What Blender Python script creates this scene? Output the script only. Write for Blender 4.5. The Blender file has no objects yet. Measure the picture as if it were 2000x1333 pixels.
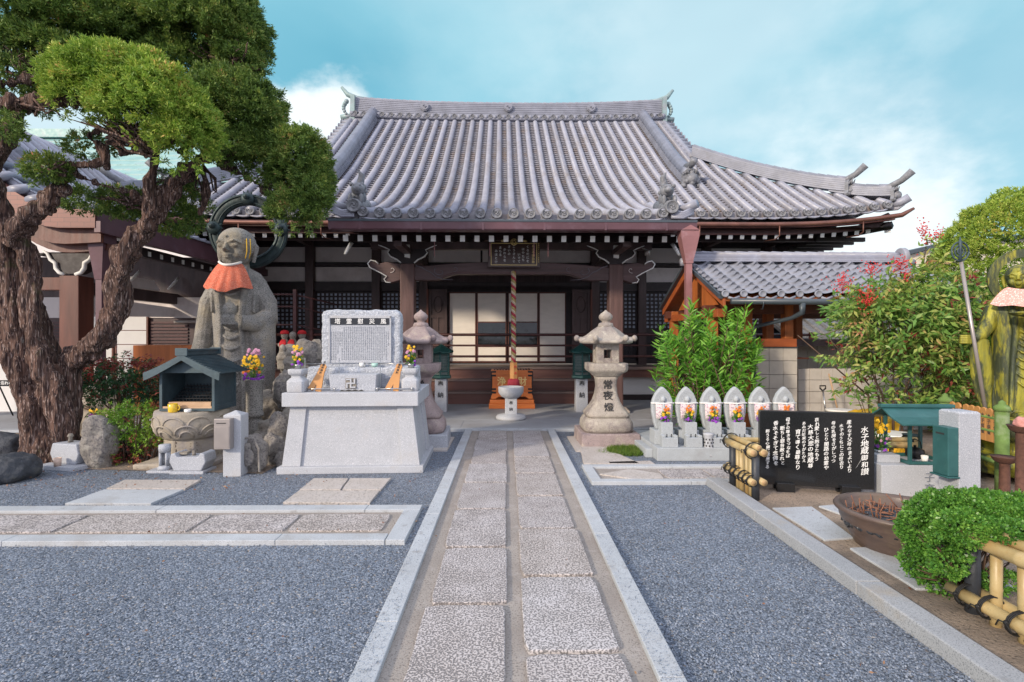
import bpy, math, random
import numpy as np
from mathutils import Vector, Matrix, noise, Euler

# ---------------------------------------------------------------- camera
S = bpy.context.scene
YAW = math.radians(0.573)
CH = 1.6
cam = bpy.data.cameras.new('camera'); camo = bpy.data.objects.new('camera', cam); S.collection.objects.link(camo)
cam.lens = 18; cam.sensor_width = 36; cam.shift_y = -0.00175; cam.clip_start = .05; cam.clip_end = 2000
camo.location = (0, 0, CH); camo.rotation_euler = (math.radians(90), 0, -YAW)
S.camera = camo
# ---------------------------------------------------------------- world, sun, exposure
S.view_settings.view_transform = 'Standard'; S.view_settings.look = 'None'; S.view_settings.gamma = 1
S.view_settings.exposure = 0.66
SUN_EL, SUN_AZ = 22, 226           # azimuth clockwise from +Y (behind the viewer, to the left)
W = bpy.data.worlds.new('World'); S.world = W; W.use_nodes = True
nt = W.node_tree; nt.nodes.clear()
def wn(t, **k):
    n = nt.nodes.new(t)
    for a, b in k.items(): setattr(n, a, b)
    return n
out = wn('ShaderNodeOutputWorld'); bg = wn('ShaderNodeBackground'); bg.inputs[1].default_value = .1
sky = wn('ShaderNodeTexSky', sky_type='NISHITA', sun_disc=False)
sky.sun_elevation = math.radians(SUN_EL); sky.sun_rotation = math.radians(SUN_AZ)
tint = wn('ShaderNodeMix', data_type='RGBA', blend_type='MULTIPLY'); tint.inputs[0].default_value = 1
tint.inputs[7].default_value = (.8, 1.0, 1.0, 1)
nt.links.new(sky.outputs[0], tint.inputs[6])
tc = wn('ShaderNodeTexCoord')
def cloud_mask(scale, lo, hi, detail=6, rough=.5, sz=2.5, seed=0):
    mp = wn('ShaderNodeMapping'); mp.inputs['Scale'].default_value = (1, 1, sz); mp.inputs['Location'].default_value = (seed, seed*.7, 0)
    nt.links.new(tc.outputs['Generated'], mp.inputs[0])
    nz = wn('ShaderNodeTexNoise'); nz.inputs['Scale'].default_value = scale; nz.inputs['Detail'].default_value = detail; nz.inputs['Roughness'].default_value = rough
    nt.links.new(mp.outputs[0], nz.inputs['Vector'])
    mr = wn('ShaderNodeMapRange', interpolation_type='SMOOTHSTEP'); mr.inputs['From Min'].default_value = lo; mr.inputs['From Max'].default_value = hi
    nt.links.new(nz.outputs[0], mr.inputs['Value'])
    return mr.outputs[0], nz.outputs[0]
def wmath(op, a, b):
    m = wn('ShaderNodeMath', operation=op)
    for i, q in enumerate((a, b)):
        if isinstance(q, (int, float)): m.inputs[i].default_value = q
        else: nt.links.new(q, m.inputs[i])
    return m.outputs[0]
def wmix(f, a, colour):
    m = wn('ShaderNodeMix', data_type='RGBA')
    nt.links.new(f, m.inputs[0]); nt.links.new(a, m.inputs[6]); m.inputs[7].default_value = (*colour, 1)
    return m.outputs[2]
def blob(px, py, inner, outer):        # soft cumulus bank in a fixed compass direction
    d = Vector(((px-1000)/1000*math.cos(YAW)+math.sin(YAW), math.cos(YAW)-(px-1000)/1000*math.sin(YAW), (663-py)/1000)).normalized()
    dp = wn('ShaderNodeVectorMath', operation='DISTANCE'); nt.links.new(tc.outputs['Generated'], dp.inputs[0]); dp.inputs[1].default_value = d
    return dp.outputs['Value'], inner, outer
cy = wn('ShaderNodeMix', data_type='RGBA'); cy.inputs[0].default_value = .86; nt.links.new(tint.outputs[2], cy.inputs[6]); cy.inputs[7].default_value = (1.05, 3.35, 4.4, 1)
veil, _ = cloud_mask(1.5, .40, .72, 4, .45, 2.0, 3.1)
col = wmix(wmath('MULTIPLY', veil, .6), cy.outputs[2], (2.6, 5.0, 5.8))
sp = wn('ShaderNodeSeparateXYZ'); nt.links.new(tc.outputs['Generated'], sp.inputs[0])
def ramp(v, a, b):
    m = wn('ShaderNodeMapRange', interpolation_type='SMOOTHSTEP'); m.inputs['From Min'].default_value = a; m.inputs['From Max'].default_value = b
    nt.links.new(v, m.inputs['Value']); return m.outputs[0]
# fill light: lavender-white sky added out of view, overhead and behind the viewer
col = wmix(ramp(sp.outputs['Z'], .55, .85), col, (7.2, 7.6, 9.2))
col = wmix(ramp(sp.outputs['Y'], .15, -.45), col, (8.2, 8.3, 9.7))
gm, _ = cloud_mask(2.3, .5, .8, 5, .5, 2.2, 8.4)
col = wmix(wmath('MULTIPLY', gm, .25), col, (1.6, 3.6, 4.6))
_, wob = cloud_mask(6, .4, .6, 6, .55, 1.6, 5.5)
for px, py, ri, ro, am in ((612, 258, .02, .11, 1), (575, 330, .03, .14, 1), (1700, 520, .09, .25, 1), (1640, 440, .05, .3, .35), (1370, 60, .06, .42, .42), (1000, 20, .05, .3, .18),
                           (150, 250, .02, .13, .6), (1960, 250, .1, .35, .2), (1790, 440, .02, .10, .8)):
    dv, ri, ro = blob(px, py, ri, ro)
    dist = wmath('ADD', dv, wmath('MULTIPLY', wmath('SUBTRACT', wob, .5), .35))
    mr = wn('ShaderNodeMapRange', interpolation_type='SMOOTHSTEP')
    mr.inputs['From Min'].default_value = ro; mr.inputs['From Max'].default_value = ri
    nt.links.new(dist, mr.inputs['Value'])
    col = wmix(wmath('MULTIPLY', mr.outputs[0], am), col, (6.3, 6.9, 7.1))
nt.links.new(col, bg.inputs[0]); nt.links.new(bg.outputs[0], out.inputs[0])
sun = bpy.data.lights.new('sun', 'SUN'); suno = bpy.data.objects.new('sun', sun); S.collection.objects.link(suno)
sun.energy = 2.3; sun.angle = math.radians(5); sun.color = (1, .85, .66)
az, el = math.radians(SUN_AZ), math.radians(SUN_EL)
sd = Vector((math.sin(az)*math.cos(el), math.cos(az)*math.cos(el), math.sin(el)))
suno.rotation_euler = sd.to_track_quat('Z', 'Y').to_euler(); suno.location = (-20, -20, 20)

# ---------------------------------------------------------------- helpers
C = S.collection
R = random.Random(7)
RG = np.random.default_rng(11)
PI = math.pi
def P(px, py, D):                      # photo pixel at depth D (m) to world point
    u = (px-1000)/1000
    return Vector((D*(math.sin(YAW)+u*math.cos(YAW)), D*(math.cos(YAW)-u*math.sin(YAW)), CH-(py-663)/1000*D))
def G(px, py, z=0): return P(px, py, 1000*(CH-z)/(py-663))

class MB:
    def __init__(s): s.v = []; s.f = []; s.s = []
    def add(s, vs, fs, smooth=False, M=None):
        b = len(s.v)
        s.v += [tuple(M @ Vector(q)) if M is not None else tuple(q) for q in vs]
        s.f += [tuple(i+b for i in q) for q in fs]; s.s += [smooth]*len(fs)
        return s
    def box(s, x0, x1, y0, y1, z0, z1, M=None):
        v = [(x, y, z) for z in (z0, z1) for y in (y0, y1) for x in (x0, x1)]
        return s.add(v, [(0, 2, 3, 1), (4, 5, 7, 6), (0, 1, 5, 4), (2, 6, 7, 3), (0, 4, 6, 2), (1, 3, 7, 5)], False, M)
    def cbox(s, c, d, M=None):
        return s.box(c[0]-d[0]/2, c[0]+d[0]/2, c[1]-d[1]/2, c[1]+d[1]/2, c[2]-d[2]/2, c[2]+d[2]/2, M)
    def frus(s, cx, cy, prof, M=None):   # prof: (halfx, halfy, z) rectangles stacked
        v = []; f = []
        for hx, hy, z in prof: v += [(cx-hx, cy-hy, z), (cx+hx, cy-hy, z), (cx+hx, cy+hy, z), (cx-hx, cy+hy, z)]
        n = len(prof)
        for i in range(n-1):
            for k in range(4):
                a = i*4+k; b = i*4+(k+1) % 4; f.append((a, b, b+4, a+4))
        f.append((3, 2, 1, 0)); f.append(tuple(4*(n-1)+k for k in range(4)))
        return s.add(v, f, False, M)
    def lathe(s, cx, cy, prof, n=24, rot=0, smooth=True, M=None, sx=1, sy=1):
        v = []; f = []
        for r, z in prof:
            for k in range(n):
                a = rot+2*PI*k/n; v.append((cx+r*math.cos(a)*sx, cy+r*math.sin(a)*sy, z))
        m = len(prof)
        for i in range(m-1):
            for k in range(n):
                a = i*n+k; b = i*n+(k+1) % n; f.append((a, b, b+n, a+n))
        f.append(tuple(range(n-1, -1, -1))); f.append(tuple((m-1)*n+k for k in range(n)))
        return s.add(v, f, smooth, M)
    def tube(s, pts, rad, n=8, smooth=True, M=None, flat=1.0, up=None):
        pts = [Vector(p) for p in pts]
        if not hasattr(rad, '__len__'): rad = [rad]*len(pts)
        v = []; f = []; prev = None
        for i, p in enumerate(pts):
            t = (pts[min(i+1, len(pts)-1)]-pts[max(i-1, 0)]).normalized()
            if prev is None:
                a = Vector(up) if up else (Vector((0, 0, 1)) if abs(t.z) < .9 else Vector((1, 0, 0)))
                prev = a
            x = t.cross(prev); 
            if x.length < 1e-5: x = t.cross(Vector((1, .1, 0)))
            x.normalize(); y = x.cross(t).normalized(); prev = y
            for k in range(n):
                a = 2*PI*k/n
                v.append(p+x*math.cos(a)*rad[i]+y*math.sin(a)*rad[i]*flat)
        m = len(pts)
        for i in range(m-1):
            for k in range(n):
                a = i*n+k; b = i*n+(k+1) % n; f.append((a, a+n, b+n, b))
        f.append(tuple(range(n))); f.append(tuple((m-1)*n+k for k in range(n-1, -1, -1)))
        return s.add(v, f, smooth, M)
    def prism(s, poly, a, b, plane='xz', M=None, smooth=False):  # extrude polygon
        n = len(poly)
        def mk(p, w):
            return {'xz': (p[0], w, p[1]), 'xy': (p[0], p[1], w), 'yz': (w, p[0], p[1])}[plane]
        v = [mk(p, a) for p in poly]+[mk(p, b) for p in poly]
        f = [tuple(range(n)), tuple(range(2*n-1, n-1, -1))]+[(i, i+n, (i+1) % n+n, (i+1) % n) for i in range(n)]
        return s.add(v, f, smooth, M)
    def ball(s, c, r, n=16, m=10, M=None):
        if not hasattr(r, '__len__'): r = (r, r, r)
        pr = []
        v = [(c[0], c[1], c[2]-r[2])]; f = []
        for i in range(1, m):
            t = -PI/2+PI*i/m
            for k in range(n):
                a = 2*PI*k/n; v.append((c[0]+r[0]*math.cos(t)*math.cos(a), c[1]+r[1]*math.cos(t)*math.sin(a), c[2]+r[2]*math.sin(t)))
        v.append((c[0], c[1], c[2]+r[2]))
        for k in range(n):
            f.append((0, 1+(k+1) % n, 1+k)); f.append((len(v)-1, 1+(m-2)*n+k, 1+(m-2)*n+(k+1) % n))
            for i in range(m-2): a = 1+i*n+k; b = 1+i*n+(k+1) % n; f.append((a, b, b+n, a+n))
        return s.add(v, f, True, M)
    def cyl(s, p0, p1, r, n=12, r1=None): return s.tube([p0, p1], [r, r if r1 is None else r1], n)
    def text(s, body, size, M, depth=.004, bold=.004, lines=1.0, align='CENTER'):
        c = bpy.data.curves.new('t', 'FONT'); c.body = body; c.size = size; c.extrude = depth; c.offset = bold*size
        c.align_x = align; c.align_y = 'CENTER'; c.space_line = lines; c.resolution_u = 2
        o = bpy.data.objects.new('t', c); C.objects.link(o)
        me = bpy.data.meshes.new_from_object(o.evaluated_get(bpy.context.evaluated_depsgraph_get()))
        s.add([v.co for v in me.vertices], [tuple(p.vertices) for p in me.polygons], False, M)
        bpy.data.objects.remove(o); bpy.data.curves.remove(c); bpy.data.meshes.remove(me)
        return s
    def column(s, body, size, M, pitch=None, **k):   # vertical writing: one glyph under another, top at origin
        pitch = pitch or size*1.05
        for i, ch in enumerate(body):
            if ch == ' ': continue
            s.text(ch, size, M @ Matrix.Translation((0, -(i+.5)*pitch, 0)), **k)
        return s
FACE = Matrix.Rotation(PI/2, 4, 'X')    # text plane to a wall facing -Y
def tm(x, y, z, rz=0, tilt=0): return Matrix.Translation((x, y, z)) @ Matrix.Rotation(rz, 4, 'Z') @ Matrix.Rotation(tilt, 4, 'X') @ FACE
def RZ(a, at=(0, 0, 0)): return Matrix.Translation(at) @ Matrix.Rotation(a, 4, 'Z') @ Matrix.Translation(-Vector(at))

def mesh_of(mb, name='m'):
    me = bpy.data.meshes.new(name); me.from_pydata(mb.v, [], mb.f)
    me.polygons.foreach_set('use_smooth', mb.s); me.update()
    return me
def link(name, me, m, parent=None):
    if m is not None:
        me.materials.clear(); me.materials.append(m)
    o = bpy.data.objects.new(name, me); C.objects.link(o)
    me.name = name
    if parent: o.parent = parent
    return o
def obj(name, mb, m, parent=None, bevel=0, off=None):
    me = mesh_of(mb, name) if isinstance(mb, MB) else mb
    if off is not None: me.transform(Matrix.Translation(-Vector(off)))
    o = link(name, me, m, parent)
    if bevel:
        b = o.modifiers.new('bevel', 'BEVEL'); b.width = bevel; b.segments = 2; b.limit_method = 'ANGLE'; b.angle_limit = math.radians(35)
    return o
def tag(o, label, cat, group=None, kind=None):
    o['label'] = label; o['category'] = cat
    if group: o['group'] = group
    if kind: o['kind'] = kind
    return o
def thing(name, label, cat, loc=(0, 0, 0), rz=0, group=None):
    o = bpy.data.objects.new(name, None); C.objects.link(o); o.location = loc; o.rotation_euler = (0, 0, rz); o.empty_display_size = .1
    return tag(o, label, cat, group)
def struct(name, mb, m, **k):
    o = obj(name, mb, m, **k); o['kind'] = 'structure'; return o
def solo(name, mb, m, label, cat, loc=(0, 0, 0), rz=0, group=None, bevel=0, kind=None):
    o = obj(name, mb, m, None, bevel); o.location = loc; o.rotation_euler = (0, 0, rz)
    return tag(o, label, cat, group, kind)
def dup(root, loc=None, rz=None, label=None, group=None):
    def cp(o, par):
        c = o.copy(); C.objects.link(c)
        if par: c.parent = par
        for ch in list(o.children): cp(ch, c)
        return c
    r = cp(root, None)
    if loc is not None: r.location = loc
    if rz is not None: r.rotation_euler = (0, 0, rz)
    if label: r['label'] = label
    if group: r['group'] = group
    return r
def sculpt(mb, voxel=.03, it=3, disp=0, dscale=4, stretch=(1, 1, 1), fine=0, fscale=20, seed=0, dec=None):
    me = mesh_of(mb); o = bpy.data.objects.new('tmp', me); C.objects.link(o)
    r = o.modifiers.new('r', 'REMESH'); r.mode = 'VOXEL'; r.voxel_size = voxel; r.use_smooth_shade = True
    if it:
        q = o.modifiers.new('s', 'SMOOTH'); q.iterations = it; q.factor = .5
    m2 = bpy.data.meshes.new_from_object(o.evaluated_get(bpy.context.evaluated_depsgraph_get()))
    bpy.data.objects.remove(o); bpy.data.meshes.remove(me)
    if disp or fine:
        ns = [v.normal.copy() for v in m2.vertices]
        for v, nn in zip(m2.vertices, ns):
            q = Vector((v.co.x*stretch[0]+seed, v.co.y*stretch[1], v.co.z*stretch[2]))
            d = 0
            if disp: d += disp*noise.noise(q*dscale)
            if fine: d += fine*noise.noise(q*fscale)
            v.co += nn*d
    m2.polygons.foreach_set('use_smooth', [True]*len(m2.polygons)); m2.update()
    return m2
def quads(V):                          # V (n,4,3) independent leaf faces
    n = len(V); me = bpy.data.meshes.new('leaves')
    me.vertices.add(n*4); me.vertices.foreach_set('co', V.reshape(-1).astype(np.float32))
    me.loops.add(n*4); me.loops.foreach_set('vertex_index', np.arange(n*4, dtype=np.int32))
    me.polygons.add(n); me.polygons.foreach_set('loop_start', np.arange(0, n*4, 4, dtype=np.int32))
    me.update(calc_edges=True); return me
def unit(a): return a/(np.linalg.norm(a, axis=-1, keepdims=True)+1e-9)
def leafquads(Pn, A, L, Wd, mid=.45, droop=0):  # diamonds from base P along axis A
    n = len(Pn); A = unit(A); r = RG.normal(size=(n, 3)); B = unit(np.cross(A, r))
    L = np.broadcast_to(L, (n,))[:, None]; Wd = np.broadcast_to(Wd, (n,))[:, None]
    Nn = np.cross(A, B)
    m = Pn+A*L*mid
    V = np.stack([Pn, m-B*Wd/2+Nn*L*.03, Pn+A*L+np.array([0, 0, -1])*L*droop, m+B*Wd/2+Nn*L*.03], 1)
    return V
# ---------------------------------------------------------------- materials (all procedural)
def mnodes(name):
    m = bpy.data.materials.new(name); m.use_nodes = True; t = m.node_tree
    b = t.nodes['Principled BSDF']; return m, t, b
def mat(name, c, rough=.6, var=.18, vs=3, bump=.0, bs=40, metal=0, spec=.5, speck=None, stain=None, stain2=None, stretch=(1, 1, 1), bdist=.01, coat=0, wave=None, island=0):
    m, t, b = mnodes(name)
    N = lambda ty: t.nodes.new(ty); Lk = t.links.new
    tcn = N('ShaderNodeTexCoord'); mp = N('ShaderNodeMapping'); mp.inputs['Scale'].default_value = stretch
    Lk(tcn.outputs['Object'], mp.inputs[0]); co = mp.outputs[0]
    def nz(scale, det=4, r=.6, vec=None):
        n = N('ShaderNodeTexNoise'); n.inputs['Scale'].default_value = scale; n.inputs['Detail'].default_value = det; n.inputs['Roughness'].default_value = r
        Lk(vec or co, n.inputs['Vector']); return n.outputs[0]
    def mr(v, lo, hi, a=0, bb=1):
        q = N('ShaderNodeMapRange'); q.inputs['From Min'].default_value = lo; q.inputs['From Max'].default_value = hi
        q.inputs['To Min'].default_value = a; q.inputs['To Max'].default_value = bb; Lk(v, q.inputs['Value']); return q.outputs[0]
    def mix(f, a, bcol, bt='MIX'):
        q = N('ShaderNodeMix'); q.data_type = 'RGBA'; q.blend_type = bt; Lk(f, q.inputs[0]) if not isinstance(f, float) else setattr(q.inputs[0], 'default_value', f)
        for i, w in ((6, a), (7, bcol)):
            if isinstance(w, tuple): q.inputs[i].default_value = (*w[:3], 1)
            else: Lk(w, q.inputs[i])
        return q.outputs[2]
    lo = tuple(max(0, q*(1-var)) for q in c); hi = tuple(q*(1+var) for q in c)
    col = mix(mr(nz(vs), .35, .65), lo, hi)
    if speck:
        for sp in (speck if isinstance(speck, list) else [speck]):
            sc, s_, l_, h_ = sp
            col = mix(mr(nz(s_, 2, .5), l_, h_), col, sc)
    for st in (stain, stain2):
        if st:
            sc, s_, l_, h_ = st[:4]
            col = mix(mr(nz(s_, 6, .65, tcn.outputs['Object'] if len(st) < 5 else None), l_, h_, 0, .9), col, sc)
    if wave:
        wv = N('ShaderNodeTexWave'); wv.wave_type = 'BANDS'; wv.bands_direction = wave[0]; wv.inputs['Scale'].default_value = wave[1]; wv.inputs['Distortion'].default_value = wave[2]
        wv.inputs['Detail'].default_value = 3; wv.inputs['Detail Scale'].default_value = 1.5
        Lk(co, wv.inputs['Vector']); col = mix(mr(wv.outputs['Fac'], .2, .9, 0, wave[4]), col, wave[3])
    if island:
        g = N('ShaderNodeNewGeometry'); f = mr(g.outputs['Random Per Island'], 0, 1, 1-island, 1+island*.7); q = N('ShaderNodeVectorMath'); q.operation = 'SCALE'; Lk(col, q.inputs[0]); Lk(f, q.inputs['Scale']); col = q.outputs[0]
    Lk(col, b.inputs['Base Color'])
    b.inputs['Metallic'].default_value = metal; b.inputs['Specular IOR Level'].default_value = spec
    if coat: b.inputs['Coat Weight'].default_value = coat
    Lk(mr(nz(vs*3), .3, .7, max(0, rough-.08), min(1, rough+.08)), b.inputs['Roughness'])
    if bump:
        bp = N('ShaderNodeBump'); bp.inputs['Strength'].default_value = bump; bp.inputs['Distance'].default_value = bdist
        Lk(nz(bs, 5, .65), bp.inputs['Height']); Lk(bp.outputs[0], b.inputs['Normal'])
    return m
def srgb(r, g, b): return tuple(((q/255+.055)/1.055)**2.4 if q/255 > .04045 else q/255/12.92 for q in (r, g, b))
MT = {}
MT['granite'] = mat('granite', (.40, .42, .46), .75, .07, 3, .35, 90, speck=[((.2, .22, .26), 150, .54, .64), ((.62, .63, .66), 110, .58, .7)])
MT['granite_light'] = mat('granite_light', (.43, .445, .475), .75, .06, 3, .2, 90, speck=[((.28, .3, .33), 150, .54, .66), ((.6, .6, .63), 100, .58, .7)], stain=((.40, .37, .34), 1.6, .52, .8))
MT['granite_rough'] = mat('granite_rough', (.44, .47, .52), .85, .14, 8, 1.0, 26, bdist=.03, speck=[((.24, .26, .31), 110, .54, .66), ((.6, .63, .68), 45, .52, .66)])
MT['kerb'] = mat('kerb_granite', (.45, .475, .5), .8, .08, 2, .2, 120, speck=[((.28, .29, .31), 170, .54, .66)], stain=((.30, .285, .27), 1.6, .52, .78), stain2=((.26, .25, .25), 9, .6, .76))
MT['kerb_warm'] = mat('kerb_granite_weathered', (.36, .37, .385), .8, .08, 2, .25, 120, speck=[((.2, .21, .22), 150, .52, .64)], stain=((.38, .31, .22), 1.8, .58, .78), stain2=((.25, .25, .25), 5, .6, .75))
MT['lantern'] = mat('old_lantern_stone', (.38, .34, .29), .9, .13, 5, .6, 45, bdist=.015, speck=[((.24, .2, .18), 90, .55, .68)], stain=((.15, .12, .13), 2.6, .47, .66), stain2=((.50, .46, .38), 9, .56, .7))
MT['lantern_pink'] = mat('old_lantern_stone_purplish', (.34, .27, .26), .9, .13, 5, .6, 45, bdist=.015, speck=[((.2, .16, .17), 90, .55, .68)], stain=((.17, .13, .14), 3.4, .52, .7), stain2=((.46, .4, .33), 6, .56, .72))
MT['old_stone'] = mat('weathered_stone', (.3, .27, .23), .92, .2, 6, .9, 26, bdist=.03, speck=[((.18, .16, .14), 60, .52, .66)], stain=((.12, .11, .1), 3, .5, .7), stain2=((.38, .36, .3), 9, .56, .7))
MT['tan_stone'] = mat('tan_pedestal_stone', (.38, .33, .26), .9, .13, 5, .6, 45, bdist=.015, stain=((.26, .24, .24), 2.6, .45, .62), stain2=((.2, .17, .14), 8, .58, .72))
MT['rock'] = mat('garden_rock', (.25, .23, .21), .92, .24, 5, 1.0, 18, bdist=.04, speck=[((.13, .12, .12), 40, .5, .66)], stain=((.36, .34, .3), 7, .55, .68), stain2=((.1, .11, .07), 3, .58, .72))
MT['dark_rock'] = mat('dark_boulder', (.055, .06, .07), .8, .3, 4, .8, 14, bdist=.04, stain=((.12, .12, .11), 5, .58, .72))
MT['statue'] = mat('statue_stone', (.33, .315, .29), .92, .14, 4, .7, 60, bdist=.015, speck=[((.1, .095, .09), 75, .5, .62), ((.33, .31, .28), 120, .56, .7)], stain=((.40, .34, .24), 1.5, .5, .7), stain2=((.15, .15, .14), 2.1, .52, .68))
MT['bronze'] = mat('green_bronze', (.028, .045, .048), .5, .3, 8, .4, 20, metal=.35, stain=((.06, .105, .1), 4, .55, .8))
MT['bronze_y'] = mat('yellow_green_bronze', (.30, .28, .03), .55, .25, 3, .35, 18, metal=.25, stretch=(5, 5, 1.0), stain=((.025, .04, .035), 2.0, .45, .54, 1), stain2=((.17, .19, .05), 5, .5, .7, 1))
MT['copper_green'] = mat('dark_green_copper', (.05, .08, .095), .5, .22, 5, .2, 30, metal=.15, stain=((.09, .135, .14), 4, .55, .8))
MT['copper_teal'] = mat('green_copper_sheet', (.035, .125, .125), .42, .14, 4, .12, 30, metal=.2, stain=((.08, .2, .19), 5, .56, .8))
MT['lantern_green'] = mat('lantern_bronze', (.02, .075, .068), .45, .2, 8, .2, 30, metal=.3)
MT['roof'] = mat('silver_roof_tile', (.29, .30, .365), .42, .10, 2.2, .10, 30, spec=.5, stain=((.22, .205, .21), 1.1, .5, .74), stain2=((.36, .38, .45), 7, .5, .75), island=.14)
MT['roof_wave'] = mat('small_roof_tile', (.23, .24, .28), .5, .12, 3, .1, 30, stain=((.2, .2, .22), 5, .55, .8))
MT['roof_pan'] = mat('pan_roof_tile', (.22, .215, .24), .5, .2, 4, .1, 30, stain=((.22, .16, .12), 1.2, .52, .72))
MT['roof_old'] = mat('old_roof_ornament', (.17, .175, .19), .6, .2, 9, .3, 40, stain=((.3, .3, .33), 12, .5, .7))
MT['ridge'] = mat('ridge_tile', (.24, .25, .30), .5, .14, 3, .1, 30, stain=((.2, .2, .22), 5, .55, .75))
MT['ridge_copper'] = mat('ridge_copper', (.24, .33, .33), .5, .15, 4, .1, 30, metal=.1, stain=((.3, .3, .33), 3, .5, .7))
MT['copper_roof'] = mat('green_copper_roof', (.24, .42, .40), .5, .12, 2, .1, 20, stain=((.30, .38, .38), 2, .5, .7))
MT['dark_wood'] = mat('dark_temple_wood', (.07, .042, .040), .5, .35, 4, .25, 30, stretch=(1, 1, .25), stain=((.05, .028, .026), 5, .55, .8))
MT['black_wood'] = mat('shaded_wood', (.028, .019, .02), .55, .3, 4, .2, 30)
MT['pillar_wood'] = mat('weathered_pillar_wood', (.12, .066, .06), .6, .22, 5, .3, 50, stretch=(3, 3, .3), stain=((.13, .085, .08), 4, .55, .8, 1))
MT['beam_wood'] = mat('beam_wood', (.095, .056, .056), .55, .3, 3, .35, 30, stretch=(.25, 2, 3), stain=((.1, .055, .05), 4, .52, .75, 1))
MT['step_wood'] = mat('step_wood', (.14, .062, .048), .5, .25, 3, .2, 40, stretch=(.2, 2, 3), stain=((.12, .06, .05), 3, .55, .8, 1))
MT['tread'] = mat('worn_tread_wood', (.2, .14, .12), .6, .2, 3, .2, 40, stretch=(.2, 2, 3))
MT['red_wood'] = mat('reddish_wood', (.12, .038, .024), .5, .25, 3, .2, 40, stretch=(2, 2, .3))
MT['rail_wood'] = mat('maroon_rail', (.075, .026, .024), .45, .2, 4, .1, 30)
MT['orange_wood'] = mat('orange_stained_timber', (.42, .125, .03), .55, .18, 3, .25, 40, stretch=(4, 4, .35), wave=('X', 5, 6, (.26, .07, .02), .45))
MT['orange_beam'] = mat('orange_stained_beam', (.37, .095, .025), .55, .2, 3, .25, 40, stretch=(.35, 4, 4), wave=('Z', 5, 5, (.22, .05, .015), .45))
MT['box_wood'] = mat('offertory_wood', (.62, .17, .035), .4, .12, 4, .1, 40, stretch=(.4, 3, 4), wave=('Z', 6, 5, (.42, .1, .02), .4))
MT['tag_wood'] = mat('light_votive_wood', (.55, .27, .09), .5, .1, 4, .1, 40, stretch=(3, 3, .4), wave=('X', 12, 4, (.4, .17, .05), .4))
MT['pale_wood'] = mat('pale_wood', (.5, .33, .2), .6, .12, 4, .1, 40)
MT['plaster'] = mat('white_plaster', (.78, .72, .70), .85, .04, 1.5, .1, 60, stain=((.47, .42, .4), 1.1, .5, .8))
MT['plaster_white'] = mat('bright_plaster', (.72, .71, .7), .85, .04, 1.5)
MT['paper'] = mat('shoji_paper', (.85, .79, .71), .8, .04, 3, .05, 20, stretch=(1, 1, 3))
MT['white'] = mat('white_paint', (.82, .81, .78), .6, .06, 9, stain=((.5, .47, .42), 14, .6, .8))
MT['gutter'] = mat('maroon_gutter', (.115, .055, .068), .42, .13, 2, .05, 30, metal=.1, stain=((.17, .11, .14), 3, .55, .8))
MT['gutter_pink'] = mat('faded_copper_pipe', (.3, .14, .14), .45, .12, 3, .05, 30, metal=.15, stain=((.38, .24, .26), 4, .55, .8))
MT['copper_pipe'] = mat('brown_copper_pipe', (.17, .075, .055), .4, .2, 4, .05, 30, metal=.4)
MT['dark_gutter'] = mat('slate_gutter', (.05, .065, .08), .4, .1, 3)
MT['gold'] = mat('gold_paint', (.8, .6, .24), .4, .1, 30, metal=.1)
MT['white_ink'] = mat('white_lettering', (.82, .82, .8), .6, .05, 30)
MT['black_ink'] = mat('black_lettering', (.03, .028, .028), .7, .1, 30)
MT['faded_ink'] = mat('faded_lettering', (.09, .065, .05), .8, .2, 30)
MT['grey_ink'] = mat('engraved_lettering', (.17, .19, .23), .8, .1, 30)
MT['plaque'] = mat('brown_plaque', (.045, .018, .012), .35, .2, 5, stretch=(.4, 1, 3))
MT['black_slab'] = mat('polished_black_granite', (.012, .013, .015), .16, .2, 120, spec=.6, speck=((.035, .037, .04), 200, .55, .7))
MT['iron'] = mat('black_iron', (.02, .02, .022), .45, .2, 9, metal=.5)
MT['rust'] = mat('rusted_iron', (.11, .05, .035), .8, .25, 20, .3, 60)
MT['steel'] = mat('brushed_steel', (.5, .5, .5), .3, .06, 6, metal=.9)
MT['taupe_metal'] = mat('taupe_box_metal', (.36, .32, .3), .35, .06, 3, metal=.4)
MT['soil'] = mat('bare_soil', (.29, .225, .17), .95, .22, 2.5, .7, 40, bdist=.02, speck=[((.1, .08, .06), 60, .55, .7), ((.36, .3, .24), 130, .62, .7)], stain=((.12, .1, .085), 1.3, .5, .7))
MT['mortar'] = mat('path_mortar', (.33, .295, .265), .92, .12, 2, .5, 70, bdist=.01, speck=[((.18, .155, .14), 90, .54, .66)], stain=((.25, .215, .19), 1.4, .48, .7), stain2=((.4, .36, .34), 5, .58, .72))
MT['terrace'] = mat('terrace_paving', (.33, .34, .36), .75, .07, 1.3, .15, 60, stain=((.27, .265, .265), 1.0, .48, .7), stain2=((.22, .22, .22), 4, .62, .74))
MT['concrete'] = mat('block_concrete', (.5, .46, .41), .88, .06, 3, .3, 90, stain=((.4, .36, .32), 1.7, .5, .75))
MT['concrete_dark'] = mat('mortar_joint', (.16, .15, .14), .9, .1, 8)
MT['cream'] = mat('cream_render', (.62, .55, .43), .85, .04, 2)
MT['jizo'] = mat('grey_jizo_stone', (.40, .43, .45), .85, .07, 4, .25, 90, speck=((.3, .32, .34), 120, .52, .68), stain=((.33, .34, .35), 3, .52, .75))
MT['bamboo'] = mat('yellow_bamboo', (.46, .35, .17), .4, .12, 4, .1, 30, stain=((.38, .23, .08), 5, .5, .7), stain2=((.2, .15, .08), 11, .62, .75))
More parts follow.
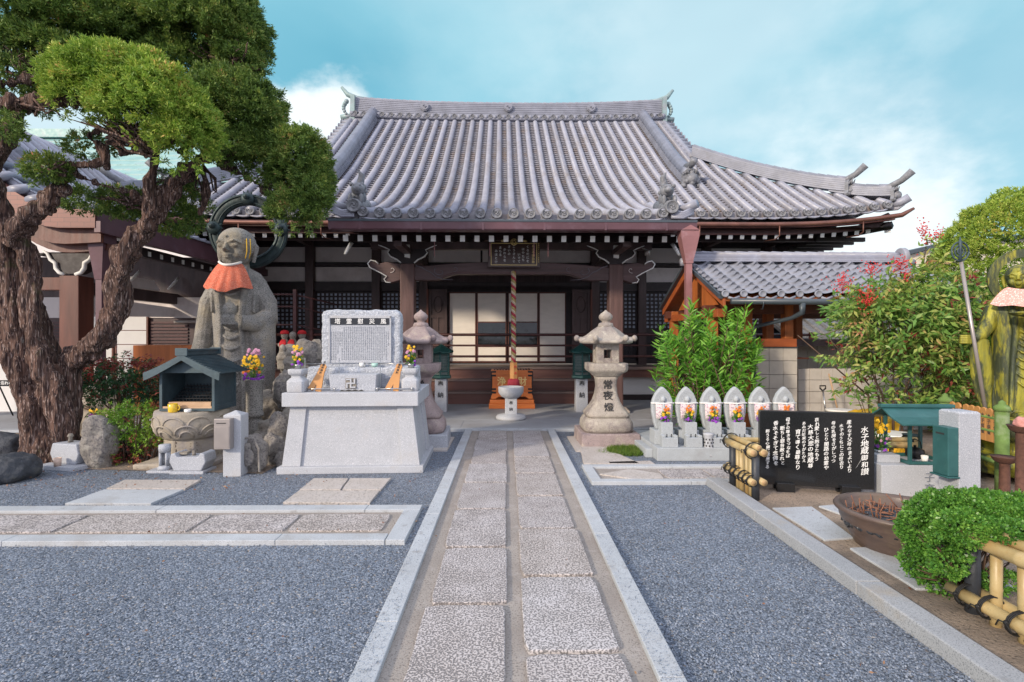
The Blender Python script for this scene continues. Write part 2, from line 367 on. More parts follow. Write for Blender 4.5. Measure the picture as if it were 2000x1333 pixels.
MT['bamboo_in'] = mat('bamboo_inside', (.4, .26, .13), .8, .2, 20)
MT['charred'] = mat('charcoal_post', (.035, .04, .05), .5, .2, 12, .2, 60)
MT['cord'] = mat('black_cord', (.012, .012, .013), .7, .2, 30)
MT['bowl'] = mat('brown_glazed_bowl', (.105, .072, .06), .42, .16, 4, .15, 30, stretch=(1, 1, 3), stain=((.16, .12, .08), 3, .5, .72), stain2=((.07, .05, .045), 6, .52, .7, 1))
MT['ash'] = mat('burnt_ash', (.04, .045, .055), .7, .6, 30, 1, 40, bdist=.03, speck=((.35, .34, .33), 60, .62, .7))
MT['stick'] = mat('incense_stick', (.22, .1, .06), .7, .25, 20)
MT['bark'] = mat('juniper_bark', (.155, .088, .066), .95, .35, 3, 1.0, 9, bdist=.07, stretch=(5, 5, .5), speck=[((.045, .024, .022), 9, .47, .6), ((.42, .31, .27), 14, .56, .66)], stain=((.06, .075, .02), 2.3, .6, .72), stain2=((.36, .37, .33), 6, .66, .74))
MT['stem'] = mat('shrub_stem', (.1, .06, .04), .9, .3, 10, .5, 40)
MT['bib'] = mat('coral_bib_cloth', (.62, .14, .075), .85, .1, 14, .5, 60, speck=((.75, .34, .24), 90, .55, .62))
MT['bib_pink'] = mat('pink_bib_cloth', (.68, .33, .28), .85, .1, 20, .4, 60, speck=((.8, .6, .55), 70, .54, .62))
MT['bib_print'] = mat('printed_bib_cloth', (.68, .58, .58), .85, .08, 20, .3, 60, speck=[((.34, .2, .3), 60, .55, .62), ((.5, .3, .33), 50, .64, .7)])
MT['red_cloth'] = mat('red_cloth', (.5, .015, .02), .8, .15, 10)
MT['red_tassel'] = mat('red_tassel', (.32, .025, .045), .7, .2, 60, stretch=(6, 6, .3))
MT['rope_white'] = mat('rope_cream', (.48, .38, .27), .8, .1, 40)
MT['rope_gold'] = mat('rope_gold', (.34, .26, .1), .8, .1, 40)
MT['yellow_cup'] = mat('yellow_glaze', (.75, .5, .03), .25, .05, 6, coat=.5)
MT['yellow_plastic'] = mat('yellow_plastic', (.8, .48, .03), .4, .1, 6)
MT['clear_tub'] = mat('translucent_tub', (.6, .45, .36), .35, .1, 6)
MT['glass'] = mat('dark_glass', (.012, .018, .022), .06, .3, 4, spec=.5)
MT['slate_skirt'] = mat('lower_wood_wall', (.02, .016, .02), .5, .3, 3)
def brick_copper():
    m, t, b = mnodes('copper_shingles')
    tcn = t.nodes.new('ShaderNodeTexCoord'); mp = t.nodes.new('ShaderNodeMapping'); mp.inputs['Rotation'].default_value = (PI/2, 0, 0)
    br = t.nodes.new('ShaderNodeTexBrick'); br.inputs['Scale'].default_value = 4.2; br.inputs['Mortar Size'].default_value = .012
    br.inputs['Brick Width'].default_value = .9; br.inputs['Row Height'].default_value = .3
    br.inputs['Color1'].default_value = (.16, .055, .042, 1); br.inputs['Color2'].default_value = (.13, .045, .036, 1); br.inputs['Mortar'].default_value = (.05, .02, .02, 1)
    t.links.new(tcn.outputs['Object'], mp.inputs[0]); t.links.new(mp.outputs[0], br.inputs['Vector']); t.links.new(br.outputs[0], b.inputs['Base Color'])
    b.inputs['Roughness'].default_value = .45; b.inputs['Metallic'].default_value = .15; return m
MT['shingle'] = brick_copper()
def gravel_mat():
    m, t, b = mnodes('grey_gravel'); N = t.nodes.new; L = t.links.new
    tcn = N('ShaderNodeTexCoord')
    nz0 = N('ShaderNodeTexNoise'); nz0.inputs['Scale'].default_value = 30; L(tcn.outputs['Object'], nz0.inputs['Vector'])
    va = N('ShaderNodeMix'); va.data_type = 'RGBA'; va.inputs[0].default_value = .012; L(tcn.outputs['Object'], va.inputs[6]); L(nz0.outputs['Color'], va.inputs[7])
    v = N('ShaderNodeTexVoronoi'); v.inputs['Scale'].default_value = 82; L(va.outputs[2], v.inputs['Vector'])
    v.inputs['Randomness'].default_value = 1
    sep = N('ShaderNodeSeparateColor'); L(v.outputs['Color'], sep.inputs[0])
    rp = N('ShaderNodeValToRGB'); L(sep.outputs[0], rp.inputs[0]); e = rp.color_ramp.elements
    e[0].color = (.105, .127, .162, 1); e[1].color = (.33, .375, .45, 1); e[1].position = .93
    for p, c in ((.35, (.165, .197, .248, 1)), (.7, (.23, .268, .332, 1)), (.975, (.24, .2, .17, 1)), (.99, (.5, .5, .5, 1))):
        q = e.new(p); q.color = c
    e[-1].position = 1
    big = N('ShaderNodeTexNoise'); big.inputs['Scale'].default_value = .9; big.inputs['Detail'].default_value = 5; L(tcn.outputs['Object'], big.inputs['Vector'])
    mr = N('ShaderNodeMapRange'); mr.inputs['From Min'].default_value = .3; mr.inputs['From Max'].default_value = .7; mr.inputs['To Min'].default_value = .86; mr.inputs['To Max'].default_value = 1.12
    L(big.outputs[0], mr.inputs['Value'])
    gap = N('ShaderNodeMapRange'); gap.inputs['From Min'].default_value = .45; gap.inputs['From Max'].default_value = .85; gap.inputs['To Min'].default_value = 1; gap.inputs['To Max'].default_value = .35
    L(v.outputs['Distance'], gap.inputs['Value'])
    mm = N('ShaderNodeMath'); mm.operation = 'MULTIPLY'; L(mr.outputs[0], mm.inputs[0]); L(gap.outputs[0], mm.inputs[1])
    mx = N('ShaderNodeVectorMath'); mx.operation = 'SCALE'; L(rp.outputs[0], mx.inputs[0]); L(mm.outputs[0], mx.inputs['Scale'])
    L(mx.outputs[0], b.inputs['Base Color']); b.inputs['Roughness'].default_value = .8
    inv = N('ShaderNodeMath'); inv.operation = 'MULTIPLY_ADD'; L(v.outputs['Distance'], inv.inputs[0]); inv.inputs[1].default_value = -1.0; L(sep.outputs[1], inv.inputs[2])
    bp = N('ShaderNodeBump'); bp.inputs['Strength'].default_value = .9; bp.inputs['Distance'].default_value = .008; L(inv.outputs[0], bp.inputs['Height']); L(bp.outputs[0], b.inputs['Normal'])
    return m
MT['gravel'] = gravel_mat()
def slab_mat(name, c, pit, sc=62, lo=.5, hi=.56):
    m, t, b = mnodes(name); N = t.nodes.new; L = t.links.new
    tcn = N('ShaderNodeTexCoord'); n = N('ShaderNodeTexNoise'); n.inputs['Scale'].default_value = sc; n.inputs['Detail'].default_value = 3; n.inputs['Roughness'].default_value = .55
    L(tcn.outputs['Object'], n.inputs['Vector'])
    n2 = N('ShaderNodeTexNoise'); n2.inputs['Scale'].default_value = 4; n2.inputs['Detail'].default_value = 6; L(tcn.outputs['Object'], n2.inputs['Vector'])
    ad = N('ShaderNodeMath'); ad.operation = 'MULTIPLY_ADD'; L(n2.outputs[0], ad.inputs[0]); ad.inputs[1].default_value = .12; L(n.outputs[0], ad.inputs[2])
    mr = N('ShaderNodeMapRange'); mr.inputs['From Min'].default_value = lo+.06; mr.inputs['From Max'].default_value = hi+.06; L(ad.outputs[0], mr.inputs['Value'])
    a = N('ShaderNodeMix'); a.data_type = 'RGBA'; L(n2.outputs[0], a.inputs[0]); a.inputs[6].default_value = (c[0]*1.1, c[1]*1.1, c[2]*1.14, 1); a.inputs[7].default_value = (c[0]*.9, c[1]*.84, c[2]*.78, 1)
    q = N('ShaderNodeMix'); q.data_type = 'RGBA'; L(mr.outputs[0], q.inputs[0]); L(a.outputs[2], q.inputs[6]); q.inputs[7].default_value = (*pit, 1)
    L(q.outputs[2], b.inputs['Base Color']); b.inputs['Roughness'].default_value = .85
    bp = N('ShaderNodeBump'); bp.invert = True; bp.inputs['Strength'].default_value = .6; bp.inputs['Distance'].default_value = .01; L(mr.outputs[0], bp.inputs['Height']); L(bp.outputs[0], b.inputs['Normal'])
    return m
MT['slab'] = slab_mat('pitted_path_slab', (.53, .50, .49), (.19, .175, .175), 88, .475, .555)
MT['slab_b'] = slab_mat('pitted_path_slab_warm', (.525, .49, .47), (.2, .18, .17), 80, .475, .56)
MT['slab_c'] = slab_mat('pitted_path_slab_pale', (.54, .52, .52), (.2, .19, .19), 90, .48, .56)
MT['slab_smooth'] = slab_mat('worn_stepping_slab', (.48, .45, .42), (.34, .31, .28), 50, .53, .66)
def leaf_mat(name, cols, nscale=2.2, trans=.25, rough=.5, island=.6):
    m, t, b = mnodes(name); N = t.nodes.new; L = t.links.new
    g = N('ShaderNodeNewGeometry'); tcn = N('ShaderNodeTexCoord'); n = N('ShaderNodeTexNoise'); n.inputs['Scale'].default_value = nscale; n.inputs['Detail'].default_value = 4
    L(tcn.outputs['Object'], n.inputs['Vector'])
    mr = N('ShaderNodeMapRange'); mr.inputs['From Min'].default_value = .3; mr.inputs['From Max'].default_value = .7; mr.inputs['To Max'].default_value = 1-island; L(n.outputs[0], mr.inputs['Value'])
    ad = N('ShaderNodeMath'); ad.operation = 'MULTIPLY_ADD'; L(g.outputs['Random Per Island'], ad.inputs[0]); ad.inputs[1].default_value = island; L(mr.outputs[0], ad.inputs[2])
    rp = N('ShaderNodeValToRGB'); L(ad.outputs[0], rp.inputs[0]); e = rp.color_ramp.elements
    e[0].color = (*cols[0][1], 1); e[0].position = cols[0][0]; e[1].color = (*cols[-1][1], 1); e[1].position = cols[-1][0]
    for p, c in cols[1:-1]: q = e.new(p); q.color = (*c, 1)
    L(rp.outputs[0], b.inputs['Base Color']); b.inputs['Roughness'].default_value = rough; b.inputs['Specular IOR Level'].default_value = .35
    tr = N('ShaderNodeBsdfTranslucent'); L(rp.outputs[0], tr.inputs[0]); mx = N('ShaderNodeMixShader'); mx.inputs[0].default_value = trans
    L(b.outputs[0], mx.inputs[1]); L(tr.outputs[0], mx.inputs[2]); L(mx.outputs[0], t.nodes['Material Output'].inputs[0]); return m
MT['juniper'] = leaf_mat('juniper_foliage', [(0, (0.045, 0.089, 0.023)), (.35, (0.109, 0.193, 0.040)), (.65, (0.201, 0.303, 0.059)), (.88, (0.346, 0.386, 0.089)), (.95, (0.511, 0.221, 0.119)), (1, (0.730, 0.275, 0.159))], 3)
MT['juniper_bright'] = leaf_mat('bright_juniper_foliage', [(0, (0.081, 0.166, 0.023)), (.3, (0.195, 0.332, 0.043)), (.6, (0.341, 0.482, 0.070)), (.82, (0.522, 0.572, 0.109)), (.91, (0.685, 0.422, 0.139)), (1, (0.815, 0.406, 0.155))], 3)
MT['topiary'] = leaf_mat('topiary_foliage', [(0, (0.110, 0.198, 0.027)), (.35, (0.221, 0.342, 0.044)), (.7, (0.375, 0.475, 0.078)), (.88, (0.497, 0.485, 0.110)), (.95, (0.551, 0.331, 0.088)), (1, (0.662, 0.397, 0.144))], 1.6)
MT['box_leaf'] = leaf_mat('boxwood_foliage', [(0, (.03, .09, .015)), (.4, (.07, .2, .03)), (.75, (.15, .33, .05)), (1, (.32, .52, .1))], 5, .2, .35)
MT['oleander'] = leaf_mat('oleander_foliage', [(0, (0.055, 0.187, 0.020)), (.4, (0.132, 0.341, 0.039)), (.8, (0.242, 0.495, 0.066)), (1, (0.374, 0.605, 0.110))], 3, .3, .38)
MT['nandina'] = leaf_mat('nandina_foliage', [(0, (0.057, 0.161, 0.034)), (.35, (0.138, 0.287, 0.057)), (.62, (0.287, 0.414, 0.092)), (.8, (0.483, 0.460, 0.149)), (.9, (0.552, 0.287, 0.161)), (1, (0.690, 0.230, 0.138))], 2.2, .3, .4, .5)
MT['nandina_dark'] = leaf_mat('dark_nandina_foliage', [(0, (.015, .05, .03)), (.5, (.04, .11, .045)), (.8, (.08, .18, .05)), (.92, (.24, .08, .06)), (1, (.4, .09, .06))], 3, .2, .4)
MT['nandina_low'] = leaf_mat('bright_low_foliage', [(0, (.06, .16, .016)), (.35, (.14, .3, .03)), (.68, (.28, .44, .05)), (.8, (.35, .3, .06)), (1, (.55, .16, .04))], 2.0, .3, .4, .42)
MT['red_tip'] = leaf_mat('red_autumn_foliage', [(0, (.16, .03, .03)), (.5, (.3, .06, .05)), (1, (.4, .16, .1))], 3, .25)
MT['berry'] = mat('red_berries', (.6, .03, .03), .35, .2, 10)
MT['grass'] = leaf_mat('grass_blades', [(0, (.05, .12, .015)), (.5, (.12, .22, .03)), (.85, (.22, .28, .06)), (1, (.35, .28, .12))], 5, .3)
MT['pebble'] = leaf_mat('gravel_chips', [(0, (.10, .12, .15)), (.4, (.185, .215, .265)), (.85, (.29, .33, .40)), (.96, (.36, .38, .42)), (.985, (.3, .24, .2)), (1, (.55, .55, .55))], 5, .0, .8)
MT['leaf_litter'] = leaf_mat('fallen_leaves', [(0, (.13, .05, .03)), (.5, (.24, .11, .06)), (1, (.38, .26, .15))], 5, .1)
MT['petal_yellow'] = mat('yellow_petals', (.8, .48, .02), .6, .15, 30)
MT['petal_purple'] = mat('purple_petals', (.3, .06, .5), .6, .2, 30)
MT['petal_pink'] = mat('pink_petals', (.6, .3, .45), .6, .2, 30)
MT['petal_orange'] = mat('orange_petals', (.7, .2, .03), .6, .2, 30)
# ---------------------------------------------------------------- the setting: ground, paths, kerbs
mb = MB(); mb.add([(-60, -30, 0), (60, -30, 0), (60, 25, 0), (-60, 25, 0)], [(0, 1, 2, 3)]); struct('gravel_ground', mb, MT['gravel'])
mb = MB(); mb.add([(-900, -900, -.05), (900, -900, -.05), (900, 900, -.05), (-900, 900, -.05)], [(0, 1, 2, 3)]); struct('ground', mb, MT['soil'])
mb = MB(); mb.add([(-7.2, 6.55, .006), (-2.9, 6.1, .006), (-2.9, 8.8, .006), (-14, 8.8, .006), (-14, 7.2, .006)], [(0, 1, 2, 3, 4)]); struct('tree_bed', mb, MT['soil'])
def irregular(x0, x1, y0, y1, j=.003, step=.05):
    pts = []
    def seg(a, b):
        n = max(1, int((Vector(b)-Vector(a)).length/step))
        for i in range(n):
            t = i/n; pts.append((a[0]+(b[0]-a[0])*t+R.uniform(-j, j), a[1]+(b[1]-a[1])*t+R.uniform(-j, j)))
    c = .02
    seg((x0+c, y0), (x1-c, y0)); seg((x1, y0+c), (x1, y1-c)); seg((x1-c, y1), (x0+c, y1)); seg((x0, y1-c), (x0, y0+c))
    return pts
def slab(parent, x0, x1, y0, y1, z0, z1, m0, j=.0028, name='slab', tilt=0):
    m = R.choice((MT['slab'], MT['slab'], MT['slab_b'], MT['slab_c'])) if m0 is MT['slab'] else m0
    mb = MB(); mb.prism(irregular(x0, x1, y0, y1, j), z0, z1, 'xy')
    if tilt:
        mb.v = [(x, y, z+(R.uniform(-1, 1)*0+tilt*(x-x0)) if z > z0 else z) for x, y, z in mb.v]
    o = obj(name, mb, m, parent, bevel=.006); return o
def path_root(name, mb, m):
    o = struct(name, mb, m); return o
# main path
mb = MB().box(-.6, .7, -2, 8.86, -.02, .013); mainp = path_root('main_path', mb, MT['mortar'])
def dy(y): return 1600/(y-663)
L_ = [2.1, -1.2]; Lb = [1470, 1333+200, 1190, 1077, 1001, 948, 912, 885, 862, 846]
ys = [-1.3, -.1, 1.15, 2.06, dy(1190), dy(1077), dy(1001), dy(948), dy(910), dy(883), dy(862), 8.8]
for a, b in zip(ys[:-1], ys[1:]): slab(mainp, -.465+R.uniform(-.012, .012), -.005+R.uniform(-.008, .008), a+.016, b-.016, 0, .034+R.uniform(-.002, .003), MT['slab'])
ys = [-1.5, -.3, .9, 1.7, dy(1288), dy(1135), dy(1040), dy(975), dy(930), dy(897), dy(870), 8.8]
for a, b in zip(ys[:-1], ys[1:]): slab(mainp, .098+R.uniform(-.008, .008), .572+R.uniform(-.012, .012), a+.016, b-.016, 0, .034+R.uniform(-.002, .003), MT['slab'])
def kerbrun(parent, x0, x1, y0, y1, z, m, along='y', seg=1.75, start=0, z0=-.03):
    a, e = (y0, y1) if along == 'y' else (x0, x1)
    p = a-start
    while p < e-.01:
        q0, q1 = max(a, p), min(e, p+seg); mb = MB()
        if along == 'y': mb.box(x0, x1, q0+.002, q1-.002, z0, z)
        else: mb.box(q0+.002, q1-.002, y0, y1, z0, z)
        obj('kerb_stone', mb, m, parent, bevel=.005); p += seg
kerbrun(mainp, -.722, -.6, -2, 8.86, .045, MT['kerb'], start=.42)
kerbrun(mainp, .7, .822, -2, 8.86, .045, MT['kerb'], start=.9)
# left crossing path
mb = MB().box(-12, -.95, 4.12, 4.72, -.02, .014); lp = path_root('left_path', mb, MT['mortar'])
xs = [-12, -10.3, -8.6, -6.9, -5.2, -3.72, -2.62, -1.83, -1.02]
for a, b in zip(xs[:-1], xs[1:]): slab(lp, a+.015, b-.015, 4.22+R.uniform(-.01, .01), 4.62+R.uniform(-.01, .01), 0, .028, MT['slab'])
kerbrun(lp, -12, -.795, 4.70, 4.84, .04, MT['kerb'], 'x', 1.9, .7); kerbrun(lp, -12, -.95, 3.99, 4.13, .04, MT['kerb'], 'x', 2.1, .3)
mb = MB().box(-.945, -.795, 3.99, 4.697, -.03, .04); obj('kerb_stone', mb, MT['kerb'], lp, bevel=.005)
# right crossing path
mb = MB().box(1.05, 3.3, 5.72, 6.26, -.02, .014); rp_ = path_root('right_path', mb, MT['mortar'])
for a, b in ((1.82, 2.35), (2.37, 2.75), (2.77, 3.25)): slab(rp_, a, b, 5.8, 6.18, 0, .028, MT['slab'])
c_ = MB(); c_.prism([(1.08, 5.97), (1.42, 5.76), (1.78, 5.8), (1.80, 5.98), (1.5, 6.2)], 0, .028, 'xy'); obj('slab', c_, MT['slab_smooth'], rp_, bevel=.006)
kerbrun(rp_, .93, 3.4, 6.26, 6.38, .04, MT['kerb'], 'x', 1.3, .2); kerbrun(rp_, .93, 3.4, 5.6, 5.72, .04, MT['kerb'], 'x', 1.6, .5)
obj('kerb_stone', MB().box(.93, 1.05, 5.722, 6.258, -.03, .04), MT['kerb'], rp_, bevel=.005)
# paved porch terrace
mb = MB().box(-16, 9.5, 8.9, 30, -.05, .035); ter = struct('terrace', mb, MT['terrace'])
kerbrun(ter, -16, 9.5, 8.86, 9.0, .042, MT['kerb'], 'x', 1.9, .9)
for i in range(9):
    slab(ter, -8+i*1.8, -6.22+i*1.8, 9.02, 9.9, .0, .039, MT['terrace'], .001, 'terrace_slab')
    slab(ter, -7.4+i*1.8, -5.62+i*1.8, 9.915, 10.8, .0, .039, MT['terrace'], .001, 'terrace_slab')
# planting bed on the right with its granite kerb
mb = MB().box(2.34, 14, -3, 5.6, -.03, .03); mb.box(3.4, 14, 5.6, 8.84, -.03, .026); bed = struct('soil_bed', mb, MT['soil'])
def kerb_b(y0, y1, m): obj('kerb_stone', MB().box(2.185, 2.345, y0+.003, y1-.003, -.03, .088), m, bed, bevel=.008)
for y0, y1 in ((-3, -.9), (-.9, .6), (.6, 1.95), (1.95, 3.18), (3.18, 4.5), (4.5, 5.592)): kerb_b(y0, y1, MT['kerb_warm'])
# stepping slabs lying in the gravel
def stepping(label, specs, name='stepping_stones'):
    t = thing(name, label, 'stepping stones'); 
    for (pts, m) in specs:
        zz = .044 if pts[0][0] > 1400 else .024; w = [G(*p, z=zz) for p in pts]; cx = sum((q.x for q in w))/len(w)
        pl = []
        for i in range(len(w)):
            a, b = w[i], w[(i+1) % len(w)]; n = max(2, int((b-a).length/.12))
            for k in range(n): q = a.lerp(b, k/n); pl.append((q.x+R.uniform(-.005, .005), q.y+R.uniform(-.005, .005)))
        obj('slab', MB().prism(pl, -.01, zz, 'xy'), m, t, bevel=.005)
    t['kind'] = 'structure'; del t['category']
stepping('stepping', [([(208, 954), (362, 954), (392, 937), (243, 937)], MT['slab_smooth']), ([(128, 983), (295, 983), (358, 956), (204, 956)], MT['kerb'])])
stepping('stepping', [([(586, 956), (665, 956), (680, 934), (612, 934)], MT['slab_smooth']), ([(668, 956), (744, 956), (763, 934), (684, 934)], MT['slab_smooth']), ([(552, 981), (722, 982), (742, 958), (584, 958)], MT['slab_smooth'])])
stepping('stepping', [([(1128, 851), (1250, 905), (1140, 905)], MT['slab_smooth']), ([(1188, 902), (1270, 900), (1288, 911), (1196, 911)], MT['slab_smooth'])])
stepping('stepping', [([(1508, 992), (1612, 1055), (1668, 1050), (1585, 989)], MT['kerb']), ([(1598, 988), (1640, 1003), (1690, 1001), (1650, 984)], MT['kerb']),
                      ([(1660, 1070), (1790, 1150), (1990, 1150), (1830, 1060)], MT['kerb'])])
for o in bpy.data.objects:
    if o.name.startswith('stepping_stones') and o.parent is None and o.get('label') == 'stepping': del o['label']
# fallen leaves and the tuft of grass
def litter(n, xr, yr, sz=.022, z=.022):
    p = np.stack([RG.uniform(*xr, n), RG.uniform(*yr, n), np.full(n, z)+RG.uniform(0, .008, n)], 1)
    a = RG.normal(size=(n, 3)); a[:, 2] *= .15
    return leafquads(p, a, RG.uniform(.5, 1.3, n)*sz, RG.uniform(.3, .7, n)*sz)
lv = np.concatenate([litter(330, (-7, -2), (5.4, 6.7), .03), litter(50, (-5, 2.1), (2, 6), .018), litter(30, (-6, -.8), (2, 3.9), .018), litter(34, (1.3, 2.15), (2.2, 5.4), .02, .02),
                     litter(50, (2.5, 4.5), (3, 5.5), .03, .04), litter(40, (.9, 3), (6.2, 8.7), .025), litter(30, (-1.2, -.8), (5, 8), .02), litter(14, (-3.4, -1), (4.2, 4.7), .025, .032), litter(12, (-.5, .6), (2.5, 8.7), .02, .034)])
o = link('fallen_leaves', quads(lv), MT['leaf_litter']); o['kind'] = 'stuff'
def chips(n, xr, yr, sz=.011):
    y = 1/np.sqrt(RG.uniform(1/yr[1]**2, 1/yr[0]**2, n)); p = np.stack([RG.uniform(*xr, n), y, RG.uniform(.003, .010, n)], 1)
    a = RG.normal(size=(n, 3)); a[:, 2] *= .25; return leafquads(p, a, RG.uniform(.7, 1.5, n)*sz, RG.uniform(.6, 1.1, n)*sz, .5)
lv2 = np.concatenate([chips(34000, (-4.6, -.735), (1.7, 4.0)), chips(9000, (-7, -.95), (4.86, 6.2)), chips(26000, (.83, 2.18), (1.7, 5.6)), chips(900, (-.74, -.62), (1.8, 8), .008), chips(700, (.7, .83), (1.8, 8), .008)])
m_ = lv2[:, 0, 2] > 0; lv2[-1600:, :, 2] += .045
o = link('gravel_chips', quads(lv2), MT['pebble']); o['kind'] = 'stuff'
def grass(n, cx, cy, rx, ry, h=.06, z=0):
    r = np.sqrt(RG.uniform(0, 1, n)); a = RG.uniform(0, 2*PI, n)
    p = np.stack([cx+rx*r*np.cos(a), cy+ry*r*np.sin(a), np.full(n, z)], 1); d = RG.normal(size=(n, 3))*.6; d[:, 2] = 1
    return leafquads(p, d, RG.uniform(.4, 1.4, n)*h, .006, .3)
g = G(1225, 882)
lv = np.concatenate([grass(4500, g.x, g.y-.05, .3, .28, .07), grass(1500, g.x+.25, g.y+.25, .12, .45, .07), grass(900, g.x-.25, g.y-.1, .2, .15, .04)])
o = link('grass_patch', quads(lv), MT['grass']); o['kind'] = 'stuff'
# ---------------------------------------------------------------- the main temple hall
HO = (0, 12, 0)
hall = thing('temple_hall', 'wide dark timber temple hall with sweeping silver grey tiled roof and white plaster wall panels', 'temple hall', (.10, 12, 0), math.radians(.5))
def H(name, mb, m, parent=None, bevel=0): return obj(name, mb, m, parent or hall, bevel, off=HO)
ROW = .305
PD = [9.3, 10.4, 11.4, 12.7, 13.8, 15.7, 17.9]; PZ = [3.83, 4.14, 4.56, 5.27, 6.0, 7.5, 9.3]
def pchip(xs, ys_):
    h = np.diff(xs); d = np.diff(ys_)/h; m = np.zeros(len(xs)); m[0] = d[0]*.9; m[-1] = d[-1]*1.05
    for i in range(1, len(xs)-1): m[i] = (d[i-1]*h[i]+d[i]*h[i-1])/(h[i]+h[i-1])
    def f(x):
        i = int(min(max(np.searchsorted(xs, x)-1, 0), len(h)-1)); t = (x-xs[i])/h[i]
        return ys_[i]*(2*t**3-3*t*t+1)+h[i]*m[i]*(t**3-2*t*t+t)+ys_[i+1]*(-2*t**3+3*t*t)+h[i]*m[i+1]*(t**3-t*t)
    return f
prof = pchip(np.array(PD), np.array(PZ))
EX = 8.85; EY = 11.45; GX = 5.35; RY = 17.85; BY = 2*RY-EY
def lift(x, D):
    a = max(0, (abs(x)-5.2)/3.65)
    return .26*a**2.4*max(0, 1-(D-EY)/4)**1.5 if D >= EY-.2 else 0
def gl(x, D):                        # slight lift of the porch corners
    return .10*max(0, (abs(x)-2.2)/1.1)**2*max(0, (11.4-D)/2.1) if D < 11.4 else 0
def zr(x, D): return prof(D)+lift(x, D)+gl(x, D)-(.19*min(1, max(0, (abs(x)-2.95)/.3))*max(0, 1-(D-EY)/1.7)**1.3 if D >= EY-.2 else 0)
def d0(k): return 9.35 if abs(k) <= 9 else (9.6 if abs(k) == 10 else EY)
def dtop(x): return RY if abs(x) <= GX else max(EY, EY+(EX-abs(x)))
# curved pan tiles in overlapping courses
mb = MB(); STEP = .13
for k in range(-29, 29):
    x0, x1 = k*ROW, (k+1)*ROW
    kk = max(abs(k), abs(k+1)); Ds = 9.42 if kk <= 10 else EY+.06
    n = int((RY-Ds)/STEP)+1
    sx = [0, .25, .5, .75, 1]; vs = []; rows = 0
    Dt = [dtop(x0+(x1-x0)*s) for s in sx]
    for j in range(n+1):
        D = Ds+j*STEP
        if D > max(Dt)+STEP: break
        ring = ((D, .068), (D+STEP+.075, .0), (D+STEP, .042)) if j else ((D, -.06), (D, .068), (D+STEP+.075, .0), (D+STEP, .042))
        for dd, dz in ring:
            for i, s in enumerate(sx):
                x = x0+(x1-x0)*s; q = min(dd, Dt[i]); sag = -.035*(1-(2*s-1)**2)
                vs.append((x, q, zr(x, q)+dz+sag))
            rows += 1
    mb.add(vs, [(r*5+i, r*5+i+1, r*5+i+6, r*5+i+5) for r in range(rows-1) for i in range(4)])
roofm = H('roof', mb, MT['roof_pan'])
# round cover tiles running down the slope
mb = MB(); ends = []
for k in range(-28, 29):
    x = k*ROW; a, b = d0(k), dtop(x)
    if b-a < .15: continue
    D = a; pts = []; rad = []
    while D < b-.02:
        e = min(b, D+.27); r1 = .083 if D > a+.01 else .092
        pts += [(x, D, zr(x, D)+.055), (x, e-.004, zr(x, e)+.055)]; rad += [r1, .074]; D = e
    mb.tube(pts, rad, 10, up=(0, 0, 1)); ends.append((x, a, zr(x, a)+.055))
H('cover_tiles', mb, MT['roof'], roofm)
# eave disc with its comma crest
def disc(r=.1):
    m = MB(); m.lathe(0, 0, [(r, -.06), (r, .0), (r*.96, .014), (r*.8, .014), (r*.76, .002), (.001, .002)], 20)
    for s in (0, PI):
        pts = [(r*(.12+.42*t)*math.cos(s+t*3.6), r*(.12+.42*t)*math.sin(s+t*3.6), .006) for t in [i/7 for i in range(8)]]
        m.tube(pts, [r*.17*(1-.8*i/7) for i in range(8)], 6)
    m.v = [(x, -z, y) for x, y, z in m.v]; return m
dm = mesh_of(disc()); 
first = None
for x, D, z in ends:
    o = first.copy() if first else link('eave_tile', dm, MT['roof_old'], roofm)
    if first: C.objects.link(o); o.parent = roofm
    first = first or o; o.location = (x, D-12-.01, z)
# drooping wave tiles between the discs
mb = MB()
for i, (x, D, z) in enumerate(ends[:-1]):
    x2, D2, z2 = ends[i+1]
    if abs(D-D2) > .3: continue
    mb.tube([(x+(x2-x)*t, D+(D2-D)*t+.02, z+(z2-z)*t-.10-.03*math.sin(PI*t)) for t in (0, .25, .5, .75, 1)], .025, 6)
    if i+2 >= len(ends) or abs(ends[i+1][1]-ends[i+2][1]) > .3: H('wave_tiles', mb, MT['roof'], roofm); mb = MB()
# side and rear slopes
mb = MB()
for sgn in (-1, 1):
    vs = []; nx, ny = 10, 16
    for i in range(nx+1):
        d = (EX-GX+.3)*i/nx
        for j in range(ny+1):
            y0, y1 = EY+d, BY-d; y = y0+(y1-y0)*j/ny
            vs.append((sgn*(EX-d), y, prof(EY+d)-.01+lift(EX-d, min(y, 2*RY-y)) if min(y, 2*RY-y)-EY >= d-.01 else 0))
    mb.add(vs, [(i*(ny+1)+j, i*(ny+1)+j+1, (i+1)*(ny+1)+j+1, (i+1)*(ny+1)+j) for i in range(nx) for j in range(ny)], True)
    for j in range(14):
        y = EY+.6+j*(BY-EY-1.2)/13; dm_ = min(GX-4.9, 0)
        pts = [(sgn*(EX-d), y, prof(EY+d)+.05+lift(EX-d, min(y, 2*RY-y))) for d in np.linspace(0, min(EX-GX, min(y, 2*RY-y)-EY), 8)]
        mb.tube(pts, .078, 6)
vs = []; nx, ny = 24, 16
for i in range(nx+1):
    for j in range(ny+1):
        D = EY+(RY-EY)*j/ny; xm = EX-(D-EY) if D < EY+(EX-GX) else GX; x = -xm+2*xm*i/nx
        vs.append((x, 2*RY-D, zr(x, D)+.02))
mb.add(vs, [(i*(ny+1)+j, i*(ny+1)+j+1, (i+1)*(ny+1)+j+1, (i+1)*(ny+1)+j) for i in range(nx) for j in range(ny)], True)
H('far_slopes', mb, MT['roof'], roofm)
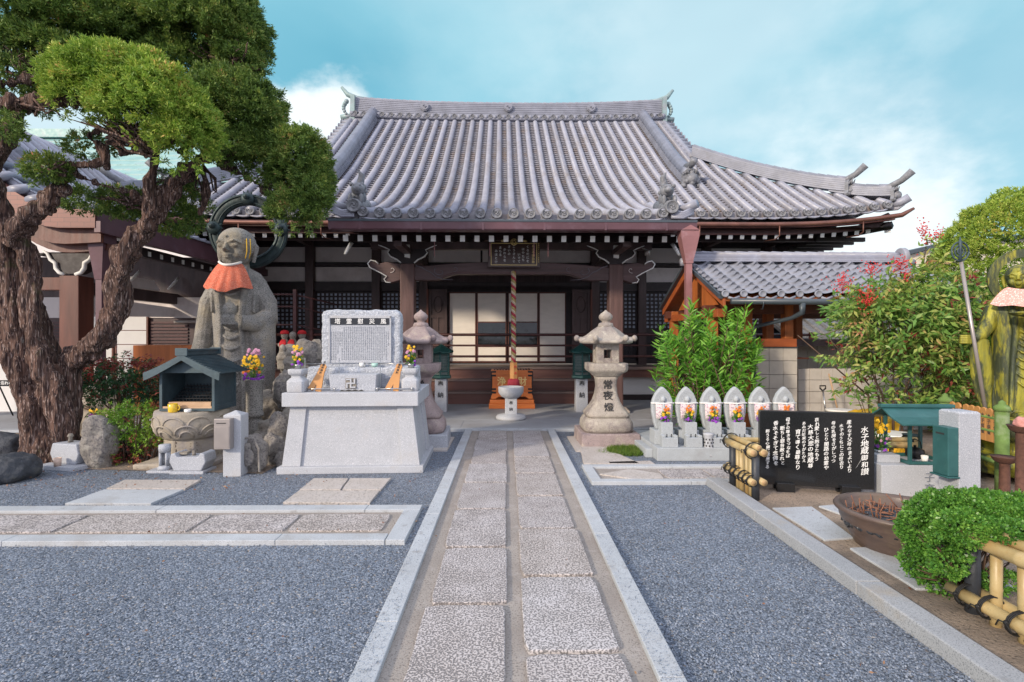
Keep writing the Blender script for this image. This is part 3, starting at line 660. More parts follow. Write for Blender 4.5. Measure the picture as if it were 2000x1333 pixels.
# rake tiles along the gable edges
for sgn in (-1, 1):
    mb = MB()
    for j in range(13):
        D = 14.75+j*.25; z = prof(D)
        mb.tube([(sgn*5.2, D, z+.03), (sgn*5.66, D, z-.02)], [.085, .085], 10); mb.cyl((sgn*5.66, D, z-.02), (sgn*5.69, D, z-.02), .1, 12)
    mb.tube([(sgn*5.36, D, prof(D)+.07) for D in np.linspace(14.9, 17.8, 12)], .09, 8)
    H('rake_tiles', mb, MT['ridge'], roofm)
    mb = MB(); poly = [(D, prof(D)-.12) for D in np.linspace(14.9, 17.85, 8)]; poly += [(2*RY-D, z) for D, z in reversed(poly)]
    mb.prism(poly+[(2*RY-14.9, 6.3), (14.9, 6.3)], sgn*5.3, sgn*5.38, 'yz'); H('gable_wall', mb, MT['dark_wood'])
# main ridge: stacked courses
def stack(path, w, h, layers, cap=.1, m=None, name='ridge', side=(1, 0, 0)):
    """ridge of thin stacked courses following a list of points (bottom centre line)"""
    mb = MB(); sv = Vector(side)
    for L in range(layers):
        z0 = h*L/layers; z1 = h*(L+.74)/layers; ww = w/2*(1-.25*L/layers); wi = ww*.9
        for (za, zb, hw) in ((z0, z1, ww), (z1, h*(L+1)/layers, wi)):
            vs = []
            for p in path:
                p = Vector(p); vs += [p-sv*hw+Vector((0, 0, za)), p+sv*hw+Vector((0, 0, za)), p+sv*hw+Vector((0, 0, zb)), p-sv*hw+Vector((0, 0, zb))]
            n = len(path); mb.add(vs, [(i*4+k, i*4+(k+1) % 4, (i+1)*4+(k+1) % 4, (i+1)*4+k) for i in range(n-1) for k in range(4)]+[(3, 2, 1, 0), tuple(4*(n-1)+k for k in range(4))])
    pts = []; rad = []
    P_ = [Vector(p)+Vector((0, 0, h)) for p in path]
    tot = sum((P_[i+1]-P_[i]).length for i in range(len(P_)-1)); n = max(3, int(tot/.22))
    def at(s):
        for i in range(len(P_)-1):
            l = (P_[i+1]-P_[i]).length
            if s <= l or i == len(P_)-2: return P_[i].lerp(P_[i+1], min(1, s/l))
            s -= l
    for i in range(n):
        s0, s1 = tot*i/n, tot*(i+1)/n; pts += [at(s0), at(s1-.004)]; rad += [cap*1.08, cap*.9]
    mb.tube(pts, rad, 10, up=(0, 0, 1)); return mb
rpath = [(x, RY-.1, 9.2+.17*abs(x/5.4)**2.5) for x in np.linspace(-5.4, 5.4, 17)]
ridge = H('ridge', stack(rpath, .42, .52, 8, .085, side=(0, 1, 0)), MT['ridge'], roofm)
mb = MB()
for x in np.linspace(-5.3, 5.3, 36): mb.tube([(x, RY-.46, 9.15+.1*abs(x/5.4)**2.5), (x, RY-.1, 9.17+.1*abs(x/5.4)**2.5)], [.07, .07], 8)
mb.tube([(x, RY-.40, 9.1+.1*abs(x/5.4)**2.5) for x in np.linspace(-5.35, 5.35, 12)], .06, 6)
mb.box(-5.3, 5.3, RY-.36, RY+.2, 8.8, 9.24)
H('ridge_base', mb, MT['ridge'], ridge)
for i, k in enumerate(np.linspace(-17, 17, 35)):
    x = k*ROW; o = first.copy(); o.data = first.data; C.objects.link(o); o.name = 'ridge_disc'; o.parent = ridge; o.scale = (.78, .9, .78); o.location = (x, RY-12-.46, 9.16+.1*abs(x/5.4)**2.5)
for x in (-2.85, 0, 2.85):            # lozenge crests
    mb = MB(); r = .15; pl = [(r*.35, r), (r, r*.35), (r, -r*.35), (r*.35, -r), (-r*.35, -r), (-r, -r*.35), (-r, r*.35), (-r*.35, r)]
    zc = 9.2+.33
    mb.prism([(x+a, zc+b) for a, b in pl], RY-.36, RY-.32); mb.prism([(x+a*.8, zc+b*.8) for a, b in pl], RY-.39, RY-.36)
    mb.tube([(x-.06, RY-.4, zc), (x-.02, RY-.4, zc+.05), (x+.02, RY-.4, zc-.05), (x+.06, RY-.4, zc)], .014, 5)
    H('ridge_crest', mb, MT['ridge'], ridge)
def demon(mb, c, s, d=(0, -1), horn=True, M=None):   # ridge-end tile with a horned mask
    dx, dyy = d; sd_ = Vector((dyy, -dx, 0)) if False else Vector((-dyy, dx, 0)); dv = Vector((dx, dyy, 0)); c = Vector(c)
    def q(a, b, z): return c+sd_*a*s+dv*b*s+Vector((0, 0, z*s))
    prof_ = [(-.5, 0), (-.56, .12), (-.44, .3), (-.46, .62), (-.4, .8), (-.2, .95), (.2, .95), (.4, .8), (.46, .62), (.44, .3), (.56, .12), (.5, 0)]
    n = len(prof_); vs = [q(a, -.12, z) for a, z in prof_]+[q(a, .06, z) for a, z in prof_]
    mb.add(vs, [tuple(range(n)), tuple(range(2*n-1, n-1, -1))]+[(i, i+n, (i+1) % n+n, (i+1) % n) for i in range(n)])
    for a, b, z, r in ((0, .12, .42, .3), (0, .28, .36, .13), (-.17, .22, .55, .09), (.17, .22, .55, .09), (-.25, .12, .3, .13), (.25, .12, .3, .13), (0, .2, .18, .14), (0, .14, .72, .13), (-.36, .05, .1, .12), (.36, .05, .1, .12)):
        mb.ball(q(a, b, z), (r*s, r*s, r*s), 8, 6)
    for sg in (-1, 1): mb.tube([q(sg*.16, .15, .66), q(sg*.26, .2, .86), q(sg*.2, .28, 1.02)], [.07*s, .05*s, .012*s], 6)
    for k in range(9):
        t = k/8; mb.ball(q(-.42+.84*t, .08, .9-abs(t-.5)*.45), .06*s, 6, 4)
    return q
for sgn in (-1, 1):
    q = None
    # descending ridges
    x = sgn*4.62; path = [(x, D, prof(D)+.07) for D in np.linspace(17.55, 13.1, 16)]
    H('descending_ridge', stack(path, .36, .26, 5, .16), MT['ridge'], roofm)
    mb = MB(); demon(mb, (x, 13.02, prof(13.0)+.02), .5); mb.tube([(x, 13.3, prof(13.3)+.45), (x, 12.95, prof(13)+.6), (x, 12.8, prof(13)+.66)], [.1, .085, .095], 12); H('demon_tile', mb, MT['roof_old'], roofm)
    # hip ridges in two tiers
    def hp(t, up=0): return (sgn*(EX-t), EY+t, zr(sgn*(EX-t), EY+t)+.06+up)
    sd = (.707, sgn*.707, 0)
    tier1 = [hp(t, .02+.1*max(0, (1.8-t)/1.2)**2) for t in np.linspace(3.45, .75, 14)]
    H('hip_ridge', stack(tier1, .30, .30, 6, .075, side=sd), MT['ridge'], roofm)
    tier2 = [hp(t, .02+.12*max(0, (1.0-t))**2) for t in np.linspace(1.0, .12, 7)]
    H('hip_ridge', stack(tier2, .26, .22, 5, .07, side=sd), MT['ridge'], roofm)
    dd = (sgn*.707, -.707)
    for t, s, zz in ((.72, .42, .05), (.1, .36, .02)):
        c = Vector(hp(t)); mb = MB(); demon(mb, c+Vector((0, 0, -.02)), s, dd)
        a = c+Vector((0, 0, s*.78)); dv = Vector((*dd, 0))
        mb.tube([a-dv*.34, a-dv*.1+Vector((0, 0, .06)), a+dv*.14+Vector((0, 0, .17)), a+dv*.34+Vector((0, 0, .34))], [.07, .075, .07, .085], 12)
        H('demon_tile', mb, MT['ridge_copper'] if 0 else MT['roof_old'], roofm)
    c = Vector(hp(-.02)); dv = Vector((*dd, 0)); mb = MB(); mb.tube([c-dv*.3+Vector((0, 0, .0)), c-dv*.05, c+dv*.12+Vector((0, 0, .09))], [.1, .1, .095], 12)
    for k in range(3): mb.tube([c-dv*.35+Vector((-sgn*.1, 0, -.06-.04*k)), c-dv*.1+Vector((0, 0, -.08-.03*k)), c+dv*.02+Vector((0, 0, .01-.03*k))], .03, 6)
    H('corner_tile', mb, MT['roof'], roofm)
    # ridge end ornaments
    mb = MB(); mb.box(sgn*5.33-.03, sgn*5.33+.11*1, RY-.4, RY+.2, 9.0, 9.9)
    c = Vector((sgn*5.42, RY-.1, 9.84)); mb.tube([c+Vector((-sgn*.55, 0, .02)), c+Vector((-sgn*.2, 0, .05)), c+Vector((sgn*.12, 0, .2)), c+Vector((sgn*.32, 0, .44))], [.07, .1, .085, .05], 10)
    for k in range(6): a = k/5; mb.ball(c+Vector((sgn*(.12+.1*math.sin(3*a)), -.12, -.1-.42*a)), .085-.03*a, 8, 6)
    for k in range(3): mb.tube([(sgn*5.3, RY-.15, 9.3-.25*k-.02), (sgn*5.75, RY-.15, 9.22-.25*k)], [.09, .09], 10)
    H('ridge_end_ornament', mb, MT['ridge_copper'], ridge)
    # porch corners: lion on a plinth tile, and angled corner tile
    c = Vector((sgn*2.9, 9.62, zr(2.9, 9.62)+.1))
    mb = MB(); mb.tube([c+Vector((0, .5, .18)), c+Vector((0, -.1, .02)), c+Vector((0, -.3, -.02))], [.12, .13, .12], 12)
    mb.ball(c+Vector((0, .05, .22)), (.14, .17, .14)); mb.ball(c+Vector((-sgn*.03, -.1, .33)), (.13, .12, .12)); mb.ball(c+Vector((-sgn*.04, -.22, .31)), (.075, .07, .06))
    for a in (-1, 1): mb.ball(c+Vector((a*.1, -.16, .14)), (.045, .06, .1), 8, 6); mb.ball(c+Vector((a*.1, -.1, .42)), (.04, .05, .04), 8, 6); mb.ball(c+Vector((a*.055-sgn*.03, -.19, .38)), .022, 6, 5)
    mb.tube([c+Vector((0, .15, .3)), c+Vector((sgn*.02, .2, .5)), c+Vector((-sgn*.03, .14, .66)), c+Vector((sgn*.02, .1, .74))], [.06, .075, .06, .012], 8)
    for k in range(10): mb.ball(c+Vector((R.uniform(-.12, .12), R.uniform(0, .16), R.uniform(.22, .46))), .05, 6, 5)
    H('lion_tile', mb, MT['roof_old'], roofm)
    mb = MB(); e = c+Vector((sgn*.12, -.28, -.12))
    for k in range(4): mb.tube([c+Vector((0, -.25, -.09-.035*k)), c+Vector((sgn*.22, -.25, -.12-.03*k)), c+Vector((sgn*.42, -.22, -.02-.03*k))], .035, 6)
    mb.tube([c+Vector((sgn*.1, .2, .02)), c+Vector((sgn*.33, -.12, .0)), c+Vector((sgn*.47, -.28, .05))], [.08, .085, .085], 12)
    mb.tube([c+Vector((sgn*.1, .2, 0)), c+Vector((sgn*.3, .9, .1)), c+Vector((sgn*.4, 1.8, .32))], [.11, .1, .1], 10)
    H('corner_tile', mb, MT['roof'], roofm)
dsc = first
o = dsc.copy(); C.objects.link(o); o.name = 'eave_tile'; o.parent = roofm; o.scale = (1.25, 1, 1.25); o.location = (2.9, 9.3-12, zr(2.9, 9.6)+.08)
o = o.copy(); C.objects.link(o); o.parent = roofm; o.location.x = -2.9

# ---- eaves: soffit, fascia, rafters
mb = MB()
mb.add([(-8.75, EY+.1, 4.16), (8.75, EY+.1, 4.16), (7.5, 14.5, 4.72), (-7.5, 14.5, 4.72)], [(0, 1, 2, 3)])
for s in (-1, 1): mb.add([(s*8.75, EY+.1, 4.22), (s*7.5, 14.5, 4.72), (s*7.5, 21, 4.72), (s*8.75, 24, 4.22)], [(0, 1, 2, 3)])
mb.add([(-3.25, 9.45, 3.69), (3.25, 9.45, 3.69), (3.25, 11.9, 4.12), (-3.25, 11.9, 4.12)], [(0, 1, 2, 3)])
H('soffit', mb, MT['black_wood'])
mb = MB(); n = 24
def fl(x): return .20*max(0, (abs(x)-5.4)/3.4)**2.4
for s in (-1, 1):
    pts = [s*(3.2+5.6*i/n) for i in range(n+1)]
    for a, b in zip(pts[:-1], pts[1:]):
        for (z0, z1, y) in ((4.14, 4.245, EY+.12), (4.02, 4.14, EY+.3)):
            vs = [(x, y+dy_, z+fl(x)) for x in (a, b) for dy_ in (0, .1) for z in (z0, z1)]
            mb.add(vs, [(0, 4, 5, 1), (2, 3, 7, 6), (0, 2, 6, 4), (1, 5, 7, 3)])
    mb.tube([(s*8.7, EY+.2, 4.25+fl(8.7)), (s*8.75, 14, 4.3), (s*8.7, 20, 4.3)], .09, 4)
mb.box(-3.25, 3.25, 9.5, 9.6, 3.6, 3.72)
for s in (-1, 1): mb.add([(s*3.25, 9.45, 3.6), (s*3.25, 9.45, 3.8), (s*3.25, 11.9, 4.3), (s*3.25, 11.9, 4.0)], [(0, 1, 2, 3)])
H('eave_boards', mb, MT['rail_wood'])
rm = mesh_of(MB().box(-.045, .045, 0, 2.6, -.055, .055)); cm = mesh_of(MB().box(-.047, .047, -.006, .002, -.057, .057))
rf = None
def rafter(x, y, z, pitch, yaw=0, sc=1):
    global rf
    if rf is None:
        rf = link('rafter', rm, MT['black_wood'], hall); e = link('rafter_end', cm, MT['white'], rf); r_ = rf
    else:
        r_ = rf.copy(); C.objects.link(r_); r_.parent = hall; e = rf.children[0].copy(); C.objects.link(e); e.parent = r_
    r_.location = (x, y-12, z); r_.rotation_euler = (pitch, 0, yaw); r_.scale = (sc, 1, sc)
for i in range(24): x = -3.15+i*6.3/23; rafter(x, 9.68, 3.50, .17, 0)
for s in (-1, 1):
    for i in range(18):
        x = s*(3.75+i*.27)
        a = max(0, (abs(x)-7.2)/1.5); rafter(x, EY+.36, 3.985+fl(x), .2, s*-.35*a)
# fan rafters under the side eave, seen past the corner
mb = MB()
for s in (-1, 1):
    for j in range(12):
        y = 12.3+j*.4; H('side_rafter', MB().cbox((s*8.0, y, 4.02), (1.2, .08, .1)), MT['black_wood'])
    H('hip_rafter', MB().tube([(s*7.3, 13.9, 4.1), (s*8.75, EY+.15, 4.22)], .09, 4), MT['black_wood'])
for s in (-1, 1): H('corner_beam_end', MB().cbox((s*8.72, EY+.25, 4.14), (.12, .03, .14), RZ(-s*.8, (s*8.72, EY+.25, 0))), MT['white'])
# bracket arms' dark purlins under the eaves
mb = MB()
mb.box(-7.6, 7.6, 12.5, 12.66, 4.02, 4.18); mb.box(-7.6, 7.6, 13.6, 13.75, 4.22, 4.36); mb.box(-3.0, 3.0, 10.92, 11.08, 3.52, 3.68)
for s in (-1, 1):
    for x in (2.25, 3.75, 5.6, 7.4): mb.box(s*x-.07, s*x+.07, 12.4, 14.5, 4.2, 4.36)
    mb.box(s*2.22-.08, s*2.22+.08, 9.9, 14.4, 3.4, 3.5)
H('purlins', mb, MT['dark_wood'])
# ---- gutters
def gutterbox():
    mb = MB(); y0, y1, z0, z1 = 9.16, 9.36, 3.555, 3.72
    mb.prism([(y0, z0+.02), (y0-.015, z1), (y0+.0, z1+.012), (y0+.02, z1), (y0+.03, z0+.04), (y1-.02, z0+.04), (y1-.02, z1), (y1, z1), (y1, z0+.0), (y0+.02, z0)], -3.3, 3.3, 'yz')
    for x in (-3.28, 3.26): mb.box(x, x+.015, y0, y1, z0, z1)
    for x in np.linspace(-2.75, 2.75, 6): mb.box(x-.02, x+.02, y0-.012, y0+.01, z0, z1+.008)
    return mb
H('porch_gutter', gutterbox(), MT['gutter'])
H('gutter_lip', MB().box(-3.3, 3.3, 9.135, 9.15, 3.70, 3.74), MT['dark_gutter'])
for s in (-1, 1):
    xx = s*3.18
    if s > 0:
        mb = MB(); mb.frus(xx, 9.27, [(.07, .07, 3.02), (.11, .09, 3.2), (.165, .11, 3.46), (.165, .11, 3.57)]); mb.prism([(xx-.165, 3.57), (xx+.165, 3.57), (xx, 3.66)], 9.14, 9.155)
        mb.frus(xx, 9.27, [(.055, .05, .0), (.055, .05, 3.03)]); mb.frus(xx, 9.27, [(.07, .065, 2.98), (.07, .065, 3.04)]); H('downspout', mb, MT['gutter_pink'])
    mb = MB(); pts = [(s*(3.05+5.75*i/20), EY-.07-.0*i, 4.17+fl(3.05+5.75*i/20)*1.15) for i in range(21)]+[(s*9.0, EY-.17, 4.53)]
    mb.tube(pts, [.055]*21+[.03], 10); H('eave_gutter', mb, MT['copper_pipe'])
    mb = MB()
    for x in (4.2, 6.0, 7.9):
        z = 4.17+fl(x); mb.tube([(s*x, EY-.1, z), (s*x, EY-.1, z-.25), (s*(x-.05), EY-.02, z-.32), (s*(x-.12), EY+.3, z-.3)], .014, 6)
    H('gutter_hooks', mb, MT['copper_pipe'])
# ---- body walls
WY = 14.5
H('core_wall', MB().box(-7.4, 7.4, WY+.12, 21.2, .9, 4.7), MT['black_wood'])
def bays(a):  # post positions
    return a
posts = [2.42, 3.75, 5.6, 7.35]
pl_ = MB(); 
spans = [(-7.2, -5.72), (-5.48, -3.87), (-3.63, -2.54), (-2.3, 2.3), (2.54, 3.63), (3.87, 5.48), (5.72, 7.2)]
for a, b in spans:
    for z0, z1 in ((3.78, 4.2), (3.23, 3.64)):
        if a == -2.3 and z0 < 3.5:
            continue
        if a == -2.3:
            for c, d in ((-2.3, -.83), (-.77, .77), (.83, 2.3)): H('plaster_panel', MB().box(c, d, WY+.06, WY+.13, z0, z1), MT['plaster'])
        else: H('plaster_panel', MB().box(a, b, WY+.06, WY+.13, z0, z1), MT['plaster'])
for s in (-1, 1):
    for x in posts: H('post', MB().frus(s*x, WY, [(.115, .115, .1), (.115, .115, 4.6)]), MT['dark_wood'], bevel=.01)
mb = MB()
for z0, z1, y in ((3.66, 3.76, .03), (2.96, 3.21, .0), (4.22, 4.42, -.02), (1.76, 1.87, .01), (.9, 1.02, .0)):
    for a, b in spans:
        if a == -2.3 and z1 < 2.5: continue
        mb.box(a-.02, b+.02, WY+y-.02, WY+.12, z0, z1)
mb.box(-2.3, 2.3, WY-.02, WY+.12, 2.93, 3.10)
H('tie_beams', mb, MT['black_wood'])
# lattice windows with pale paper behind
def lattice(x0, x1, z0, z1):
    p = H('lattice_window', MB().box(x0, x1, WY+.10, WY+.115, z0, z1), MT['paper_blue'])
    mb = MB(); pitch = .118; bw = .046; n = int(round((x1-x0)/pitch)); m_ = int(round((z1-z0)/pitch))
    for i in range(n+1): x = x0+(x1-x0)*i/n; mb.box(x-bw/2, x+bw/2, WY+.05, WY+.075, z0, z1)
    for i in range(m_+1): z = z0+(z1-z0)*i/m_; mb.box(x0, x1, WY+.072, WY+.097, z-bw/2, z+bw/2)
    H('lattice', mb, MT['black_wood'], p)
MT['paper_blue'] = mat('lattice_paper', (.52, .57, .68), .8, .15, 1.2)
for a, b in spans:
    if a == -2.3: continue
    lattice(a+.02, b-.02, 1.9, 2.92)
    mb = MB(); mb.box(a, b, WY+.05, WY+.1, 1.02, 1.76)
    n = int((b-a)/.13)
    for i in range(n): x = a+(i+.5)*(b-a)/n; mb.box(x-.02, x+.02, WY+.02, WY+.05, 1.02, 1.76)
    for z in (1.25, 1.5): mb.box(a, b, WY+.0, WY+.05, z, z+.04)
    H('slatted_wall', mb, MT['slate_skirt'])
# fine slatted transom over the doors
mb = MB(); mb.box(-2.3, 2.3, WY+.03, WY+.06, 3.12, 3.64)
for i in range(110): x = -2.28+i*4.56/109; mb.box(x-.009, x+.009, WY-.01, WY+.03, 3.12, 3.64)
H('transom', mb, MT['dark_wood'])
# sliding paper doors
def door(x0, x1, glass):
    z0, z1 = .93, 2.93; fw = .028; y = WY+.05
    mb = MB(); mb.box(x0, x0+fw, y-.03, y, z0, z1); mb.box(x1-fw, x1, y-.03, y, z0, z1); mb.box(x0+fw, x1-fw, y-.03, y, z0, z0+.05); mb.box(x0+fw, x1-fw, y-.03, y, z1-.03, z1)
    if glass: 
        for z in (1.40, 2.09): mb.box(x0+fw, x1-fw, y-.028, y-.002, z-.02, z+.012)
    d = H('sliding_door', mb, MT['red_wood'])
    segs = [(z0+.05, 1.38), (2.10, z1-.03)] if glass else [(z0+.05, z1-.03)]
    for a, b in segs: H('paper_panel', MB().box(x0+fw, x1-fw, y-.016, y-.008, a, b), MT['paper'], d)
    if glass: H('glass_pane', MB().box(x0+fw, x1-fw, y-.016, y-.008, 1.412, 2.07), MT['glass'], d)
for a, b, g_ in ((-1.72, -.95, 0), (-.93, -.09, 1), (-.05, .81, 1), (.83, 1.60, 0)): door(a, b, g_)
# folded door leaves
for s in (-1, 1):
    x0, x1 = sorted((s*1.76, s*2.28)); y = WY-.05
    mb = MB(); mb.box(x0, x1, y-.03, y, .93, 3.0)
    for (a, b) in ((x0, x0+.08), (x1-.08, x1)): mb.box(a, b, y-.06, y-.03, .93, 3.0)
    for z in (.93, 1.35, 1.75, 2.2, 2.92): mb.box(x0+.08, x1-.08, y-.055, y-.03, z, z+.08)
    mb.box((x0+x1)/2-.02, (x0+x1)/2+.02, y-.05, y-.03, 1.0, 2.2)
    ring = [(.5*(x0+x1)+.12*math.cos(t), y-.04, 2.58+.22*math.sin(t)) for t in np.linspace(0, 2*PI, 17)]
    mb.tube(ring, .015, 5); H('panelled_door', mb, MT['dark_wood'])
    H('door_edge', MB().box(s*2.3-.025 if s < 0 else s*2.3-.025, s*2.3+.025, WY-.16, WY-.115, .93, 3.0), MT['red_wood'])
# ---- veranda, steps, plinth
H('veranda_floor', MB().box(-7.9, 7.9, 13.0, 14.6, .82, .885), MT['tread'], bevel=.01)
for s in (-1, 1): H('veranda_beam', MB().box(min(s*1.95, s*7.9), max(s*1.95, s*7.9), 13.05, 13.2, .62, .818), MT['step_wood'])
for s in (-1, 1):
    a, b = sorted((s*2.35, s*7.9)); H('plinth_panel', MB().box(a, b, 13.22, 13.3, .17, .618), MT['plaster_white'])
    H('plinth_sill', MB().box(a, b, 13.12, 13.28, .03, .168), MT['black_wood'])
    for x in (2.25, 4.2, 6.1, 7.8): H('veranda_post', MB().frus(s*x, 13.14, [(.09, .09, .03), (.09, .09, .82)]), MT['dark_wood'], bevel=.008)
for i, (y, z) in enumerate(((12.35, .33), (12.62, .61), (12.95, .885))):
    y1 = (12.62, 12.95, 13.0)[i]; z0 = (.03, .33, .61)[i]
    st = H('step', MB().box(-2.2, 2.2, y+.03, y1+.3, z0, z-.045), MT['step_wood'])
    H('step_tread', MB().box(-2.24, 2.24, y, y1+.02 if i < 2 else 12.998, z-.045, z), MT['tread'], st, bevel=.006)
mb = MB()
for z, r in ((1.715, .035), (1.44, .025), (1.16, .03)): mb.tube([(-7.9, 13.12, z), (7.9, 13.12, z)], r, 8)
for x in (-7.8, -6, -4.2, -2.2, 2.25, 4.2, 6, 7.8): mb.frus(x, 13.12, [(.045, .045, .885), (.045, .045, 1.78)])
H('balustrade', mb, MT['rail_wood'])
# ---- porch pillars, rainbow beam, carved noses
for s in (-1, 1):
    x = s*2.22
    p = H('porch_pillar', MB().frus(x, 11.0, [(.15, .15, .16), (.15, .15, 3.2)]), MT['pillar_wood'], bevel=.025)
    H('pillar_base', MB().frus(x, 11.0, [(.27, .27, .035), (.27, .27, .08), (.2, .2, .16)]), MT['lantern'], p, bevel=.02)
    c = []; 
    nose = [(0, 2.86), (.2, 2.8), (.3, 2.81), (.34, 2.87), (.28, 2.93), (.4, 3.0), (.52, 3.06), (.64, 3.12), (.68, 3.2), (.62, 3.27), (.52, 3.25), (.46, 3.2), (.3, 3.24), (0, 3.2)]
    H('beam_nose', MB().prism([(x+s*(.15+a), z) for a, z in nose], 10.9, 11.1), MT['beam_wood'], bevel=.01)
    edge = [(x+s*(.15+a), 10.88, z) for a, z in nose[1:12]]; H('nose_edge', MB().tube(edge, .014, 6), MT['white'])
    sp = [(x+s*(.33+.08*t*math.cos(5*t)), 10.885, 3.08+.07*t*math.sin(5*t)) for t in np.linspace(.1, 1, 12)]; H('nose_scroll', MB().tube(sp, .006, 5), MT['faded_edge'] if 'faded_edge' in MT else MT['plaster'])
    # bracket with winged arms and white block
    br = [(-.12, 3.2), (.12, 3.2), (.2, 3.28), (.36, 3.36), (.42, 3.45), (.40, 3.5), (.52, 3.56), (-.52, 3.56), (-.40, 3.5), (-.42, 3.45), (-.36, 3.36), (-.2, 3.28)]
    H('bracket', MB().prism([(x+a, z) for a, z in br], 10.93, 11.07), MT['black_wood'])
    for q in (-1, 1):
        e = [(x+q*a, 10.915, z) for a, z in ((.14, 3.22), (.22, 3.29), (.36, 3.36), (.42, 3.44), (.38, 3.5), (.46, 3.54), (.56, 3.58), (.62, 3.6))]
        H('bracket_edge', MB().tube(e, [.018, .016, .016, .014, .014, .014, .012, .006], 6), MT['white'])
    H('bracket_block', MB().prism([(x-.055, 3.34), (x-.05, 3.44), (x-.06, 3.52), (x-.05, 3.6), (x+.05, 3.6), (x+.055, 3.5), (x+.06, 3.42), (x+.055, 3.32)], 10.86, 10.92), MT['white'])
    mb = MB(); mb.tube([(s*3.14, 10.0, 3.46), (s*3.16, 9.85, 3.33), (s*3.2, 9.8, 3.22)], [.05, .04, .03], 4); H('corner_bracket', mb, MT['white'])
n = 40; up = []; lo_ = []
for i in range(n+1):
    t = -1+2*i/n; x = 2.08*t; up.append((x, 3.13+.10*(1-t*t)+.03*(1-abs(t)))); a = min(1, max(0, (abs(t)-.55)/.25)); a = a*a*(3-2*a)
    lo_.append((x, 2.985-.13*a))
kb = H('rainbow_beam', MB().prism(lo_+up[::-1], 10.9, 11.1), MT['beam_wood'], bevel=.012)
H('beam_underside', MB().prism([(x, z+.02) for x, z in lo_[6:-6]]+[(x, z+.05) for x, z in lo_[6:-6]][::-1], 10.885, 10.9), MT['rail_wood'], kb)
MT['faded_edge'] = mat('carved_line', (.16, .14, .16), .7, .2, 12)
for s in (-1, 1):
    e = [(s*2.04, 10.885, 3.16), (s*1.92, 10.885, 3.13), (s*1.82, 10.885, 3.06), (s*1.72, 10.885, 3.02), (s*1.62, 10.885, 2.93), (s*1.45, 10.885, 2.87), (s*1.25, 10.885, 2.86)]
    H('beam_carving', MB().tube(e, [.016, .015, .013, .013, .012, .01, .005], 6), MT['faded_edge'], kb)
    sp = [(s*(1.52+.14*t*math.cos(6*t+1)), 10.885, 3.04+.11*t*math.sin(6*t+1)) for t in np.linspace(.1, 1, 16)]
    H('beam_carving', MB().tube(sp, [.004+.008*t for t in np.linspace(0, 1, 16)], 5), MT['faded_edge'], kb)
    sp = [(s*(1.22+.09*t*math.cos(5*t)), 10.885, 3.1+.07*t*math.sin(5*t)) for t in np.linspace(.1, 1, 12)]; H('beam_carving', MB().tube(sp, .005, 5), MT['faded_edge'], kb)
# small hanging chains and floodlight under the porch eave
mb = MB()
for px in (1038, 842, 951, 1066): 
    x = (px-997)/1000*9.6; mb.tube([(x, 9.7, 3.5), (x, 9.7, 3.17)], .008, 5)
H('hanging_hooks', mb, MT['gutter_pink'])
mb = MB(); mb.tube([(2.78, 10.9, 3.55), (2.9, 10.9, 3.5)], .015, 6); mb.lathe(0, 0, [(.05, 0), (.06, .1), (.02, .13)], 12, M=Matrix.Translation((2.88, 10.86, 3.38))); H('floodlight', mb, MT['taupe_metal'])
# ---- inscribed plaque (a thing of its own, hung from the beam)
q0 = P(1004, 497, 10.72)
pq = thing('hanging_plaque', 'dark brown hanging board with gold border and white vertical verse under the porch eave', 'plaque', (q0.x, q0.y, q0.z), math.radians(.9))
w, h = .545, .275
obj('board', MB().box(-w, w, 0, .05, -h, h), MT['plaque'], pq, bevel=.006)
mb = MB(); gx0, gx1, gz = -w+.06, w-.065, h-.055
mb.box(gx0, gx1, -.008, 0, gz, gz+.012); mb.box(gx0, gx1, -.008, 0, -gz-.012, -gz); mb.box(gx0, gx0+.012, -.008, 0, -gz, gz); mb.box(gx1-.012, gx1, -.008, 0, -gz, gz); obj('gold_border', mb, MT['gold'], pq)
cols = [('くろだにを', .80, .0), ('はやたち', .70, -.05), ('いでて', .61, -.16), ('こうさんじ', .50, -.0), ('さいの', .395, .0), ('かわらを', .30, -.06), ('まもる', .205, -.02), ('みほとけ', .115, -.09)]
mb = MB()
for body, u, dz in cols: mb.column(body, .062, tm(gx0+(gx1-gx0)*u, -.004, gz-.03+dz), pitch=.075, depth=.002)
obj('verse', mb, MT['white_ink'], pq)
mb = MB(); mb.column('高山寺御詠歌', .062, tm(gx0+(gx1-gx0)*.92, -.004, gz-.02), pitch=.066, depth=.002); mb.column('昭和四十八年八月吉日', .036, tm(w-.03, -.004, gz+.02), pitch=.042, depth=.002)
obj('gold_writing', mb, MT['gold'], pq)
mb = MB(); mb.tube([(.065*math.cos(t), -.01, h-.02+.065*math.sin(t)) for t in np.linspace(0, 2*PI, 15)], .01, 5)
for t in np.linspace(0, 2*PI, 6)[:-1]: mb.ball((.035*math.cos(t), -.01, h-.02+.035*math.sin(t)), .018, 6, 4)
for s in (-1, 1): mb.ball((s*.23, 0, h+.005), (.05, .01, .025), 8, 5)
obj('gold_crest', mb, MT['gold'], pq)
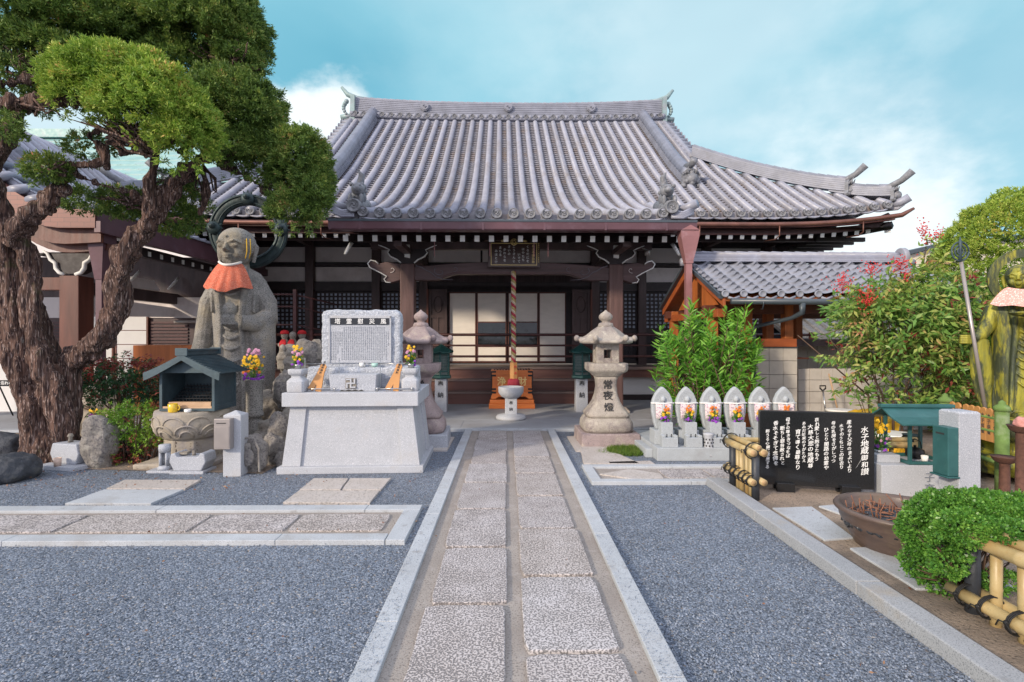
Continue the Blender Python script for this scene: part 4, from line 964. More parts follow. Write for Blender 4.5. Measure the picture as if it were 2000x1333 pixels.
# ---- bell rope with its block and tassel
q0 = P(1003, 655, 10.6); rz0 = q0.z
rp = thing('bell_rope', 'thick twisted red and cream bell rope hanging before the hall doors', 'rope', (q0.x, q0.y, .6))
top, bot = 3.0-.6, 1.12-.6
cols3 = (('red_tassel', 0), ('rope_white', 1), ('rope_gold', 2))
for m_, k in cols3:
    pts = []; N_ = 150
    for i in range(N_+1):
        z = top+(bot-top)*i/N_; a = i*.42+k*2*PI/3; pts.append((.026*math.cos(a), .026*math.sin(a), z))
    obj('strand', MB().tube(pts, .030, 7), MT[m_], rp)
obj('wooden_block', MB().lathe(0, 0, [(.085, .18), (.09, .26), (.085, .52)], 6, PI/6, False), MT['tag_wood'], rp, bevel=.004)
mb = MB(); mb.text('奉', .07, tm(.03, -.078, .42), .002).text('納', .07, tm(.03, -.078, .3), .002); obj('red_writing', mb, MT['red_cloth'], rp)
mb = MB()
for k in range(26):
    a = 2*PI*k/26; mb.tube([(.05*math.cos(a), .05*math.sin(a), .2), (.105*math.cos(a), .105*math.sin(a), .15), (.13*math.cos(a), .13*math.sin(a), -.02)], [.012, .014, .013], 5)
mb.lathe(0, 0, [(.05, -.04), (.07, .14), (.06, .2)], 12); obj('tassel', mb, MT['red_tassel'], rp)
obj('tassel_band', MB().lathe(0, 0, [(.075, .15), (.08, .165), (.075, .18)], 16), MT['rope_white'], rp)
# ---- offertory box
q0 = G(1000, 802)
ob = thing('offertory_box', 'orange lacquered offertory box with black corner fittings at the foot of the steps', 'offertory box', (q0.x, q0.y+.3, .035))
obj('base_plinth', MB().box(-.52, .52, -.3, .3, 0, .11).box(-.50, .50, -.28, .28, .11, .2), MT['box_wood'], ob, bevel=.01)
obj('foot', MB().prism([(-.47, .22), (-.47, .3), (.47, .3), (.47, .22), (.38, .22), (.3, .27), (-.3, .27), (-.38, .22)], -.26, -.22), MT['box_wood'], ob)
obj('chest', MB().box(-.45, .45, -.24, .24, .3, .82), MT['box_wood'], ob, bevel=.006)
mb = MB()
for z0, z1 in ((.3, .36), (.4, .47), (.76, .83)): mb.box(-.46, .46, -.26, -.24, z0, z1)
mb.box(-.475, .475, -.265, .265, .83, .865)
for x in (-.44, .38): mb.box(x, x+.06, -.258, -.24, .47, .76)
obj('front_frame', mb, MT['box_wood'], ob, bevel=.004)
mb = MB()
for s in (-1, 1):
    for z in (.36, .44, .745, .83): mb.box(min(s*.36, s*.47), max(s*.36, s*.47), -.268, -.255, z-.02, z+.02)
    mb.box(min(s*.455, s*.475), max(s*.455, s*.475), -.267, -.2, .3, .84)
obj('black_fitting', mb, MT['iron'], ob)
mb = MB(); mb.text('浄', .21, tm(-.235, -.245, .60), .004, .012).text('財', .21, tm(.235, -.245, .60), .004, .012); obj('gold_writing', mb, MT['gold'], ob)
mb = MB()
for x in np.linspace(-.4, .4, 13): mb.box(x-.015, x+.015, -.22, .22, .86, .89)
obj('top_slats', mb, MT['red_wood'], ob)
# ---- stone basin
q0 = G(998, 823)
bs = thing('stone_basin', 'round stone bowl on an inscribed square post in front of the offertory box', 'basin', (q0.x, q0.y, .035))
obj('base', MB().lathe(0, 0, [(.27, 0), (.295, .02), (.3, .05), (.27, .09), (.14, .12)], 32), MT['granite_light'], bs)
obj('shaft', MB().frus(0, 0, [(.118, .118, .1), (.115, .115, .42)]), MT['granite_light'], bs, bevel=.01)
obj('bowl', MB().lathe(0, 0, [(.12, .41), (.2, .46), (.245, .53), (.25, .62), (.245, .64), (.22, .64), (.2, .6), (.1, .57)], 32), MT['granite_light'], bs)
mb = MB(); mb.column('奉納', .075, tm(0, -.119, .39), pitch=.12, depth=.003); obj('writing', mb, MT['black_ink'], bs)
# ---------------------------------------------------------------- stone furniture, left and centre
def sqr(mb, prof, n=24, p=3.2, M=None, cx=0, cy=0):     # rounded-square sections (half width, z)
    v = []; f = []
    for r, z in prof:
        for k in range(n):
            a = 2*PI*(k+.5)/n; c, s = math.cos(a), math.sin(a)
            q = (abs(c)**p+abs(s)**p)**(-1/p); v.append((cx+r*q*c, cy+r*q*s, z))
    m = len(prof)
    f = [(i*n+k, i*n+(k+1) % n, (i+1)*n+(k+1) % n, (i+1)*n+k) for i in range(m-1) for k in range(n)]
    f += [tuple(range(n-1, -1, -1)), tuple((m-1)*n+k for k in range(n))]
    return mb.add(v, f, True, M)
def stone_lantern(loc, rz, label, m, mbase, ink, sc=1):
    t = thing('stone_lantern', label, 'stone lantern', loc, rz, 'old stone lanterns either side of the path')
    obj('plinth', MB().frus(0, 0, [(.44, .44, 0), (.43, .43, .2)]), mbase, t, bevel=.015)
    obj('foot', sqr(MB(), [(.36, .2), (.385, .25), (.375, .34), (.34, .4), (.3, .43)], 32, 5), m, t)
    sh = obj('shaft', sqr(MB(), [(.32, .42), (.33, .46), (.30, .5), (.25, .56), (.20, .65), (.165, .76), (.15, .88), (.16, .98), (.185, 1.05)], 32, 6), m, t)
    obj('platform', sqr(MB(), [(.19, 1.03), (.22, 1.07), (.285, 1.11), (.30, 1.14), (.30, 1.235)], 32, 9), m, t, bevel=.008)
    mb = MB(); a, w, z0, z1 = .175, .07, 1.232, 1.54
    for sx in (-1, 1):
        for sy in (-1, 1): mb.frus(sx*(a-.06), sy*(a-.06), [(.06, .06, z0), (.058, .058, z1)])
    mb.box(-a+.115, a-.115, -a+.006, a-.006, z0, z0+.08); mb.box(-a+.115, a-.115, -a+.006, a-.006, z1-.1, z1); mb.box(-a+.006, a-.006, -a+.115, a-.115, z0, z0+.078); mb.box(-a+.006, a-.006, -a+.115, a-.115, z1-.098, z1)
    fb = obj('fire_box', mb, m, t, bevel=.012)
    # hexagonal roof with upturned corners
    v = []; f = []; n = 48; rings = [(.12, 1.80), (.15, 1.78), (.22, 1.73), (.29, 1.66), (.345, 1.61), (.40, 1.585), (.43, 1.58), (.43, 1.545), (.38, 1.53), (.15, 1.53)]
    for i, (r, z) in enumerate(rings):
        for k in range(n):
            a_ = 2*PI*k/n; c6 = abs(math.cos(3*a_)); hexr = math.cos(PI/6)/math.cos((a_ % (PI/3))-PI/6)
            w_ = min(1, max(0, (r-.15)/.28)); rr = r*(1+(hexr-1)*.9*1.0); cor = max(0, (hexr-.93)/.07)
            v.append((rr*math.cos(a_)*(1+.06*cor*w_), rr*math.sin(a_)*(1+.06*cor*w_), z+.075*cor**2*w_**3))
    for i in range(len(rings)-1):
        for k in range(n): f.append((i*n+k, (i+1)*n+k, (i+1)*n+(k+1) % n, i*n+(k+1) % n))
    f += [tuple(range(n))]
    mb = MB(); mb.add(v, f, True)
    for k in range(6): a_ = k*PI/3; c, s = math.cos(a_), math.sin(a_); mb.ball((c*.45, s*.45, 1.615), (.045, .045, .05), 8, 6)
    rf_ = obj('roof', mb, m, t)
    mb = MB().lathe(0, 0, [(.115, 1.79), (.12, 1.81), (.105, 1.85), (.06, 1.86), (.06, 1.88), (.09, 1.9), (.108, 1.935), (.105, 1.965), (.075, 2.0), (.03, 2.03), (.006, 2.055)], 24); obj('finial', mb, m, rf_)
    mb = MB()
    for ch, z, hw, tl in (('常', .90, .154, .02), ('夜', .735, .176, -.16), ('燈', .565, .25, -.55)): mb.text(ch, .15, tm(0, -hw-.006, z, 0, tl), depth=.006, bold=.012)
    obj('writing', mb, ink, sh)
    return t
q = G(1183, 864); stone_lantern((q.x, q.y, 0), 0, 'weathered tan stone lantern on the right of the path, beside the green shrub', MT['lantern'], MT['lantern_pink'], MT['black_ink'])
q = G(822, 866); stone_lantern((q.x, q.y, 0), .06, 'purplish old stone lantern half hidden behind the right side of the granite monument', MT['lantern_pink'], MT['granite'], MT['black_ink'])
obj('lantern_pad', MB().box(.98, 1.98, 7.25, 8.35, -.02, .02), MT['slab_smooth'], ter)
obj('lantern_pad', MB().box(-1.95, -.85, 7.3, 8.3, -.02, .02), MT['slab_smooth'], ter)

def bronze_lantern(px, label):
    q = G(px, 807); t = thing('bronze_lantern', label, 'bronze lantern', (q.x, q.y, .035), 0, 'green bronze lanterns on inscribed posts')
    p = obj('post', MB().frus(0, 0, [(.13, .13, 0), (.125, .125, .72)]), MT['granite_light'], t, bevel=.01)
    mb = MB(); mb.text('奉', .13, tm(0, -.134, .60), .003, .008).text('納', .13, tm(0, -.134, .36), .003, .008); obj('writing', mb, MT['black_ink'], p)
    mb = MB(); mb.lathe(0, 0, [(.225, .72), (.235, .74), (.225, .78), (.2, .80)], 6, PI/6, False); mb.lathe(0, 0, [(.19, .86), (.2, .87), (.19, .89)], 6, PI/6, False)
    mb.lathe(0, 0, [(.2, 1.24), (.205, 1.27), (.19, 1.29)], 6, PI/6, False)
    for k in range(6): a = PI/6+k*PI/3; mb.frus(.185*math.cos(a), .185*math.sin(a), [(.012, .012, .78), (.012, .012, 1.27)])
    obj('frame', mb, MT['lantern_green'], t)
    mb = MB().lathe(0, 0, [(.165, .8), (.165, 1.25)], 6, PI/6, False)
    mg = obj('mesh_panel', mb, MT['lantern_mesh'], t)
    mb = MB()
    for k in range(6):
        a0, a1 = PI/6+k*PI/3, PI/6+(k+1)*PI/3
        for j in range(1, 6):
            x = .17*(math.cos(a0)+(math.cos(a1)-math.cos(a0))*j/6); y = .17*(math.sin(a0)+(math.sin(a1)-math.sin(a0))*j/6); mb.cyl((x, y, .88), (x, y, 1.25), .004, 4)
        for j in range(6): z = .92+j*.06; mb.cyl((.17*math.cos(a0), .17*math.sin(a0), z), (.17*math.cos(a1), .17*math.sin(a1), z), .004, 4)
    obj('grille', mb, MT['lantern_green'], mg)
    v = []; n = 36; rings = [(.02, 1.49), (.035, 1.475), (.02, 1.455), (.05, 1.44), (.12, 1.40), (.19, 1.345), (.26, 1.30), (.29, 1.285), (.28, 1.268), (.1, 1.27)]
    for r, z in rings:
        for k in range(n):
            a_ = 2*PI*k/n+PI/6; hx = math.cos(PI/6)/math.cos(((a_-PI/6) % (PI/3))-PI/6); cor = max(0, (hx-.93)/.07); w_ = max(0, (r-.12)/.17)
            v.append((r*hx*math.cos(a_), r*hx*math.sin(a_), z+.03*cor*w_))
    obj('roof', MB().add(v, [(i*n+k, (i+1)*n+k, (i+1)*n+(k+1) % n, i*n+(k+1) % n) for i in range(len(rings)-1) for k in range(n)], True), MT['lantern_green'], t)
MT['lantern_mesh'] = mat('lantern_panel', (.13, .16, .15), .4, .2, 20)
bronze_lantern(1135, 'green bronze hexagonal lantern on an inscribed post, right of the offertory box')
bronze_lantern(862, 'green bronze hexagonal lantern on an inscribed post, left of the offertory box')

# flowers -------------------------------------------------------------
def bouquet(parent, c, w, h, cols=('petal_yellow', 'petal_purple'), n=40, stems=True, seed=1):
    r = np.random.default_rng(seed); c = np.array(c)
    bas = np.repeat(c[None], 260, 0); d = r.normal(size=(260, 3)); d[:, 2] = np.abs(d[:, 2])+.5; d = unit(d)
    pos = bas+d*r.uniform(.0, .75, (260, 1))*np.array([w, w, h])
    o = link('greenery', quads(leafquads(pos, d+r.normal(size=(260, 3))*.6, .035*(h/.2)**.5, .014)), MT['box_leaf'], parent)
    per = max(1, n//len(cols))
    for j, m_ in enumerate(cols):
        mb = MB(); lo, hi = j/len(cols), (j+1)/len(cols)
        for i in range(per):
            a = r.uniform(0, 2*PI); rr = w*(.35+.6*r.uniform())*(1 if j else .7); z = h*(1-(lo+(hi-lo)*r.uniform())*.95)
            p = c+np.array([rr*math.cos(a)*.8, rr*math.sin(a)*.8, z]); s = .0105*(h/.2)**.5*r.uniform(.8, 1.4)
            for q in range(6):
                b = 2*PI*q/6; dr = np.array([math.cos(b), -.35, math.sin(b)])
                mb.ball(p+dr*s*.8, (s*.62, s*.4, s*.62), 5, 4)
            mb.ball(p+np.array([0, -s*.4, 0]), s*.5, 5, 4)
        obj('blossoms', mb, MT[m_], parent)

# ---- granite monument ------------------------------------------------
q = P(684, 926, 6.08); q.z = 0
mo = thing('granite_monument', 'large pale granite monument with inscribed headstone and dark title band', 'monument', q, math.radians(2.2))
obj('base_plate', MB().box(-.86, .86, 0, 1.2, 0, .085), MT['granite_light'], mo, bevel=.008)
z0, z1 = .085, .80
def tap(x0a, x1a, x0b, x1b, ya, yb, y0, y1, m=MB):
    return [(x0a, ya, z0), (x1a, ya, z0), (x1a, y1, z0), (x0a, y1, z0), (x0b, yb, z1), (x1b, yb, z1), (x1b, y1, z1), (x0b, y1, z1)]
BF = [(0, 1, 2, 3)[::-1], (4, 5, 6, 7), (0, 1, 5, 4), (1, 2, 6, 5), (2, 3, 7, 6), (3, 0, 4, 7)]
ped = obj('pedestal', MB().add(tap(-.79, .79, -.70, .70, .075, .10, 0, 1.13), BF), MT['granite_light'], mo)
for s in (-1, 1):
    xa, xb = (-.815, -.60) if s < 0 else (.60, .815); ta, tb = (-.725, -.535) if s < 0 else (.535, .725)
    mb = MB().add(tap(xa, xb, ta, tb, .045, .072, 0, .3), BF); obj('corner_pilaster', mb, MT['granite_light'], mo, bevel=.005)
    mb = MB().add([(x, y, z) for x, y, z in tap(xa, xb, ta, tb, .9, .88, 0, 1.155)], BF); obj('corner_pilaster', mb, MT['granite_light'], mo, bevel=.005)
obj('top_slab', MB().box(-.80, .80, 0, 1.17, .80, .965), MT['granite_light'], mo, bevel=.008)
# rough block and incense chest
bl = MB().box(-.69, .70, .5, 1.02, .96, 1.24)
bl = sculpt(bl, .028, 1, .02, 9, fine=.012, fscale=28); obj('rough_block', bl, MT['granite_rough'], mo)
mb = MB().frus(-.01, .32, [(.27, .16, .966), (.285, .17, 1.17)]); ch = obj('incense_chest', mb, MT['granite'], mo, bevel=.006)
mb = MB(); mb.text('卍', .13, tm(-.03, .140, 1.055), .006, .025); obj('temple_mark', mb, MT['granite_light'], ch)
mb = MB(); mb.box(-.095, .035, .148, .153, 1.0, 1.125); obj('mark_panel', mb, MT['old_stone'], ch)
mb = MB().prism([(-.17, .966), (-.14, .985), (-.1, .975), (-.06, .988), (-.02, .976), (.02, .988), (.06, .975), (.1, .985), (.13, .966)], .145, .15); obj('mouse_gap', mb, MT['black_ink'], ch)
# headstone
pts = []
def rr(x0, x1, za, zb, r, n=6):
    o = []
    for cx, cz, a0 in ((x1-r, zb-r, 0), (x0+r, zb-r, PI/2)):
        for i in range(n+1): a = a0+PI/2*i/n; o.append((cx+r*math.cos(a), cz+r*math.sin(a)))
    return o+[(x0, za), (x1, za)]
X0, X1 = -.535, .495
hs = MB().prism(rr(X0, X1, 1.21, 1.985, .09), .62, .80)
hs = sculpt(hs, .022, 2, .012, 10, fine=.010, fscale=34)
head = obj('headstone', hs, MT['granite_rough'], mo)
mb = MB().prism(rr(X0+.1, X1-.12, 1.29, 1.915, .03), .595, .63); fr = obj('carved_panel', mb, MT['granite'], head, bevel=.006)
mb = MB()
for a, b, c, d in ((X0+.105, X1-.125, 1.875, 1.905), (X0+.105, X0+.12, 1.3, 1.9), (X1-.14, X1-.125, 1.3, 1.9)): mb.box(a, b, .583, .594, c, d)
obj('panel_rim', mb, MT['granite_light'], fr)
obj('title_band', MB().prism(rr(X0+.13, X1-.15, 1.79, 1.875, .015), .585, .592), MT['black_slab'], fr)
mb = MB()
for i, chh in enumerate('塔霊慰災風'): mb.text(chh, .075, tm(X0+.22+i*.147, .583, 1.828), .003, .006)
obj('title_writing', mb, MT['white_ink'], fr)
mb = MB(); r_ = random.Random(3)
nc = 28; xa, xb = X0+.14, X1-.16
for i in range(nc):
    x = xb-(xb-xa)*i/(nc-1); n_ = 21 if 2 < i < 22 else r_.choice((9, 14, 18)); st = 0 if 1 < i < 22 else 3
    for j in range(st, min(21, st+n_)):
        z = 1.755-j*.0208; w_ = .0075
        mb.box(x-w_, x+w_, .5925, .5945, z-.001, z+.002); mb.box(x-.0015+r_.uniform(-.004, .004), x+.0015+r_.uniform(-.003, .004), .5925, .5943, z-.008, z+.007)
        if r_.random() < .6: mb.box(x-w_*.8, x+w_*.6, .5925, .5944, z-.008, z-.005)
obj('small_writing', mb, MT['grey_ink'], fr)
# stone flower vases standing on the slab
for i, (px, off, lab) in enumerate(((578, -.66, 'granite vase with yellow and purple flowers at the left end of the monument'), (804, .68, 'granite vase with yellow and mauve flowers at the right end of the monument'))):
    w = mo.matrix_basis @ Vector((off, .14+.1*i, .966)); w = Vector(q)+Matrix.Rotation(math.radians(2.2), 3, 'Z') @ Vector((off, .14+.1*i, .966))
    v = thing('stone_vase', lab, 'flower vase', w, math.radians(2.2), 'granite flower vases on the monument')
    obj('vase_body', sqr(MB(), [(.098, 0), (.105, .03), (.105, .13), (.085, .155), (.062, .175), (.062, .195), (.088, .215), (.095, .235), (.095, .275), (.05, .276)], 24, 9), MT['granite_light'], v, bevel=.004)
    obj('metal_cup', MB().lathe(0, 0, [(.035, .27), (.035, .31), (.05, .33), (.045, .33), (.03, .3)], 14), MT['steel'], v)
    bouquet(v, (0, 0, .30), .085, .25, ('petal_yellow', 'petal_pink', 'petal_yellow', 'petal_purple'), 36, seed=5+i)
# wooden votive tags leaning in wire frames
tagp = [(-.055, 0), (-.03, .02), (-.05, .06), (-.03, .1), (-.045, .14), (-.03, .19), (.03, .19), (.045, .14), (.03, .1), (.05, .06), (.03, .02), (.055, 0)]
def tagboard(root, x, y, z, lean, roll, name, lab, par=None, writing='南無阿弥陀', sc=1.0):
    ou = [(-.10, 0), (-.02, .0), (-.0, .09), (.02, .0), (.10, 0), (.055, .24), (.045, .30), (.052, .33), (.042, .35), (.05, .38), (.03, .41), (0, .418), (-.03, .41), (-.05, .38), (-.042, .35), (-.052, .33), (-.045, .30), (-.055, .24)]
    t = thing(name, lab, 'votive tag', (x, y, z)); t.rotation_euler = (-lean, roll, 0)
    b = obj('board', MB().prism([(a*sc, c*sc) for a, c in ou], -.012, .012), MT['tag_wood'], t, bevel=.003)
    m_ = MB(); m_.column(writing, .032, tm(0, -.014, .39), pitch=.036, depth=.001, bold=.02); obj('writing', m_, MT['black_ink'], b); return t
Rm = Matrix.Rotation(math.radians(2.2), 3, 'Z')
for off, lab in ((-.43, 'pair-legged orange wooden votive tag leaning in a wire frame left of the incense chest'), (.50, 'pair-legged orange wooden votive tag leaning in a wire frame right of the incense chest')):
    w = Vector(q)+Rm @ Vector((off-.04, .15, .975)); t = tagboard(None, w.x, w.y, w.z, .42, .22, 'votive_tag', lab, sc=.85); t['group'] = 'forked wooden votive tags on the monument'
    w = Vector(q)+Rm @ Vector((off, .12, .966)); f_ = thing('wire_rack', 'silver wire rack holding the '+('left' if off < 0 else 'right')+' votive tag on the monument slab', 'wire rack', w, math.radians(2.2), 'wire racks on the monument')
    mb = MB()
    for x in (-.21, .21): mb.cyl((x, 0, .0), (x, .0, .04), .009, 6); mb.tube([(x, 0, .035), (x, .2, .035), (x, .2, .4)], .005, 6)
    mb.cyl((-.21, 0, .035), (.21, 0, .035), .006, 6); mb.cyl((-.21, .17, .33), (.21, .17, .33), .005, 6); mb.ball((-.21, 0, .035), .016, 8, 6); mb.ball((.21, 0, .035), .016, 8, 6)
    obj('frame', mb, MT['steel'], f_)
w = Vector(q)+Rm @ Vector((.04, .42, 1.245)); 
w = Vector(q)+Rm @ Vector((.0, .55, 1.245)); cu = thing('offering_cup', 'small white cup standing on the monument block below the left of the inscription', 'cup', w); obj('cup_body', MB().lathe(0, 0, [(.02, 0), (.028, .02), (.028, .05), (.024, .05), (.024, .02)], 16), MT['white'], cu)
w = Vector(q)+Rm @ Vector((.02-.07+.02, .55, 1.245)); w.x += .2
cu = thing('water_cup', 'small pale green cup standing right of the white cup on the monument block', 'cup', w); obj('cup_body', MB().lathe(0, 0, [(.03, 0), (.042, .02), (.042, .045), (.036, .045), (.034, .02)], 16), mat('celadon', (.4, .62, .55), .3), cu)

# ---- candle shrine on its lotus pedestal --------------------------------
q = G(377, 902); q.z = 0
lt = thing('lotus_pedestal', 'round tan stone pedestal carved with lotus petals on an octagonal inscribed shaft', 'pedestal', (q.x, q.y, 0))
R8 = .33
obj('ground_slab', sculpt(MB().box(-.5, .42, -.42, .4, -.02, .07), .03, 2, .02, 5), MT['tan_stone'], lt)
sh = obj('shaft', MB().lathe(0, 0, [(.34, .05), (.325, .08), (.32, .34), (.34, .36)], 8, PI/8+.18, False), MT['tan_stone'], lt, bevel=.01)
bw = MB().lathe(0, 0, [(.33, .34), (.36, .37), (.41, .44), (.435, .52), (.43, .6), (.43, .66), (.42, .69), (.1, .69)], 48)
bo = obj('lotus_bowl', bw, MT['tan_stone'], lt)
mb = MB()
def bowlr(z): 
    zs = [.34, .37, .44, .52, .6, .66]; rs = [.33, .36, .41, .435, .43, .43]; return float(np.interp(z, zs, rs))
for k in range(9):
    a0 = 2*PI*k/9+.2
    for s_, zt in ((.27, .50), (.16, .46)):
        pts = []
        for i in range(13):
            t = -1+2*i/12; z = .38+(zt-.38)*(1-t*t)**.6+ (.03 if s_ > .2 else 0); a = a0+t*s_*1.25; r = bowlr(z)+.006; pts.append((r*math.cos(a), r*math.sin(a), z))
        mb.tube(pts, .012, 6)
    pts = []
    for i in range(11):
        t = -1+2*i/10; z = .5+.13*(1-t*t)**.5; a = a0+PI/9+t*.33; r = bowlr(z)+.004; pts.append((r*math.cos(a), r*math.sin(a), z))
    mb.tube(pts, .012, 6)
obj('petal_carving', mb, MT['tan_stone'], bo)
mb = MB()
for a, tx in ((-PI/2-.2+.02, '常明'), (-PI/2+.58, '永代')):
    Mx = Matrix.Rotation(a+PI/2, 4, 'Z'); 
    for i, chh in enumerate(tx): mb.text(chh, .085, Mx @ tm(0, -.307, .28-i*.10), .003, .008)
obj('writing', mb, MT['faded_ink'], sh)
c0 = P(367, 806, 6.45)
cs = thing('candle_shrine', 'small dark green copper candle shrine with gabled ribbed roof and open front', 'candle shrine', (c0.x, c0.y-.02, .695), 0)
w, d, h = .345, .52, .52
mb = MB(); mb.box(-w, w, 0, d, 0, .035)
for x in (-w, w-.035): mb.box(x, x+.035, 0, .035, .035, h); mb.box(x, x+.035, d-.035, d, .035, h)
mb.box(-w+.035, w-.035, .0, .03, h-.04, h); mb.box(-w+.035, w-.035, d-.03, d, .035, .06)
for x in (-w, w-.03): mb.box(x+.002, x+.028, .035, d-.035, .035, .075); mb.box(x+.002, x+.028, .035, d-.035, h-.04, h)
obj('frame', mb, MT['copper_green'], cs, bevel=.003)
obj('side_panel', MB().box(w-.024, w-.012, .035, d-.035, .075, h-.04), MT['shrine_pane'] if 'shrine_pane' in MT else MT['copper_green'], cs)
obj('side_panel', MB().box(-w+.012, -w+.024, .035, d-.035, .075, h-.04), MT['copper_green'], cs)
obj('back_panel', MB().box(-w+.035, w-.035, d-.025, d-.015, .06, h-.02), MT['copper_green'], cs)
hw, y0, y1, zE, zA = .47, -.09, d+.1, h-.03, h+.20
def rz_(t): return zE+(zA-zE)*t**1.15         # t 0 eave ..1 ridge
mb = MB()
for s in (-1, 1):
    N_ = 14; pf = []
    for j in range(N_+1):
        t = j/N_; x = s*hw*(1-t); pf.append((x, rz_(t)))
    for j in range(N_):
        (xa, za), (xb, zb) = pf[j], pf[j+1]; mb.prism([(xa, za+.012), (xb, zb-.004), (xb, zb-.03), (xa, za-.012)], y0, y1)
rfc = obj('roof', mb, MT['copper_green'], cs)
for s in (-1, 1):
    pl = [(s*hw*(1-t), rz_(t)) for t in np.linspace(0, 1, 9)]; lo2 = [(s*hw*(1-t)*.985, rz_(t)-.075-.02*(1-t)) for t in np.linspace(0, 1, 9)]
    obj('bargeboard', MB().prism(pl+lo2[::-1], y0-.025, y0), MT['copper_green'], rfc)
obj('gable_panel', MB().prism([(-w+.03, h-.002), (w-.03, h-.002), (0, zA-.09)], .0, .02), MT['copper_green'], cs)
mb = MB(); mb.box(-.045, .045, y0-.01, y1, zA-.015, zA+.035); mb.box(-.06, .06, y0-.02, y1+.01, zA+.035, zA+.06); mb.box(-.075, .075, y0-.03, y0-.01, zA-.02, zA+.075); mb.box(-.075, .075, y1, y1+.02, zA-.02, zA+.075); obj('ridge', mb, MT['copper_green'], rfc, bevel=.004)
mb = MB()
for i in range(6):
    yy = .12+i*.06; zz = .10+i*.035; mb.box(-w+.06, w-.05, yy, yy+.05, zz, zz+.01)
    for j in range(13): x = -w+.08+j*.044; mb.cyl((x, yy+.02, zz), (x, yy+.02, zz+.035), .005, 5)
obj('candle_tiers', mb, MT['iron'], cs)
obj('sand_tray', MB().box(-w+.09, w-.07, .04, .11, .036, .11).box(-w+.04, w-.04, .005, .03, .036, .06), MT['pale_wood'], cs)
cu = thing('yellow_mug', 'bright yellow mug standing on the pedestal in front of the candle shrine', 'mug', (c0.x-.13, c0.y-.09, .692)); obj('mug_body', MB().lathe(0, 0, [(.042, 0), (.052, .01), (.055, .105), (.05, .108), (.046, .02)], 20), MT['yellow_cup'], cu)
obj('handle', MB().tube([(.05, 0, .085), (.078, 0, .082), (.085, 0, .055), (.075, 0, .032), (.05, 0, .026)], .008, 8), MT['yellow_cup'], cu)
cu = thing('incense_dish', 'little white and brown dish right of the yellow mug', 'dish', (c0.x+.06, c0.y-.1, .692)); obj('dish_body', MB().lathe(0, 0, [(.03, 0), (.04, .012), (.04, .04), (.033, .042), (.03, .02)], 16), MT['white'], cu)
# ---- little stone incense lantern and water trough in front
q = G(348, 927)
t = thing('water_trough', 'small hexagonal granite water trough in front of the lotus pedestal', 'stone trough', (q.x+.1, q.y+.13, 0))
obj('foot', MB().frus(0, 0, [(.2, .14, 0), (.2, .14, .035)]), MT['granite'], t, bevel=.005)
mb = MB().prism([(-.16, .035), (.16, .035), (.215, .14), (.2, .235), (.15, .25), (.12, .2), (-.12, .2), (-.15, .25), (-.2, .235), (-.215, .14)], -.12, .12); obj('trough_body', mb, MT['granite'], t, bevel=.012)
mb = MB(); mb.box(-.13, -.04, -.06, .02, .22, .245); mb.cyl((.02, -.02, .2), (.02, -.02, .26), .02, 8); obj('offering', mb, MT['old_stone'], t)
q = G(322, 922); t = thing('incense_cylinder', 'small grey cylindrical stone incense holder with an open window, left of the trough', 'incense holder', (q.x, q.y, 0))
obj('slab', MB().box(-.17, .12, -.08, .12, 0, .03), MT['granite'], t, bevel=.004)
mb = MB().lathe(0, 0, [(.075, .03), (.075, .06), (.062, .075), (.055, .08)], 20)
for k in range(8):
    a = PI/2+ (k-3.5)*.62; mb.lathe(0, 0, [(.018, .08), (.018, .24)], 6, M=Matrix.Translation((.045*math.cos(a), .045*math.sin(a), 0)))
mb.lathe(0, 0, [(.062, .24), (.066, .29), (.064, .33), (.04, .335)], 20); obj('holder', mb, MT['granite'], t)
# ---- metal post box on a granite post
q = G(454, 931); t = thing('offering_post', 'square granite post with pointed top carrying a taupe metal box, left of the monument', 'post', (q.x, q.y+.08, 0), .05)
obj('post', MB().frus(0, 0, [(.102, .102, 0), (.1, .1, .715), (.01, .01, .76)]), MT['granite_light'], t, bevel=.006)
b = obj('metal_box', MB().box(-.155, .025, -.2, -.104, .34, .69), MT['taupe_metal'], t, bevel=.006)
obj('slot', MB().box(-.125, -.02, -.2035, -.2005, .635, .645), MT['black_ink'], b)
obj('box_door', MB().box(-.145, .015, -.204, -.2005, .36, .60), MT['taupe_metal'], b, bevel=.002)
# ---- stone vase with tall flowers before the big statue
q = P(497, 838, 7.6); t = thing('stone_vase', 'tall weathered stone vase with waisted foot and mixed flowers in front of the large statue', 'flower vase', (q.x, q.y, .0))
zt = 1.6-(742-663)*.0076
obj('vase_body', MB().lathe(0, 0, [(.12, 0), (.12, .22), (.115, .40), (.09, .44), (.13, .46), (.13, .5), (.115, .53), (.115, zt-.04), (.135, zt-.01), (.135, zt), (.1, zt)], 20), MT['statue'], t)
bouquet(t, (0, -.05, zt-.02), .20, .47, ('petal_pink', 'petal_yellow', 'petal_yellow', 'petal_orange', 'petal_purple'), 70, seed=21)
